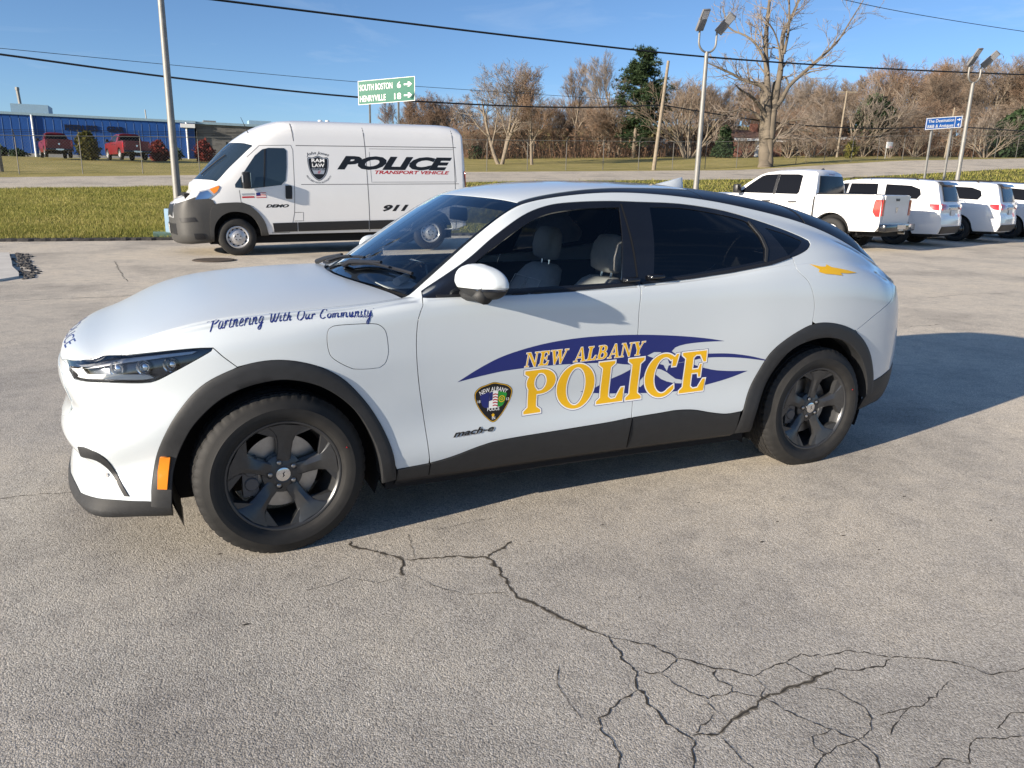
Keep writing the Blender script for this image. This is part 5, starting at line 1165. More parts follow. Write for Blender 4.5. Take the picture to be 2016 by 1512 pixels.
# ------------------------------------------------------------------ white police transport van
def make_van():
    XS = np.array([-.72,-.52,-.30,-.12,.06,.24,.43,.60,.80,1.05,1.3,2.0,2.7,3.4,4.0,4.4,4.66,4.80])
    NX, NY = np.array([-1.17,-1.14,-1.06,-.92]), np.array([0,.42,.72,.90]); RX, RY = np.array([4.90,4.94,4.955,4.96]), np.array([.95,.66,.33,0])
    def row(zn, zk, zt, yk, dx=0, yn=1, yt=1, tx=0):
        return np.stack([np.concatenate([NX+dx, XS, RX+tx]), np.concatenate([NY*yn, ki(XS, *yk), RY*yt]), np.concatenate([np.full(4, 0.)+np.array(zn), ki(XS, *zk), np.full(4, zt)])], 1)
    R = [row(.24, (-.7,.24,0,.30,4.8,.32), .34, (-.72,.86,4.8,.88), .06, .9, .9, -.03),
         row(.32, (-.7,.32,0,.38,4.8,.40), .42, (-.72,.965,0,.99,4.8,.985)),
         row(.56, (-.7,.58,0,.62,4.8,.62), .62, (-.72,.985,0,1.02,1,1.025,4.8,1.02), -.02),
         row(.80, (-.7,.86,0,1.0,4.8,1.0), 1.0, (-.72,.985,0,1.022,1,1.03,4.8,1.02), -.01),
         row((.97,.98,1.0,1.06), (-.72,1.14,-.52,1.22,-.3,1.30,-.12,1.35,.06,1.38,.4,1.40,4.8,1.42), 1.42, (-.72,.93,-.3,.985,.1,1.012,1,1.02,4.8,1.01), .03),
         row((1.03,1.04,1.06,1.12), (-.72,1.20,-.52,1.29,-.3,1.40,-.12,1.52,.06,1.62,.24,1.71,.43,1.79,.8,1.84,4.8,1.85), 1.85, (-.72,.885,-.3,.945,.1,.965,1,.99,4.8,.985), .07, .95, .97, -.012),
         row((1.06,1.07,1.09,1.15), (-.72,1.24,-.52,1.33,-.3,1.425,-.12,1.60,.06,1.77,.24,1.93,.43,2.09,.6,2.17,.8,2.25,1.3,2.32,4.8,2.32), 2.31, (-.72,.86,-.3,.91,.1,.915,.6,.925,1,.94,4.8,.935), .10, .93, .93, -.04)]
    r6 = R[-1]
    zc = np.concatenate([[1.07,1.09,1.13,1.20], ki(XS,-.72,1.29,-.52,1.40,-.3,1.47,-.12,1.66,.06,1.84,.24,2.02,.43,2.19,.6,2.33,.8,2.49,1.05,2.62,1.3,2.655,2,2.66,4.4,2.66,4.66,2.64,4.8,2.60), [2.54,2.48,2.45,2.43]])
    xc = r6[:, 0]+np.concatenate([[0,0,.02,.03], ki(XS,-.72,-.05,-.3,-.36,.43,-.36,.8,-.25,1.3,0,4.8,0), [-.01,-.02,-.03,-.04]])
    for f, g in ((.93,.50),(.82,.76),(.6,.92),(.3,.985),(0,1)):
        w_ = 1-f*f; R.append(np.stack([r6[:,0]+(xc-r6[:,0])*w_, r6[:,1]*f, r6[:,2]+(zc-r6[:,2])*g], 1))
    return Surf(np.array(R), 4)
van = thing('police_van', 'white high-roof police transport van parked behind the crossover', 'van', (1.016-.01, 12.321+1.02, tz1(1, 13.0)), R_(.8))
van.rotation_euler = (0, R_(-1.05), R_(.8))
use(make_van(), van)
NV = S.nr-1
W2 = M['white2']; M['vclad'] = mat('grey_bumper_plastic', (.050, .049, .047), .55, var=.08, vscale=20); M['vglass'] = mat('dark_van_glass', (.018, .030, .045), .06, spec=.8)
FAv = crs([(-.50,.30),(-.47,.50),(-.40,.66),(-.25,.80),(0,.87),(.25,.80),(.40,.66),(.47,.50),(.50,.38)], .04)
RAv = crs([(3.60,.38),(3.62,.52),(3.72,.70),(3.88,.81),(4.08,.85),(4.28,.81),(4.44,.70),(4.54,.52),(4.56,.38)], .04)
uF, uR = xz(FAv, (0, 4)), xz(RAv, (0, 4))
ends = lambda u, v0, v1, n=16: np.stack([np.full(n, float(u)), np.linspace(v0, v1, n)], 1)
bot = lambda x0, x1, n=30: xz(np.stack([np.linspace(x0, x1, n), np.full(n, .40)], 1), (0, 3))
# body shell in one piece with arches and windscreen cut out
u_c0, u_c1 = u_at_x(-.30, 6), u_at_x(.43, 6)
WS = ublock(u_c0+.05, u_c1-.05, 6.25, NV, 20, 14)
shell_loop = cat([np.array([(0, 4.2)]), np.array([(1, 4.2), (2, 4.2), (3, 4.15), (4, 4.0)]), xz([(-.55,1.16),(-.42,1.08),(-.35,1.00)], (1, 5)), xz(seg(crs([(-.35,1.0),(-.1,1.03),(.18,1.02),(.39,.86),(.54,.64),(.60,.40)], .04), -.34, .61), (0, 5)), bot(.62, 3.58), uR, bot(4.58, 4.74, 6), np.array([(18.6, 1.2), (20, 1.2), (S.nc-1, 1.2)]), ends(S.nc-1, 1.3, NV), np.stack([np.linspace(S.nc-1, u_c1, 40), np.full(40, float(NV))], 1)[1:], ends(u_c1, NV-.05, 6.15), np.stack([np.linspace(u_c1, u_c0, 20), np.full(20, 6.15)], 1), ends(u_c0, 6.2, NV), np.stack([np.linspace(u_c0, 0, 20), np.full(20, float(NV))], 1)[1:], ends(0, NV-.1, 4.3, 10)])
panel('body', [shell_loop], W2, side='sym', flange=.03)
panel('nose_inner', [cat([np.array([(0, 3.2), (1, 3.2), (2, 3.2), (3, 3.2), (4, 3.2), (5, 3.4)]), np.array([(5.2, 4.2), (u_c0, 5.8)]), ends(u_c0, 6.0, NV), np.stack([np.linspace(u_c0, 0, 12), np.full(12, float(NV))], 1)[1:], ends(0, NV-.1, 3.3, 8)])], W2, side='sym', flange=0, off=-.012)
panel('windscreen', [ublock(u_c0-.02, u_c1-.0, 6.17, NV, 20, 14)], M['vglass'], side='sym', flange=0, off=-.004)
bl = cat([np.array([(0, 4.15), (1, 4.15), (2, 4.15), (3, 4.1), (4, 3.95)]), xz([(-.52,1.13),(-.40,1.08),(-.37,1.0)], (1, 5)), xz([(-.44,.86),(-.46,.6),(-.47,.40),(-.49,.27)], (0, 5)), np.array([(3.2, .25), (2, .2), (1, .2), (0, .2)]), ends(0, .3, 4.1, 8)])
panel('front_bumper', [bl], M['vclad'], side='sym', off=.012, flange=.03)
OUT = crs([(-.50,.28),(-.50,.60),(-.47,.86),(-.38,1.0),(-.1,1.035),(.18,1.02),(.39,.87),(.54,.65),(.60,.38)], .04)
INN_ = crs([(-.44,.28),(-.42,.55),(-.33,.72),(-.18,.83),(0,.86),(.2,.82),(.34,.72),(.43,.55),(.46,.38)], .04)
def arch2(name, O, I, m, vl=(0, 5), off=.02, n=50):
    def rs(L):
        d = np.r_[0, np.cumsum(np.linalg.norm(np.diff(L, axis=0), axis=1))]; t = np.linspace(0, d[-1], n); return np.stack([np.interp(t, d, L[:, 0]), np.interp(t, d, L[:, 1])], 1)
    O, I = rs(O), rs(I); rows = []
    for t, of in ((0, .0), (.02, off), (.5, off*1.1), (1, off)):
        q = O*(1-t)+I*t; uv = xz(q, vl); p, nn = S.normal(uv[:, 0], uv[:, 1]); p = p+nn*of; p[:, 0] = q[:, 0]; p[:, 2] = q[:, 1]; rows.append(p)
    r = rows[-1].copy(); r[:, 1] -= .2; rows.append(r); P = np.vstack(rows); k = len(rows)
    F = [(i*n+j, (i+1)*n+j, (i+1)*n+j+1, i*n+j+1) for i in range(k-1) for j in range(n-1)]
    for left in (True, False): obj(name, mesh(P*MY if left else P, F if left else [f[::-1] for f in F], name, smooth=True, sharp=40), m, car)
arch2('front_arch_trim', OUT, INN_, M['vclad'])
side = lambda nm, pts, m, off=.006, fl=.006, vl=(0, 7), step=.06, sd='both': panel(nm, [xz(lin(pts, step, True), vl)], m, off=off, flange=fl, side=sd)
def outline(nm, pts, wd, m, off=.0012, closed=False, vl=(0, NV), sd='left'):
    """thin shut line following a polyline"""
    Q = lin(pts, .06, closed); d = np.gradient(Q, axis=0); d /= np.linalg.norm(d, axis=1)[:, None]+1e-9; n_ = np.stack([-d[:, 1], d[:, 0]], 1)*wd/2
    V = np.vstack([Q+n_, Q-n_]); k = len(Q); F = [(i, k+i, k+i+1, i+1) for i in range(k-1)]
    p, nn = lift(xz(V, vl), off); return obj(nm, mesh(p, F, nm, normals=nn), m, car)
M['gapgrey'] = mat('shut_line', (.10, .10, .105), .8)
# side glass and door
DW = [(.03,1.32),(.03,1.38),(.22,1.62),(.45,1.93),(.60,2.05),(.72,2.08),(1.02,2.08),(1.06,2.03),(1.04,1.72),(1.00,1.46),(.91,1.37),(.58,1.33),(.30,1.30)]
side('door_window', DW, M['vglass'])
side('window_divider', [(.635,2.05),(.665,2.06),(.590,1.335),(.560,1.33)], M['black'], .012)
outline('door_seam', [(.10,1.27),(.115,1.04),(.35,.95)], .010, M['gapgrey']); outline('door_seam', [(.30,1.90),(.55,2.12),(1.15,2.14),(1.185,2.05),(1.16,1.2),(1.13,.82),(1.06,.52),(1.0,.43),(.66,.43)], .010, M['gapgrey'])
outline('fuel_door', [(1.13,.83),(1.31,.83),(1.30,.66),(1.12,.66)], .010, M['gapgrey'])
side('door_handle', [(.985,1.36),(1.10,1.36),(1.115,1.33),(1.10,1.10),(.985,1.10),(.975,1.13)], M['black'], .020, .02)
for x in (1.215, 2.66, 4.62): outline('panel_seam', [(x-.02,2.52),(x,2.1),(x+.02,.9),(x+.02,.42)] if x > 2 else [(x-.03,2.56),(x,2.22)], .014, M['gapgrey'])
outline('body_crease', [(1.25,2.135),(4.68,2.165)], .014, M['gapgrey']); outline('body_crease', [(1.30,1.38),(4.72,1.40)], .012, M['gapgrey']); outline('rear_panel_frame', [(2.74,2.10),(4.62,2.12),(4.66,1.44),(2.76,1.43)], .008, M['gapgrey'], closed=True)
side('side_moulding', [(.69,.625),(1.17,.632),(1.17,.455),(.71,.448)], M['black'], .020, .02); side('side_moulding', [(1.19,.632),(2.655,.645),(2.655,.465),(1.19,.455)], M['black'], .020, .02); side('side_moulding', [(2.675,.645),(3.58,.65),(3.60,.47),(2.675,.465)], M['black'], .020, .02)
# head lamps
hd = [(-.76,1.07),(-.61,1.255),(-.475,1.285),(-.275,1.36),(-.245,1.33),(-.29,1.24),(-.455,1.105),(-.58,1.075)]
side('headlight', hd, M['silver'], .010, .012); side('headlight_lens', [(-.72,1.09),(-.61,1.23),(-.48,1.26),(-.40,1.17),(-.48,1.11)], M['chrome'], .016, .004); side('turn_signal', [(-.44,1.285),(-.275,1.35),(-.255,1.33),(-.31,1.24),(-.37,1.20)], M['amber'], .016, .006)
# grille and number plate on the nose
gm = lambda nm, y0, y1, v0, v1, m, off: panel(nm, [np.array([(np.interp(y0, NYv, [0,1,2,3]), v0), (np.interp(y1, NYv, [0,1,2,3]), v0), (np.interp(y1, NYv, [0,1,2,3]), v1), (np.interp(y0, NYv, [0,1,2,3]), v1)])], m, side='sym' if y0 == 0 else 'both', off=off, flange=.004)
NYv = [0,.42,.72,.90]
gm('grille_surround', 0, .60, 2.7, 4.3, M['silver'], .016); gm('grille', 0, .55, 2.8, 4.15, M['black'], .022); gm('lower_intake', 0, .70, 1.45, 2.3, M['black'], .018); gm('number_plate', 0, .26, 1.5, 2.2, M['silver'], .03)
side('fog_lamp_recess', [(-1.02,.74),(-.76,.76),(-.72,.68),(-1.0,.655)], M['black'], .020, .005); side('bumper_intake', [(-.80,.45),(-.62,.45),(-.60,.35),(-.78,.34)], M['black'], .020, .005)
side('tail_light', [(4.86,1.66),(4.93,1.72),(4.94,1.25),(4.90,1.28)], M['redlens'], .012, .01, vl=(1, 7))
for x in (0, 4.04):
    for sg in (-1, 1):
        simple_wheel(van, x, sg*.90, .368, .215, .23, M['silver'], 12, sg < 0)
        MB().box(x-.46, x+.46, sg*.45 if sg > 0 else -.80, .80 if sg > 0 else -.45, .35, .9).build('wheel_well', M['dark'], van)
MB().box(-.5, 4.6, -.8, .8, .22, .42).build('chassis', M['dark'], van)
MB().box(-.9, 4.85, -.80, .80, .5, 1.2).build('cabin_floor', M['dark'], van)
# mirror, wiper, antenna
for sg in (-1, 1):
    m_ = bpy.data.objects.new('door_mirror', None); COL.objects.link(m_); m_.parent = van
    MB().box(.16, .30, sg*1.06 if sg > 0 else -1.26, 1.26 if sg > 0 else -1.06, 1.30, 1.62).build('mirror_housing', M['black'], m_, bevel=.03)
    MB().box(.302, .312, sg*1.08 if sg > 0 else -1.24, 1.24 if sg > 0 else -1.08, 1.33, 1.60).build('mirror_glass', M['chrome'], m_)
    MB().bar((.2, sg*.96, 1.36), (.22, sg*1.1, 1.40), .06).build('mirror_arm', M['black'], m_)
    MB().box(.15, .165, sg*1.17 if sg > 0 else -1.265, 1.265 if sg > 0 else -1.17, 1.42, 1.56).build('mirror_signal', M['silver'], m_)
p0 = on_glass(-.52, -.35, .02); p1 = on_glass(-.22, -.52, .025); MB().tube([p0, p1, on_glass(-.05, -.60, .02)], .012, 6).build('wiper', M['black'], van)
MB().tube([on_glass(.42, -.45, .0), (.30, -.45, on_glass(.42, -.45)[2]+.30)], [.010, .004], 6).build('antenna', M['black'], van)
for x in (1.9, 2.05): MB().lathe([(.05, 0), (.04, .025), (0, .03)], 16, axis='z', c=(x, -.3, on_glass(x, -.3)[2])).build('roof_cap', W2, van)
# livery
def vt_(txt, x0, x1, z, h, m, bold=.0, shear=0, slope=.0, nm='lettering', arc=0):
    V, F = sans(txt, h, bold, shear); V = fit_w(V, x1-x0)
    if arc:
        c_ = (x1-x0)/2; t = (V[:, 0]-c_)/arc; V = np.stack([np.sin(t)*(arc+V[:, 1])+c_, np.cos(t)*(arc+V[:, 1])-arc], 1)
    V, F = refine(V, F, 1); V = V+np.array([x0, z]); V[:, 1] += (V[:, 0]-x0)*slope
    return decal(nm, V, F, m, .0015, van, (0, NV))
vt_('POLICE', 2.05, 4.58, 1.70, .235, M['vblack'], .055, .35)
vt_('TRANSPORT VEHICLE', 2.84, 4.50, 1.60, .065, M['vred'], .03, .3)
vt_('911', 2.97, 3.55, .84, .115, M['vblack'], .05, .35); vt_('DEMO', .575, 1.03, .935, .055, M['vblack'], .05, .35)
vt_('RAM', 1.56, 1.80, 1.86, .06, M['vwhite'], .03) if False else None
SHV = crs([(-1,.82),(-.5,.86),(0,1.0),(.5,.86),(1,.82),(.97,.1),(.75,-.45),(.4,-.82),(0,-1.0),(-.4,-.82),(-.75,-.45),(-.97,.1)], .08, True)
fv = lambda L, s_=1: np.array([(1.67+a*.205*s_, 1.70+b*.245*s_) for a, b in L])
b1 = shape_decal('shield_badge', [fv(SHV)], M['vblack'], .0015, step=.06, parent=van, vlim=(0, NV)); b2 = shape_decal('shield_rim', [fv(SHV, .95)], M['silver'], .0025, neg=[fv(SHV, .90)], step=.06, parent=b1, vlim=(0, NV))
def sb_(txt, z, h, w_, m, bold=.03):
    V, F = sans(txt, h, bold); V = fit_w(V, w_); V = V+np.array([1.67-w_/2, z]); decal('lettering', V, F, m, .0032, b1, (0, NV))
sb_('RAM', 1.82, .065, .26, M['vwhite']); sb_('LAW', 1.725, .065, .25, M['vwhite']); sb_('ENFORCEMENT', 1.665, .035, .27, M['silver'], .01)
shape_decal('shield_band', [fv([(-.62,-.16),(.62,-.16),(.48,-.46),(-.48,-.46)])], M['silver'], .0026, step=.06, parent=b1, vlim=(0, NV))
for k in (0, .12): shape_decal('shield_slash', [fv([(-.12+k,-.42),(-.06+k,-.42),(.08+k,-.2),(.02+k,-.2)])], M['vred'], .0034, step=.06, parent=b1, vlim=(0, NV))
vt_('John Jones', 1.44, 1.90, 1.975, .055, M['vblack'], .012, .3, arc=.6); 
V, F = sans('PROCEED WITH AUTHORITY', .032, .008); V = fit_w(V, .62); t = (V[:, 0]-.31)/.30; V = np.stack([1.67+np.sin(t)*(.30-V[:, 1]), 1.70-np.cos(t)*(.30-V[:, 1])], 1); decal('lettering', V, F, M['vblack'], .0015, van, (0, NV))
# flag and small plate text on the door
for i in range(7): shape_decal('flag_stripe', [[(.41,1.12+i*.0145),(.60,1.125+i*.0145),(.60,1.1395+i*.0145),(.41,1.1345+i*.0145)]], M['vred'] if i % 2 == 0 else M['vwhite'], .004, step=.08, parent=van, vlim=(0, NV))
shape_decal('flag_canton', [[(.41,1.165),(.49,1.168),(.49,1.224),(.41,1.222)]], M['navy'], .006, step=.08, parent=van, vlim=(0, NV))
vt_('BUILT TO SERVE', .14, .38, 1.165, .035, M['silver'], .01) if False else None
side('door_plaque', [(.14,1.17),(.37,1.18),(.37,1.215),(.14,1.205)], M['silver'], .004, 0, sd='left'); side('door_plaque', [(.14,1.12),(.37,1.125),(.37,1.155),(.14,1.15)], M['vred'], .004, 0, sd='left')
# ------------------------------------------------------------------ side-profile bodies for the parked row
def slab(name, poly, wfun, m, parent, grid=.12, crown=.02, k=8, step=.06):
    """closed body: both flanks follow wfun(x,z), the rim between them is slightly crowned"""
    L = lin(poly, step, True); V, F = cdt([L], gridpts([L], grid)[inside(L, gridpts([L], grid))])
    w_ = wfun(V[:, 0], V[:, 1]); n = len(V)
    P = np.vstack([np.c_[V[:, 0], -w_, V[:, 1]], np.c_[V[:, 0], w_, V[:, 1]]]); F = np.array(F)
    faces = [tuple(f) for f in F]+[tuple(f[::-1]+n) for f in F]
    A = .5*np.sum(L[:,0]*np.roll(L[:,1],-1)-np.roll(L[:,0],-1)*L[:,1]); Ld = L if A > 0 else L[::-1]
    d = np.roll(Ld, -1, 0)-np.roll(Ld, 1, 0); o_ = np.stack([d[:, 1], -d[:, 0]], 1); o_ /= np.linalg.norm(o_, axis=1)[:, None]+1e-9
    wl = wfun(Ld[:, 0], Ld[:, 1]); b = len(P); mL = len(Ld); rows = []
    for i in range(k+1):
        t = -1+2*i/k; q = Ld+o_*(crown*(1-t*t))[..., None] if np.ndim(crown) else Ld+o_*crown*(1-t**4)
        rows.append(np.c_[q[:, 0], wl*t, q[:, 1]])
    P = np.vstack([P]+rows)
    faces += [(b+i*mL+j, b+(i+1)*mL+j, b+(i+1)*mL+(j+1) % mL, b+i*mL+(j+1) % mL) for i in range(k) for j in range(mL)]
    return obj(name, mesh(P, faces, name, True, sharp=50), m, parent)
def patch(name, pts, wfun, m, parent, off=.006, side=-1, grid=.10, thick=.012):
    """pane or trim lying on one flank"""
    L = lin(pts, grid, True); g = gridpts([L], grid); V, F = cdt([L], g[inside(L, g)]); n = len(V); F = np.array(F)
    y = (wfun(V[:, 0], V[:, 1])+off)*side; y2 = y-thick*side; nL = len(L); yl = (wfun(L[:, 0], L[:, 1])+off)*side
    P = np.vstack([np.c_[V[:, 0], y, V[:, 1]], np.c_[L[:, 0], yl, L[:, 1]], np.c_[L[:, 0], yl-thick*side, L[:, 1]]])
    faces = [tuple(f if side < 0 else f[::-1]) for f in F]+[(n+j, n+(j+1) % nL, n+nL+(j+1) % nL, n+nL+j) for j in range(nL)]
    return obj(name, mesh(P, faces, name, True, sharp=40), m, parent)
def stripe(name, pts, wd, wfun, m, parent, side=-1, off=.004):
    Q = lin(pts, .08); d = np.gradient(Q, axis=0); d /= np.linalg.norm(d, axis=1)[:, None]+1e-9; n_ = np.stack([-d[:, 1], d[:, 0]], 1)*wd/2
    V = np.vstack([Q+n_, Q-n_]); k = len(Q); y = (wfun(V[:, 0], V[:, 1])+off)*side
    return obj(name, mesh(np.c_[V[:, 0], y, V[:, 1]], [(i, k+i, k+i+1, i+1) for i in range(k-1)], name), m, parent)
def rear(name, pts, xf, m, parent, off=.01, thick=.02, grid=.12):
    """pane or lamp lying on the tail: pts are (y,z), xf(y,z) the tail surface"""
    L = lin(pts, grid, True); g = gridpts([L], grid); V, F = cdt([L], g[inside(L, g)]); n = len(V); nL = len(L)
    P = np.vstack([np.c_[xf(V[:, 0], V[:, 1])+off, V[:, 0], V[:, 1]], np.c_[xf(L[:, 0], L[:, 1])+off, L[:, 0], L[:, 1]], np.c_[xf(L[:, 0], L[:, 1])+off-thick, L[:, 0], L[:, 1]]])
    return obj(name, mesh(P, [tuple(f) for f in F]+[(n+j, n+(j+1) % nL, n+nL+(j+1) % nL, n+nL+j) for j in range(nL)], name, True, sharp=40), m, parent)
def archpts(cx, r, z0, zc=.40, n=14):
    a0 = math.asin((z0-zc)/r); return [(cx+r*math.cos(a), zc+r*math.sin(a)) for a in np.linspace(a0, math.pi-a0, n)]
M['cglass'] = mat('tinted_car_glass', (.008, .009, .012), .14, spec=.14)
HEAD = R_(110)-math.pi          # the row is parked nose away from the lot (nose along local -x)
HEADV = np.array([math.cos(HEAD+math.pi), math.sin(HEAD+math.pi)]); ROWV = np.array([HEADV[1], -HEADV[0]])
# ------------------------------------------------------------------ three-row SUV
def suv_w(x, z):
    w_ = np.interp(z, [.25,.40,.60,.95,1.12,1.20,1.55,1.72,1.82], [.86,.93,.955,.955,.935,.905,.78,.70,.60])
    t = np.clip((-.25-x)/.7, 0, 1); w_ = w_*(1-.20*t**2); t = np.clip((x-3.5)/.75, 0, 1); return w_*(1-.10*t**2)
def make_suv(root):
    poly = [(-.42,.34),(-.80,.30),(-.92,.45),(-.94,.70),(-.90,.92),(-.78,1.04),(-.3,1.13),(.35,1.18),(.52,1.23),(.85,1.46),(1.15,1.665),(1.35,1.735),(1.8,1.785),(2.4,1.80),(3.1,1.795),(3.6,1.775),(3.86,1.75),(3.93,1.70),(4.06,1.35),(4.12,1.18),(4.17,1.10),(4.16,.90),(4.20,.78),(4.22,.55),(4.14,.36),(3.52,.34)]+archpts(3.04,.44,.34)[1:-1]+[(2.56,.34),(.46,.34)]+archpts(0,.44,.34)[1:-1]
    slab('body', poly, suv_w, M['white2'], root, crown=.035)
    for sd in (-1, 1):
        patch('front_side_window', [(.62,1.245),(1.18,1.61),(1.40,1.665),(1.52,1.67),(1.50,1.235)], suv_w, M['cglass'], root, side=sd)
        patch('rear_side_window', [(1.56,1.235),(1.58,1.67),(2.35,1.675),(2.42,1.27),(2.40,1.235)], suv_w, M['cglass'], root, side=sd)
        patch('quarter_window', [(2.62,1.30),(2.58,1.665),(3.25,1.64),(3.52,1.55),(3.58,1.40),(3.50,1.28)], suv_w, M['cglass'], root, side=sd)
        stripe('door_seam', [(.52,1.20),(.50,.60),(.55,.42)], .012, suv_w, M['gapgrey'], root, sd); stripe('door_seam', [(1.54,1.68),(1.53,.42)], .012, suv_w, M['gapgrey'], root, sd); stripe('door_seam', [(2.48,1.64),(2.50,1.0),(2.44,.75),(2.36,.42)], .012, suv_w, M['gapgrey'], root, sd)
        patch('door_handle', [(1.28,1.05),(1.46,1.05),(1.46,1.01),(1.28,1.01)], suv_w, M['white2'], root, .03, sd, thick=.03); patch('door_handle', [(2.20,1.06),(2.38,1.06),(2.38,1.02),(2.20,1.02)], suv_w, M['white2'], root, .03, sd, thick=.03)
        patch('sill_moulding', [(.48,.40),(2.58,.40),(2.58,.33),(.48,.33)], suv_w, M['black'], root, .012, sd)
        patch('tail_lamp_side', [(3.86,1.16),(4.10,1.16),(4.13,.99),(3.98,1.01),(3.88,1.08)], suv_w, M['redlens'], root, .010, sd)
        MB().tube([(1.5, sd*.66, 1.80), (1.6, sd*.66, 1.845), (3.3, sd*.66, 1.84), (3.4, sd*.66, 1.79)], .016, 6).build('roof_rail', M['black'], root)
        m_ = bpy.data.objects.new('door_mirror', None); COL.objects.link(m_); m_.parent = root
        MB().box(.68, .80, .98*sd if sd > 0 else -1.15, 1.15 if sd > 0 else -.98, 1.20, 1.36).build('mirror_shell', M['black'], m_, bevel=.03); MB().bar((.74, sd*.88, 1.22), (.74, sd*1.0, 1.26), .05).build('mirror_arm', M['black'], m_)
    tx = lambda y, z: np.interp(z, [.3,.36,.55,.78,.90,1.10,1.18,1.35,1.70,1.75], [4.12,4.14,4.22,4.20,4.16,4.17,4.12,4.06,3.93,3.86])+.05*(1-(np.abs(y)/.85)**4)
    rear('rear_window', [(-.62,1.24),(.62,1.24),(.52,1.66),(-.52,1.66)], tx, M['cglass'], root, .012)
    rear('spoiler', [(-.60,1.68),(.60,1.68),(.58,1.76),(-.58,1.76)], tx, M['gloss'], root, .10, .16)
    rear('light_bar', [(-.78,1.14),(.78,1.14),(.78,1.09),(-.78,1.09)], tx, M['gloss'], root, .012)
    for sd in (-1, 1): rear('tail_lamp', [(sd*.80,1.17),(sd*.40,1.13),(sd*.52,1.03),(sd*.80,1.00)][::sd], tx, M['redlens'], root, .018)
    rear('number_plate', [(-.16,.86),(.16,.86),(.16,1.0),(-.16,1.0)], tx, M['paper'], root, .012); rear('plate_trim', [(-.30,1.02),(.30,1.02),(.30,1.06),(-.30,1.06)], tx, M['chrome'], root, .02)
    rear('bumper_valance', [(-.80,.56),(.80,.56),(.74,.36),(-.74,.36)], tx, M['black'], root, .014)
    for x in (0, 3.04):
        for sg in (-1, 1): simple_wheel(root, x, sg*.84, .385, .235, .255, M['gloss'], 0, sg < 0); MB().box(x-.42, x+.42, .45 if sg > 0 else -.80, .80 if sg > 0 else -.45, .36, .84).build('wheel_well', M['dark'], root)
    MB().box(-.7, 4.0, -.75, .75, .26, .40).build('chassis', M['dark'], root)
    MB().lathe([(.05, 0), (.035, .03), (0, .06)], 12, axis='z', c=(3.55, 0, 1.82)).build('roof_antenna', M['black'], root)
    MB().add([(.55,-.70,1.22),(.55,.70,1.22),(1.16,.60,1.68),(1.16,-.60,1.68)], [(0,1,2,3)]).build('windscreen', M['cglass'], root)
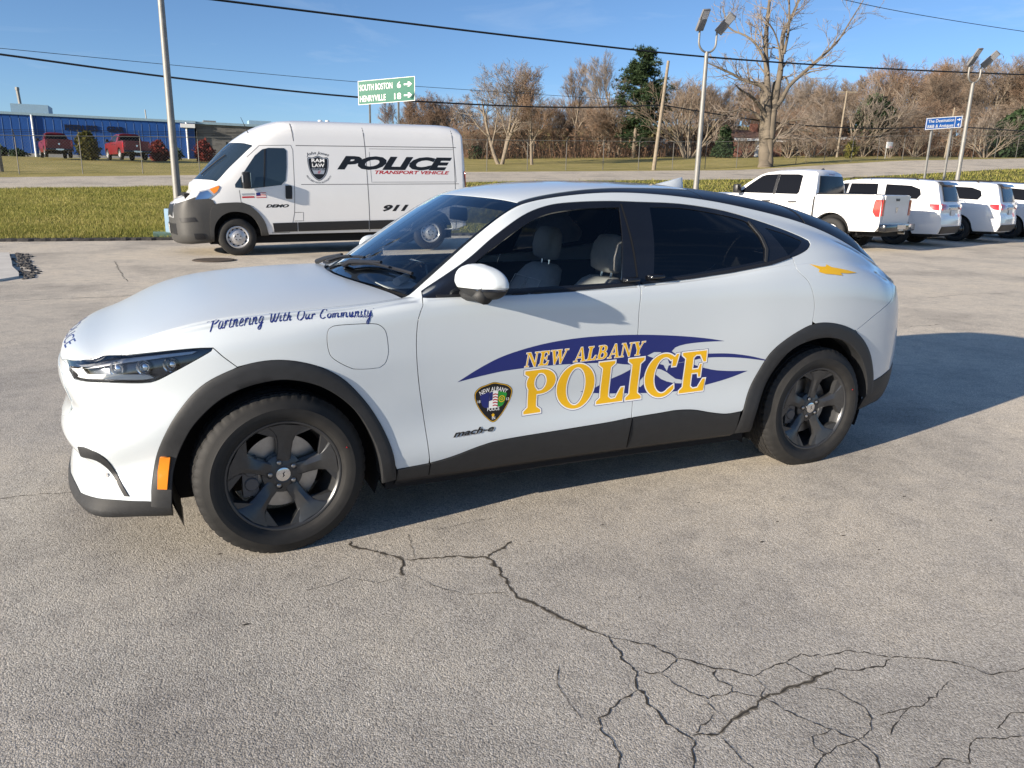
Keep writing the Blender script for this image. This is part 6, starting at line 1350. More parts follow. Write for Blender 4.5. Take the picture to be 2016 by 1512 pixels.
# ------------------------------------------------------------------ pickup
def pk_w(x, z):
    w_ = np.interp(z, [.30,.50,.75,1.05,1.22,1.32,1.70,1.86,1.95], [.90,.975,.995,.995,.98,.94,.80,.72,.62])
    t = np.clip((-.25-x)/.7, 0, 1); return w_*(1-.14*t**2)
def bed_w(x, z): return np.interp(z, [.4,.6,.95,1.25,1.36], [.96,.985,1.0,.995,.975])-.03*np.clip((x-4.4)/.3, 0, 1)**2
def make_pickup(root):
    cab = [(-.46,.42),(-.85,.40),(-.93,.60),(-.95,.95),(-.90,1.14),(-.72,1.23),(0,1.28),(.55,1.29),(.70,1.32),(1.05,1.60),(1.38,1.82),(1.55,1.885),(1.9,1.93),(2.5,1.945),(2.86,1.93),(2.96,1.88),(3.02,1.60),(3.06,1.30),(3.06,.42),(.50,.42)]+archpts(0,.50,.42,.42)[1:-1]
    slab('cab', cab, pk_w, M['white2'], root, crown=.05)
    bed = [(3.09,.46),(3.09,1.30),(3.12,1.345),(4.70,1.385),(4.75,1.36),(4.77,1.0),(4.77,.62),(4.68,.50),(4.06,.48)]+archpts(3.56,.50,.46,.42)[1:-1]+[(3.10,.46)]
    slab('bed_side_shell', bed, bed_w, M['white2'], root, crown=.0)
    MB().box(3.11, 4.70, -.96, .96, 1.352, 1.392).build('bed_cap', M['black'], root, bevel=.01)
    for sd in (-1, 1):
        patch('front_side_window', [(.88,1.34),(1.12,1.56),(1.42,1.79),(1.55,1.83),(1.86,1.845),(1.86,1.34)], pk_w, M['cglass'], root, side=sd)
        patch('rear_side_window', [(1.94,1.34),(1.94,1.845),(2.45,1.85),(2.58,1.82),(2.60,1.40),(2.56,1.34)], pk_w, M['cglass'], root, side=sd)
        patch('window_pillar', [(1.865,1.33),(1.865,1.85),(1.935,1.85),(1.935,1.33)], pk_w, M['black'], root, .008, sd)
        stripe('door_seam', [(.66,1.28),(.62,.75),(.66,.48)], .014, pk_w, M['gapgrey'], root, sd); stripe('door_seam', [(1.90,1.33),(1.90,.48)], .014, pk_w, M['gapgrey'], root, sd); stripe('door_seam', [(2.66,1.86),(2.66,1.0),(2.62,.48)], .014, pk_w, M['gapgrey'], root, sd); stripe('cab_gap', [(3.05,1.30),(3.05,.50)], .03, pk_w, M['dark'], root, sd)
        for x in (1.62, 2.36): patch('door_handle', [(x,1.16),(x+.22,1.17),(x+.22,1.13),(x,1.12)], pk_w, M['black'], root, .03, sd, thick=.03)
        patch('hood_badge', [(-.05,1.20),(.15,1.20),(.15,1.16),(-.05,1.16)], pk_w, M['navy'], root, .006, sd)
        m_ = bpy.data.objects.new('door_mirror', None); COL.objects.link(m_); m_.parent = root
        MB().box(.82, .98, 1.02 if sd > 0 else -1.24, 1.24 if sd > 0 else -1.02, 1.32, 1.56).build('mirror_shell', M['black'], m_, bevel=.04); MB().bar((.90, sd*.92, 1.36), (.90, sd*1.06, 1.38), .07).build('mirror_arm', M['black'], m_)
        patch('tail_lamp', [(4.62,1.27),(4.755,1.28),(4.755,.86),(4.66,.86),(4.58,.98),(4.60,1.20)], bed_w, M['redlens'], root, .012, sd)
    cx = lambda y, z: np.interp(z, [1.28,1.30,1.60,1.88,1.93], [3.06,3.06,3.02,2.96,2.86])+.05*(1-(np.abs(y)/.9)**4)
    rear('rear_window', [(-.78,1.38),(.78,1.38),(.66,1.82),(-.66,1.82)], cx, M['cglass'], root, .010)
    rear('brake_lamp', [(-.16,1.855),(.16,1.855),(.16,1.90),(-.16,1.90)], cx, M['redlens'], root, .012)
    tx = lambda y, z: np.full_like(np.asarray(y, float), 4.775)
    rear('tailgate', [(-.80,.66),(.80,.66),(.80,1.37),(-.80,1.37)], tx, M['white2'], root, .010, .03)
    rear('tailgate_handle', [(-.10,1.24),(.10,1.24),(.12,1.30),(-.12,1.30)], tx, M['black'], root, .022, .01); rear('tailgate_emblem', [(-.055,1.0),(.0,.94),(.055,1.0),(.07,1.10),(0,1.08),(-.07,1.10)], tx, M['chrome'], root, .02, .01)
    for sd in (-1, 1): rear('tail_lamp_rear', [(sd*.82,.88),(sd*.95,.88),(sd*.95,1.27),(sd*.82,1.27)][::sd], tx, M['redlens'], root, .02)
    MB().box(4.76, 4.96, -.98, .98, .50, .68).build('rear_bumper', M['gloss'], root, bevel=.03); MB().box(4.965, 4.972, -.28, .28, .56, .66).build('bumper_step', M['chrome'], root)
    MB().box(4.955, 4.962, -.16, .16, .52, .555).build('number_plate', M['silver'], root)
    for x in (0, 3.56):
        for sg in (-1, 1): simple_wheel(root, x, sg*.86, .40, .235, .275, M['silver'], 8, sg < 0); MB().box(x-.47, x+.47, .45 if sg > 0 else -.82, .82 if sg > 0 else -.45, .42, .93).build('wheel_well', M['dark'], root)
    MB().box(-.7, 4.7, -.55, .55, .36, .52).build('chassis', M['dark'], root); MB().tube([(3.56, -.8, .38), (3.56, .8, .38)], .07, 8).build('rear_axle', M['dark'], root); MB().tube([(3.9, .5, .42), (4.85, .6, .44)], .04, 8).build('exhaust_pipe', M['steel'], root)
    MB().add([(.74,-.78,1.34),(.74,.78,1.34),(1.40,.70,1.83),(1.40,-.70,1.83)], [(0,1,2,3)]).build('windscreen', M['cglass'], root)
    MB().lathe([(.06, 0), (.05, .03), (0, .07)], 12, axis='z', c=(2.75, 0, 1.96)).build('roof_antenna', M['black'], root)
def park(name, label, cat_, tail, length, group):
    """tail: ground point under the tail's left corner"""
    p = np.array(tail[:2])+HEADV*length+ROWV*.95
    c = p-HEADV*length/2
    o = thing(name, label, cat_, (p[0], p[1], tz1(c[0], c[1])), HEAD, group)
    f = tz1(*(p)); r = tz1(*(p-HEADV*3)); o.rotation_euler = (0, math.atan2(f-r, 3), HEAD); o.location.z = f
    return o
T0 = spot(1746, 19.3)
pk = park('white_pickup', 'white pickup truck with red tail lamps, nearest of the parked white row', 'pickup truck', T0, 4.85, 'white fleet vehicles parked in a row'); make_pickup(pk)
SUVL = ['white SUV parked right beside the white pickup truck', 'white SUV second along from the white pickup truck', 'white SUV at the right edge of the picture, third along from the pickup']
sv = None
for i in range(3):
    t = spot(*[(1858, 21.5), (1976, 23.7), (2076, 25.9)][i])
    o = park('white_suv', SUVL[i], 'suv', t, 4.2, 'white fleet vehicles parked in a row')
    if sv is None: make_suv(o); sv = o
    else:
        for ch in list(sv.children): copy_tree(ch, o)
# ------------------------------------------------------------------ background structures
def pt(px, py, d):
    """point seen at image position px,py at distance d along the view axis (used for things strung in the air)"""
    v = _f2*d+_r3*((px-1008)/1513.88*d)-_u3*((py-756)/1513.88*d); return Vector(CAM)+v
M['galv'] = mat('galvanised_steel', (.24, .235, .22), .55, metal=.35, var=.15, vscale=6)
M['wood'] = mat('weathered_pole_wood', (.24, .20, .15), .9, var=.25, vscale=5, bump=.3, bscale=30)
M['cable'] = mat('cable_sheath', (.012, .014, .018), .6)
M['conc'] = mat('blue_painted_concrete', (.16, .25, .34), .7, var=.2, vscale=5)
def lamp_pole(name, label, p, h=5.72, base=False, group='parking lot light poles', yaw=0):
    h = h-p[2]; t = thing(name, label, 'light pole', tuple(p), yaw, group)
    MB().tube([(0, 0, -.2), (0, 0, h*.5), (0, 0, h)], [.100, .080, .062], 16).build('pole', M['galv'], t, smooth=40)
    MB().box(-.19, .19, -.19, .19, .0, .03).build('base_plate', M['galv'], t)
    if base:
        MB().lathe([(0, .62), (.32, .62), (.335, .60), (.335, -.1)], 28, axis='z').build('concrete_base', M['conc'], t, smooth=40)
        pad = MB().box(-.62, .9, -.55, .6, -.2, .06).build('concrete_pad', mat('green_stained_concrete', (.16, .26, .20), .85, var=.3, vscale=3), t)
    for sg in (-1, 1):
        MB().tube([(0, 0, h-.02)]+[(sg*.33*math.sin(a), 0, h-.02+.30*(1-math.cos(a))) for a in np.linspace(.2, math.pi/2, 8)]+[(sg*.33, 0, h+.62)], .032, 8).build('arm', M['galv'], t, smooth=40)
        hd_ = MB(); hd_.box(-.16, .16, -.05, .05, 0, .42); hd_.box(-.16, .16, -.035, .035, .40, .80); o = hd_.build('lamp_head', mat_lamp, t, bevel=.015); o.scale = (.85, .85, .85); o.location = (sg*.36, 0, h+.58); o.rotation_euler = (R_(38), R_(sg*24 if sg > 0 else -8), 0)
        l = MB().box(-.12, .12, -.058, -.052, .45, .76).build('led_panel', M['silver'], o)
    return t
mat_lamp = mat('lamp_housing', (.17, .17, .175), .5)
lamp_pole('light_pole', 'tall grey light pole on a blue concrete base beside the van nose', spot(346, 19.4), 7.2, base=True)
lamp_pole('light_pole', 'twin-headed grey light pole rising behind the crossover roof', spot(1370, 26))
lamp_pole('light_pole', 'twin-headed light pole beside the blue destination sign', spot(1880, 31.4))
# signs
M['sgreen'] = mat('green_sign_sheeting', (.0, .135, .085), .4, var=.05); M['sblue'] = mat('blue_sign_sheeting', (.01, .11, .42), .4)
def sign(name, label, corners, d0, d1, m, group=None, lines=(), post_px=(), rim=.02, extra=None):
    (a, b, c, e) = [pt(px, py, d) for (px, py), d in zip(corners, (d0, d1, d1, d0))]     # TL TR BR BL
    w_ = ((b-a).length+(c-e).length)/2; h = ((a-e).length+(b-c).length)/2; o = e
    X = (Vector((c.x, c.y, 0))-Vector((e.x, e.y, 0))).normalized(); Z = Vector((0, 0, 1)); Y = X.cross(Z)      # Y points to the viewer side
    if Y.dot(Vector(CAM)-o) < 0: Y = -Y
    sl = (c.z-e.z)/w_
    t = thing(name, label, 'road sign', (o.x, o.y, tz1(o.x, o.y)), 0, group); base = Vector(t.location)
    f = lambda x, z, y=0: tuple(o+X*x+Z*(z+sl*x)+Y*y-base)
    def slabp(nm, x0, x1, z0, z1, y0, y1, mm): 
        V = [f(x, z, y) for y in (y0, y1) for x, z in ((x0, z0), (x1, z0), (x1, z1), (x0, z1))]
        return MB().add(V, [(3,2,1,0),(4,5,6,7),(0,1,5,4),(1,2,6,5),(2,3,7,6),(3,0,4,7)]).build(nm, mm, t)
    slabp('panel', 0, w_, 0, h, -.01, .01, m)
    for q in ((0, w_, 0, rim), (0, w_, h-rim, h), (0, rim, rim, h-rim), (w_-rim, w_, rim, h-rim)): slabp('border', *q, .012, .016, M['vwhite'])
    for px_ in post_px:
        x = w_*px_; top = Vector(f(x, h*.9, -.06)); g = Vector((top.x+base.x, top.y+base.y, 0)); gz = tz1(g.x, g.y)-base.z-.2
        MB().bar((top.x, top.y, gz), tuple(top), .07).build('post', M['galv'], t)
    for (txt, x, z, hh, ww) in lines:
        V, F = sans(txt, hh*h, .012); V = fit_w(V, ww*w_)
        obj('lettering', mesh([f(x*w_+p[0], z*h+p[1], .020) for p in V], F, 'lettering'), M['vwhite'], t)
    if extra: extra(f, w_, h, t)
    return t
def arrow(f, w_, h, t, x, z, L, k):
    P = [(0,-.16),(.55,-.16),(.45,-.5),(.68,-.5),(1,0),(.68,.5),(.45,.5),(.55,.16),(0,.16)]
    obj('arrow', mesh([f(x*w_+a*L*w_, z*h+b*k*h, .020) for a, b in P], [(0,1,7,8),(1,4,7),(1,2,3,4),(7,4,5,6)], 'arrow'), M['vwhite'], t)
sign('direction_sign', 'green highway direction sign above the van listing two towns', [(703,163),(815,153),(816,198),(706,207)], 32.6, 32, M['sgreen'], lines=[('SOUTH BOSTON', .03, .58, .25, .58), ('6', .69, .58, .25, .07), ('HENRYVILLE', .03, .12, .25, .46), ('18', .64, .12, .25, .12)], post_px=(.19, .70), extra=lambda f, w_, h, t: [arrow(f, w_, h, t, .81, z, .14, .20) for z in (.70, .25)])
def bx_(f, w_, h, t):
    V = [f(.80*w_, .04*h, .014), f(.815*w_, .04*h, .014), f(.815*w_, .96*h, .014), f(.80*w_, .96*h, .014)]; obj('divider', mesh(V, [(0,1,2,3)], 'divider'), M['vwhite'], t)
    arrow(f, w_, h, t, .85, .70, .11, .22)
sign('attraction_sign', 'small blue roadside sign with white lettering and arrow at right', [(1822,234),(1892,229),(1891,251),(1821,256)], 33, 33.4, M['sblue'], lines=[('The Destination', .05, .58, .26, .72), ('B&B & Antiques', .05, .14, .26, .72), ('4', .87, .12, .28, .07)], post_px=(.22, .78), extra=bx_, rim=.03)
# utility poles and cables
def upole(label, px, d, h, lean=0, arm=False, r=.14):
    p = spot(px, d); t = thing('utility_pole', label, 'utility pole', tuple(p), 0, 'wooden utility poles')
    X = np.array([math.cos(YAW), -math.sin(YAW)])*lean
    MB().tube([(0, 0, -.3), (X[0], X[1], h)], [r, r*.7], 10).build('shaft', M['wood'], t, smooth=40)
    if arm: MB().bar((X[0]-1.1*math.cos(YAW), X[1]+1.1*math.sin(YAW), h-.15), (X[0]+1.1*math.cos(YAW), X[1]-1.1*math.sin(YAW), h-.12), .1).build('cross_arm', M['wood'], t)
    return t
upole('leaning pale wooden pole in front of the evergreen tree', 1284, 58, 7.4, .55, r=.15); upole('wooden utility pole with a cross arm among the bare trees', 1639, 88, 6.8, .25, True, r=.13); upole('thin wooden pole just left of the right-hand light pole', 1849, 78, 4.6, .2, r=.11); upole('dark wooden pole at the left edge beside the road', 2, 45, 1.8, 0, r=.16)
def cable(label, P, r):
    Q = crs([tuple(pt(*p)) for p in P], 1.2); mid = Q[len(Q)//2]
    o = MB().tube(Q, r, 5).build('overhead_cable', M['cable']); return tag(o, label, 'cable', 'overhead cables')
cable('thick black overhead cable, highest across the whole sky', [(330,-12,26),(720,36,29),(1070,78,32),(1390,112,36),(1700,133,41),(2016,147,47),(2300,155,52)], .040)
cable('black overhead cable sagging past the green sign to the leaning pole', [(-120,93,33),(0,107,34),(350,154,38),(700,191,43),(1010,209,50),(1180,211,55),(1305,207,58)], .048)
cable('dark overhead cable from the leaning pole to the right', [(1305,207,58),(1420,226,60),(1560,245,62),(1720,253,64),(1880,250,66),(2060,262,68)], .048)
cable('thin overhead wire just above the sagging cable at left', [(-120,85,40),(0,95,41),(350,129,46),(700,161,50),(1000,182,55),(1310,202,58)], .016)
cable('thin wire crossing the upper right corner of the sky', [(1600,-14,40),(1780,24,42),(2016,62,45),(2200,85,47)], .018)
cable('thin service wire at far right below the blue sign top', [(1650,228,88),(1800,226,88),(2040,211,86)], .016); cable('thin service wire at far right just above the blue sign', [(1650,232,88),(1800,232,86),(2040,232,84)], .016)
# chain-link fence behind the road
fence = thing('chain_link_fence', 'long chain-link fence with barbed top running behind the road', 'fence', (0, 45.6, 0))
M['fpost'] = mat('dull_fence_steel', (.16, .155, .145), .7, metal=.4); YF = 45.6; fx = np.arange(-28, 112, 3.0); HF = 2.0
pm = MB().tube([(0, 0, -.2), (0, 0, HF)], .026, 6).tube([(0, 0, HF), (-.02, -.28, HF+.28)], .02, 5); pme = mesh(pm.v, pm.f, 'fence_post', True, sharp=40)
for x in fx: o = obj('post', pme, M['fpost'], fence); o.location = (x, 0, tz1(x, YF))
rail_ = MB().tube([(x, 0, tz1(x, YF)+HF-.02) for x in fx], .022, 5); rail_.build('top_rail', M['galv'], fence)
for k in (.10, .18, .26): MB().tube([(x, -k, tz1(x, YF)+HF+k) for x in fx], .010, 4).build('barbed_wire', mat_bw if 'mat_bw' in globals() else M['black'], fence)
wm = MB()
for i in range(len(fx)-1):
    for s_ in (-1, 1):
        for k in np.arange(0, 3.0, .16):
            x0 = fx[i]+k; x1 = x0+s_*(HF-.1); a = Vector((x0, 0, tz1(x0, YF)+.04)); b = Vector((x1, 0, tz1(x1, YF)+HF-.05)); d_ = Vector((.0035, 0, 0))
            wm.add([a-d_, a+d_, b+d_, b-d_], [(0,1,2,3)])
o = wm.build('wire_mesh', mat('fence_wire', (.20, .20, .19), .6, metal=.5), fence); o['kind'] = 'stuff'
# ------------------------------------------------------------------ blue factory
M['fblue'] = mat('blue_metal_cladding', (.012, .075, .29), .5, var=.10, vscale=1.2); M['fseam'] = mat('pale_joint', (.16, .27, .50), .5); M['ftrim'] = mat('grey_blue_roof_trim', (.28, .40, .48), .5, var=.1)
YB = spot(0, 80)[1]; A_, B_ = spot_y(-420, YB), spot_y(390, YB); e_ = (B_-A_)[:2]; LF = np.linalg.norm(e_); ang = math.atan2(e_[1], e_[0]); ZF = 2.95
fac = thing('factory_building', 'long low blue metal-clad factory behind the fence at left', 'building', (A_[0], A_[1], ZF), ang); HB = 4.45
# local x along the facade, y into the building (away from the viewer)
pw = .74; npn = int(LF/pw)
pmm = MB().box(0, pw-.05, -.03, .03, .55, HB-.25); pme = mesh(pmm.v, pmm.f, 'wall_panel'); smm = MB().box(pw-.045, pw-.01, -.05, .02, .55, HB-.55); sme = mesh(smm.v, smm.f, 'panel_joint')
for i in range(npn):
    if (LF-i*pw) > 40: continue
    o = obj('wall_panel', pme, M['fblue'], fac); o.location = (LF-(i+1)*pw, 0, 0); o = obj('panel_joint', sme, M['fseam'] if not 5 < i < 19 else M['fblue'], fac); o.location = (LF-(i+1)*pw, 0, 0)
MB().box(LF-40, LF, .035, 22, 0, HB-.12).build('wall', M['fblue'], fac); MB().box(0, LF-40.1, -.03, 22, 0, HB-.25).build('far_wall', M['fblue'], fac); MB().box(-.2, LF+.05, -.08, .5, -.8, .53).build('concrete_base', mat('factory_base', (.30, .30, .29), .9, var=.15, vscale=1), fac)
MB().box(-.3, LF+.15, -.16, 22.2, HB-.24, HB).build('roof', M['ftrim'], fac)
def lx(px): # facade coordinate of an image column
    lo, hi = -5., LF+60
    for _ in range(40):
        m_ = (lo+hi)/2; q = A_[:2]+e_/LF*m_-CAM[:2]; dd = q@np.array([math.sin(YAW), math.cos(YAW)]); ll = q@np.array([math.cos(YAW), -math.sin(YAW)]); 
        if 1008+1513.88*ll/dd < px: lo = m_
        else: hi = m_
    return lo
for px_ in (97, 386): MB().tube([(lx(px_), -.14, 0), (lx(px_), -.14, HB-.2)], .09, 8).build('downspout', M['vwhite'], fac)
MB().box(lx(375), lx(402), -.5, 0, HB-.75, HB-.35).build('rain_head', M['vwhite'], fac)
for txt, p0, p1 in (('PEERLESS', 157, 219), ('GEAR', 236, 268)):
    x0, x1 = lx(p0), lx(p1); V, F = sans(txt, .52, .03); V = fit_w(V, x1-x0); n_ = len(V)
    P = [(x0+a, -.12, 2.95+b) for a, b in V]+[(x0+a, -.05, 2.95+b) for a, b in V]
    E_ = {}
    for f in F:
        for a, b in ((f[0], f[1]), (f[1], f[2]), (f[2], f[0])): E_[(a, b)] = 1
    obj('raised_lettering', mesh(P, [tuple(f) for f in F]+[(b, a, a+n_, b+n_) for a, b in E_ if (b, a) not in E_], 'lettering'), mat('dark_letters', (.006, .010, .03), .5), fac)
MB().box(lx(54), lx(126), 2, 6, HB, HB+.95).build('rooftop_unit', M['ftrim'], fac); MB().tube([(lx(68), 4, HB+.9), (lx(66), 4, HB+2.5)], .16, 8).tube([(lx(66), 4, HB+2.4), (lx(66), 4, HB+2.7)], .2, 8).build('flue_stack', M['galv'], fac); MB().tube([(lx(312), 3, HB), (lx(311), 3, HB+1.1)], .07, 6).build('vent_pipe', M['galv'], fac); MB().box(lx(425), lx(450), 6, 8, HB-.1, HB+.5).build('rooftop_vent', M['galv'], fac)
# grey stone office wing, partly hidden by the van
def stone(name, sc=6.):
    m, t, b, o = nmat(name); br = N(t, 'TexBrick', Scale=sc); br.inputs['Color1'].default_value = (.17,.165,.155,1); br.inputs['Color2'].default_value = (.10,.10,.095,1); br.inputs['Mortar'].default_value = (.22,.21,.20,1); br.inputs['Mortar Size'].default_value = .012; br.inputs['Brick Width'].default_value = 1.2; br.inputs['Row Height'].default_value = .28
    mp = N(t, 'Mapping'); mp.inputs['Rotation'].default_value = (R_(90), 0, 0); c = N(t, 'TexCoord'); t.links.new(c.outputs['Object'], mp.inputs[0]); t.links.new(mp.outputs[0], br.inputs['Vector']); t.links.new(br.outputs[0], b.inputs['Base Color']); b.inputs['Roughness'].default_value = .9; return m
M['stone'] = stone('grey_stone_veneer', 1.6)
q0, q1 = spot_y(393, YB+.3), spot_y(945, YB+.3); ev = (q1-q0)[:2]; Lw = np.linalg.norm(ev)
wing = thing('office_wing', 'grey stone office wing showing on both sides of the van', 'building', (q0[0], q0[1], 2.75), math.atan2(ev[1], ev[0]))
MB().box(.02, 12, 0, 14, -.6, 4.35).build('tall_wall', M['stone'], wing); MB().box(-.1, 12.2, -.2, 14.2, 4.36, 4.62).build('tall_roof_edge', M['ftrim'], wing); MB().box(12.05, Lw, .1, 12, -.6, 3.55).build('low_wall', M['stone'], wing); MB().box(12.21, Lw+.3, -.2, 12.2, 3.56, 3.80).build('low_roof_edge', M['ftrim'], wing)
for x in (3.0, 6.5): MB().box(x, x+1.2, -.02, .05, 1.2, 2.6).build('window', M['cglass'], wing)
MB().box(6, 8.5, 4, 6, 4.62, 5.3).build('rooftop_unit', M['ftrim'], wing)
# two maroon pickups by the factory: copies of the white pickup in another paint
M['maroon'] = mat('maroon_paint', (.15, .008, .012), .4, coat=.3)
def recolour(o):
    for ch in list(o.children):
        if ch.data is not None and hasattr(ch.data, 'materials') and len(ch.data.materials) and ch.data.materials[0] == M['white2']:
            ch.data = ch.data.copy(); ch.data.materials[0] = M['maroon']
        recolour(ch)
for (px_, d, rot, lab) in ((118, 66, 6, 'dark red pickup truck seen from behind at the far left of the factory'), (262, 63, 15, 'bright red pickup truck by the factory, nearest the light pole')):
    p = spot(px_, d); los = math.atan2(p[1]-CAM[1], p[0]-CAM[0]); hd_ = los+R_(rot)
    o = thing('red_pickup', lab, 'pickup truck', (p[0]+math.cos(hd_)*3, p[1]+math.sin(hd_)*3, 0), hd_-math.pi, 'pickups by the factory'); o.location.z = tz1(o.location.x, o.location.y)+.02
    for ch in list(pk.children): copy_tree(ch, o)
    recolour(o)
# ------------------------------------------------------------------ houses on the far side
def house(name, label, px0, px1, d, wall_m, roof_m, hw=2.5, depth=8, rise=1.3, hip=False, gable_front=None):
    a, b = spot(px0, d), spot(px1, d+1); ev = (b-a)[:2]; L = np.linalg.norm(ev); z0 = min(a[2], b[2])
    t = thing(name, label, 'house', (a[0], a[1], z0), math.atan2(ev[1], ev[0]))
    MB().box(0, L, 0, depth, -1, hw).build('wall', wall_m, t)
    o_ = .45; rx = L*.18 if hip else 0
    MB().add([(-o_,-o_,hw),(L+o_,-o_,hw),(L+o_,depth+o_,hw),(-o_,depth+o_,hw),(rx-o_*(not hip),depth/2,hw+rise),(L-rx+o_*(not hip),depth/2,hw+rise)], [(0,1,5,4),(2,3,4,5),(1,2,5),(3,0,4),(0,3,2,1)]).build('roof', roof_m, t)
    MB().box(-o_, L+o_, -o_-.03, -o_, hw-.2, hw+.05).build('fascia', M['vwhite'], t)
    n = max(1, int(L/3.2))
    for i in range(n):
        x = (i+.5)*L/n
        if i == n//2: MB().box(x-.45, x+.45, -.04, .02, 0, 2.05).build('door', M['vwhite'], t)
        else:
            w_ = bpy.data.objects.new('window', None); COL.objects.link(w_); w_.parent = t
            MB().box(x-.65, x+.65, -.05, .02, .95, 2.05).build('frame', M['vwhite'], w_); MB().box(x-.57, x-.03, -.07, -.052, 1.03, 1.97).build('pane', M['cglass'], w_); MB().box(x+.03, x+.57, -.07, -.052, 1.03, 1.97).build('pane', M['cglass'], w_)
    MB().box(L*.62, L*.62+.7, depth*.42, depth*.42+.7, hw+.4, hw+rise+.7).build('chimney', wall_m, t)
    return t
M['brick'] = mat('red_brick_wall', (.17, .075, .055), .9, var=.2, vscale=6); M['rbrown'] = mat('brown_shingle_roof', (.15, .085, .06), .9, var=.2, vscale=3); M['rred'] = mat('orange_red_roof', (.36, .12, .06), .8, var=.12, vscale=2); M['rgrey'] = mat('grey_shingle_roof', (.12, .10, .09), .9, var=.2, vscale=3); M['tan'] = mat('tan_siding', (.14, .085, .065), .85, var=.1)
house('brick_house', 'small house with an orange-red roof left of the light pole', 1268, 1334, 96, M['brick'], M['rred'], 1.1, 7, 1.0, True)
house('brick_house', 'brick ranch house with brown roof partly behind the big bare tree', 1440, 1530, 90, M['brick'], M['rbrown'], 1.9, 8, 1.25)
house('brick_house', 'low brick ranch house with grey roof right of the big bare tree', 1610, 1716, 95, M['tan'], M['rgrey'], 2.0, 9, 1.1, True)
bb = thing('basketball_hoop', 'white basketball backboard on a post before the grey-roofed house', 'basketball hoop', tuple(spot(1733, 80)))
MB().tube([(0, 0, -.2), (0, 0, .9), (0, -.3, 1.1)], .05, 8).build('post', M['galv'], bb); MB().box(-.42, .42, -.36, -.30, .9, 1.5).build('backboard', M['vwhite'], bb, bevel=.02); MB().tube([(.16*math.cos(a), -.54+.16*math.sin(a), 1.02) for a in np.linspace(0, 6.283, 16, endpoint=False)], .012, 5, closed=True).build('rim', M['vred'], bb)
# ------------------------------------------------------------------ trees
def bark(name, c, sc=3): return mat(name, c, .9, var=.28, vscale=sc, bump=.4, bscale=20)
M['bark'] = bark('grey_bark', (.20, .165, .125)); M['barkl'] = bark('pale_bark', (.135, .112, .084), 1.2); M['twig'] = mat('bare_twigs', (.19, .145, .108), .9, var=.2, vscale=.6); M['twigg'] = mat('grey_twigs', (.215, .18, .15), .9, var=.2, vscale=.6); M['twigr'] = mat('russet_twigs', (.20, .135, .092), .9, var=.25, vscale=.6)
M['leafr'] = leafy('russet_leaves', [(.2, (.09,.052,.033)), (.5, (.15,.088,.055)), (.8, (.22,.135,.08))]); M['needle'] = leafy('pine_needles', [(.2, (.016,.032,.014)), (.5, (.032,.058,.024)), (.85, (.065,.095,.040))], trans=.15); M['bushg'] = leafy('shrub_leaves', [(.2, (.05,.06,.012)), (.5, (.12,.115,.025)), (.85, (.22,.18,.05))]); M['bushr'] = leafy('red_shrub_leaves', [(.2, (.11,.02,.018)), (.5, (.20,.035,.03)), (.85, (.28,.075,.05))])
def tube3(V, F, a, b, ra, rb, n):
    d = b-a; L = np.linalg.norm(d)
    if L < 1e-6: return
    d = d/L; u = np.cross(d, (0, 0, 1.) if abs(d[2]) < .9 else (1., 0, 0)); u /= np.linalg.norm(u); w_ = np.cross(d, u); k = len(V)
    for i in range(n):
        t = 2*math.pi*i/n; V.append(a+(u*math.cos(t)+w_*math.sin(t))*ra)
    for i in range(n):
        t = 2*math.pi*i/n; V.append(b+(u*math.cos(t)+w_*math.sin(t))*rb)
    for i in range(n): F.append((k+i, k+(i+1) % n, k+n+(i+1) % n, k+n+i))
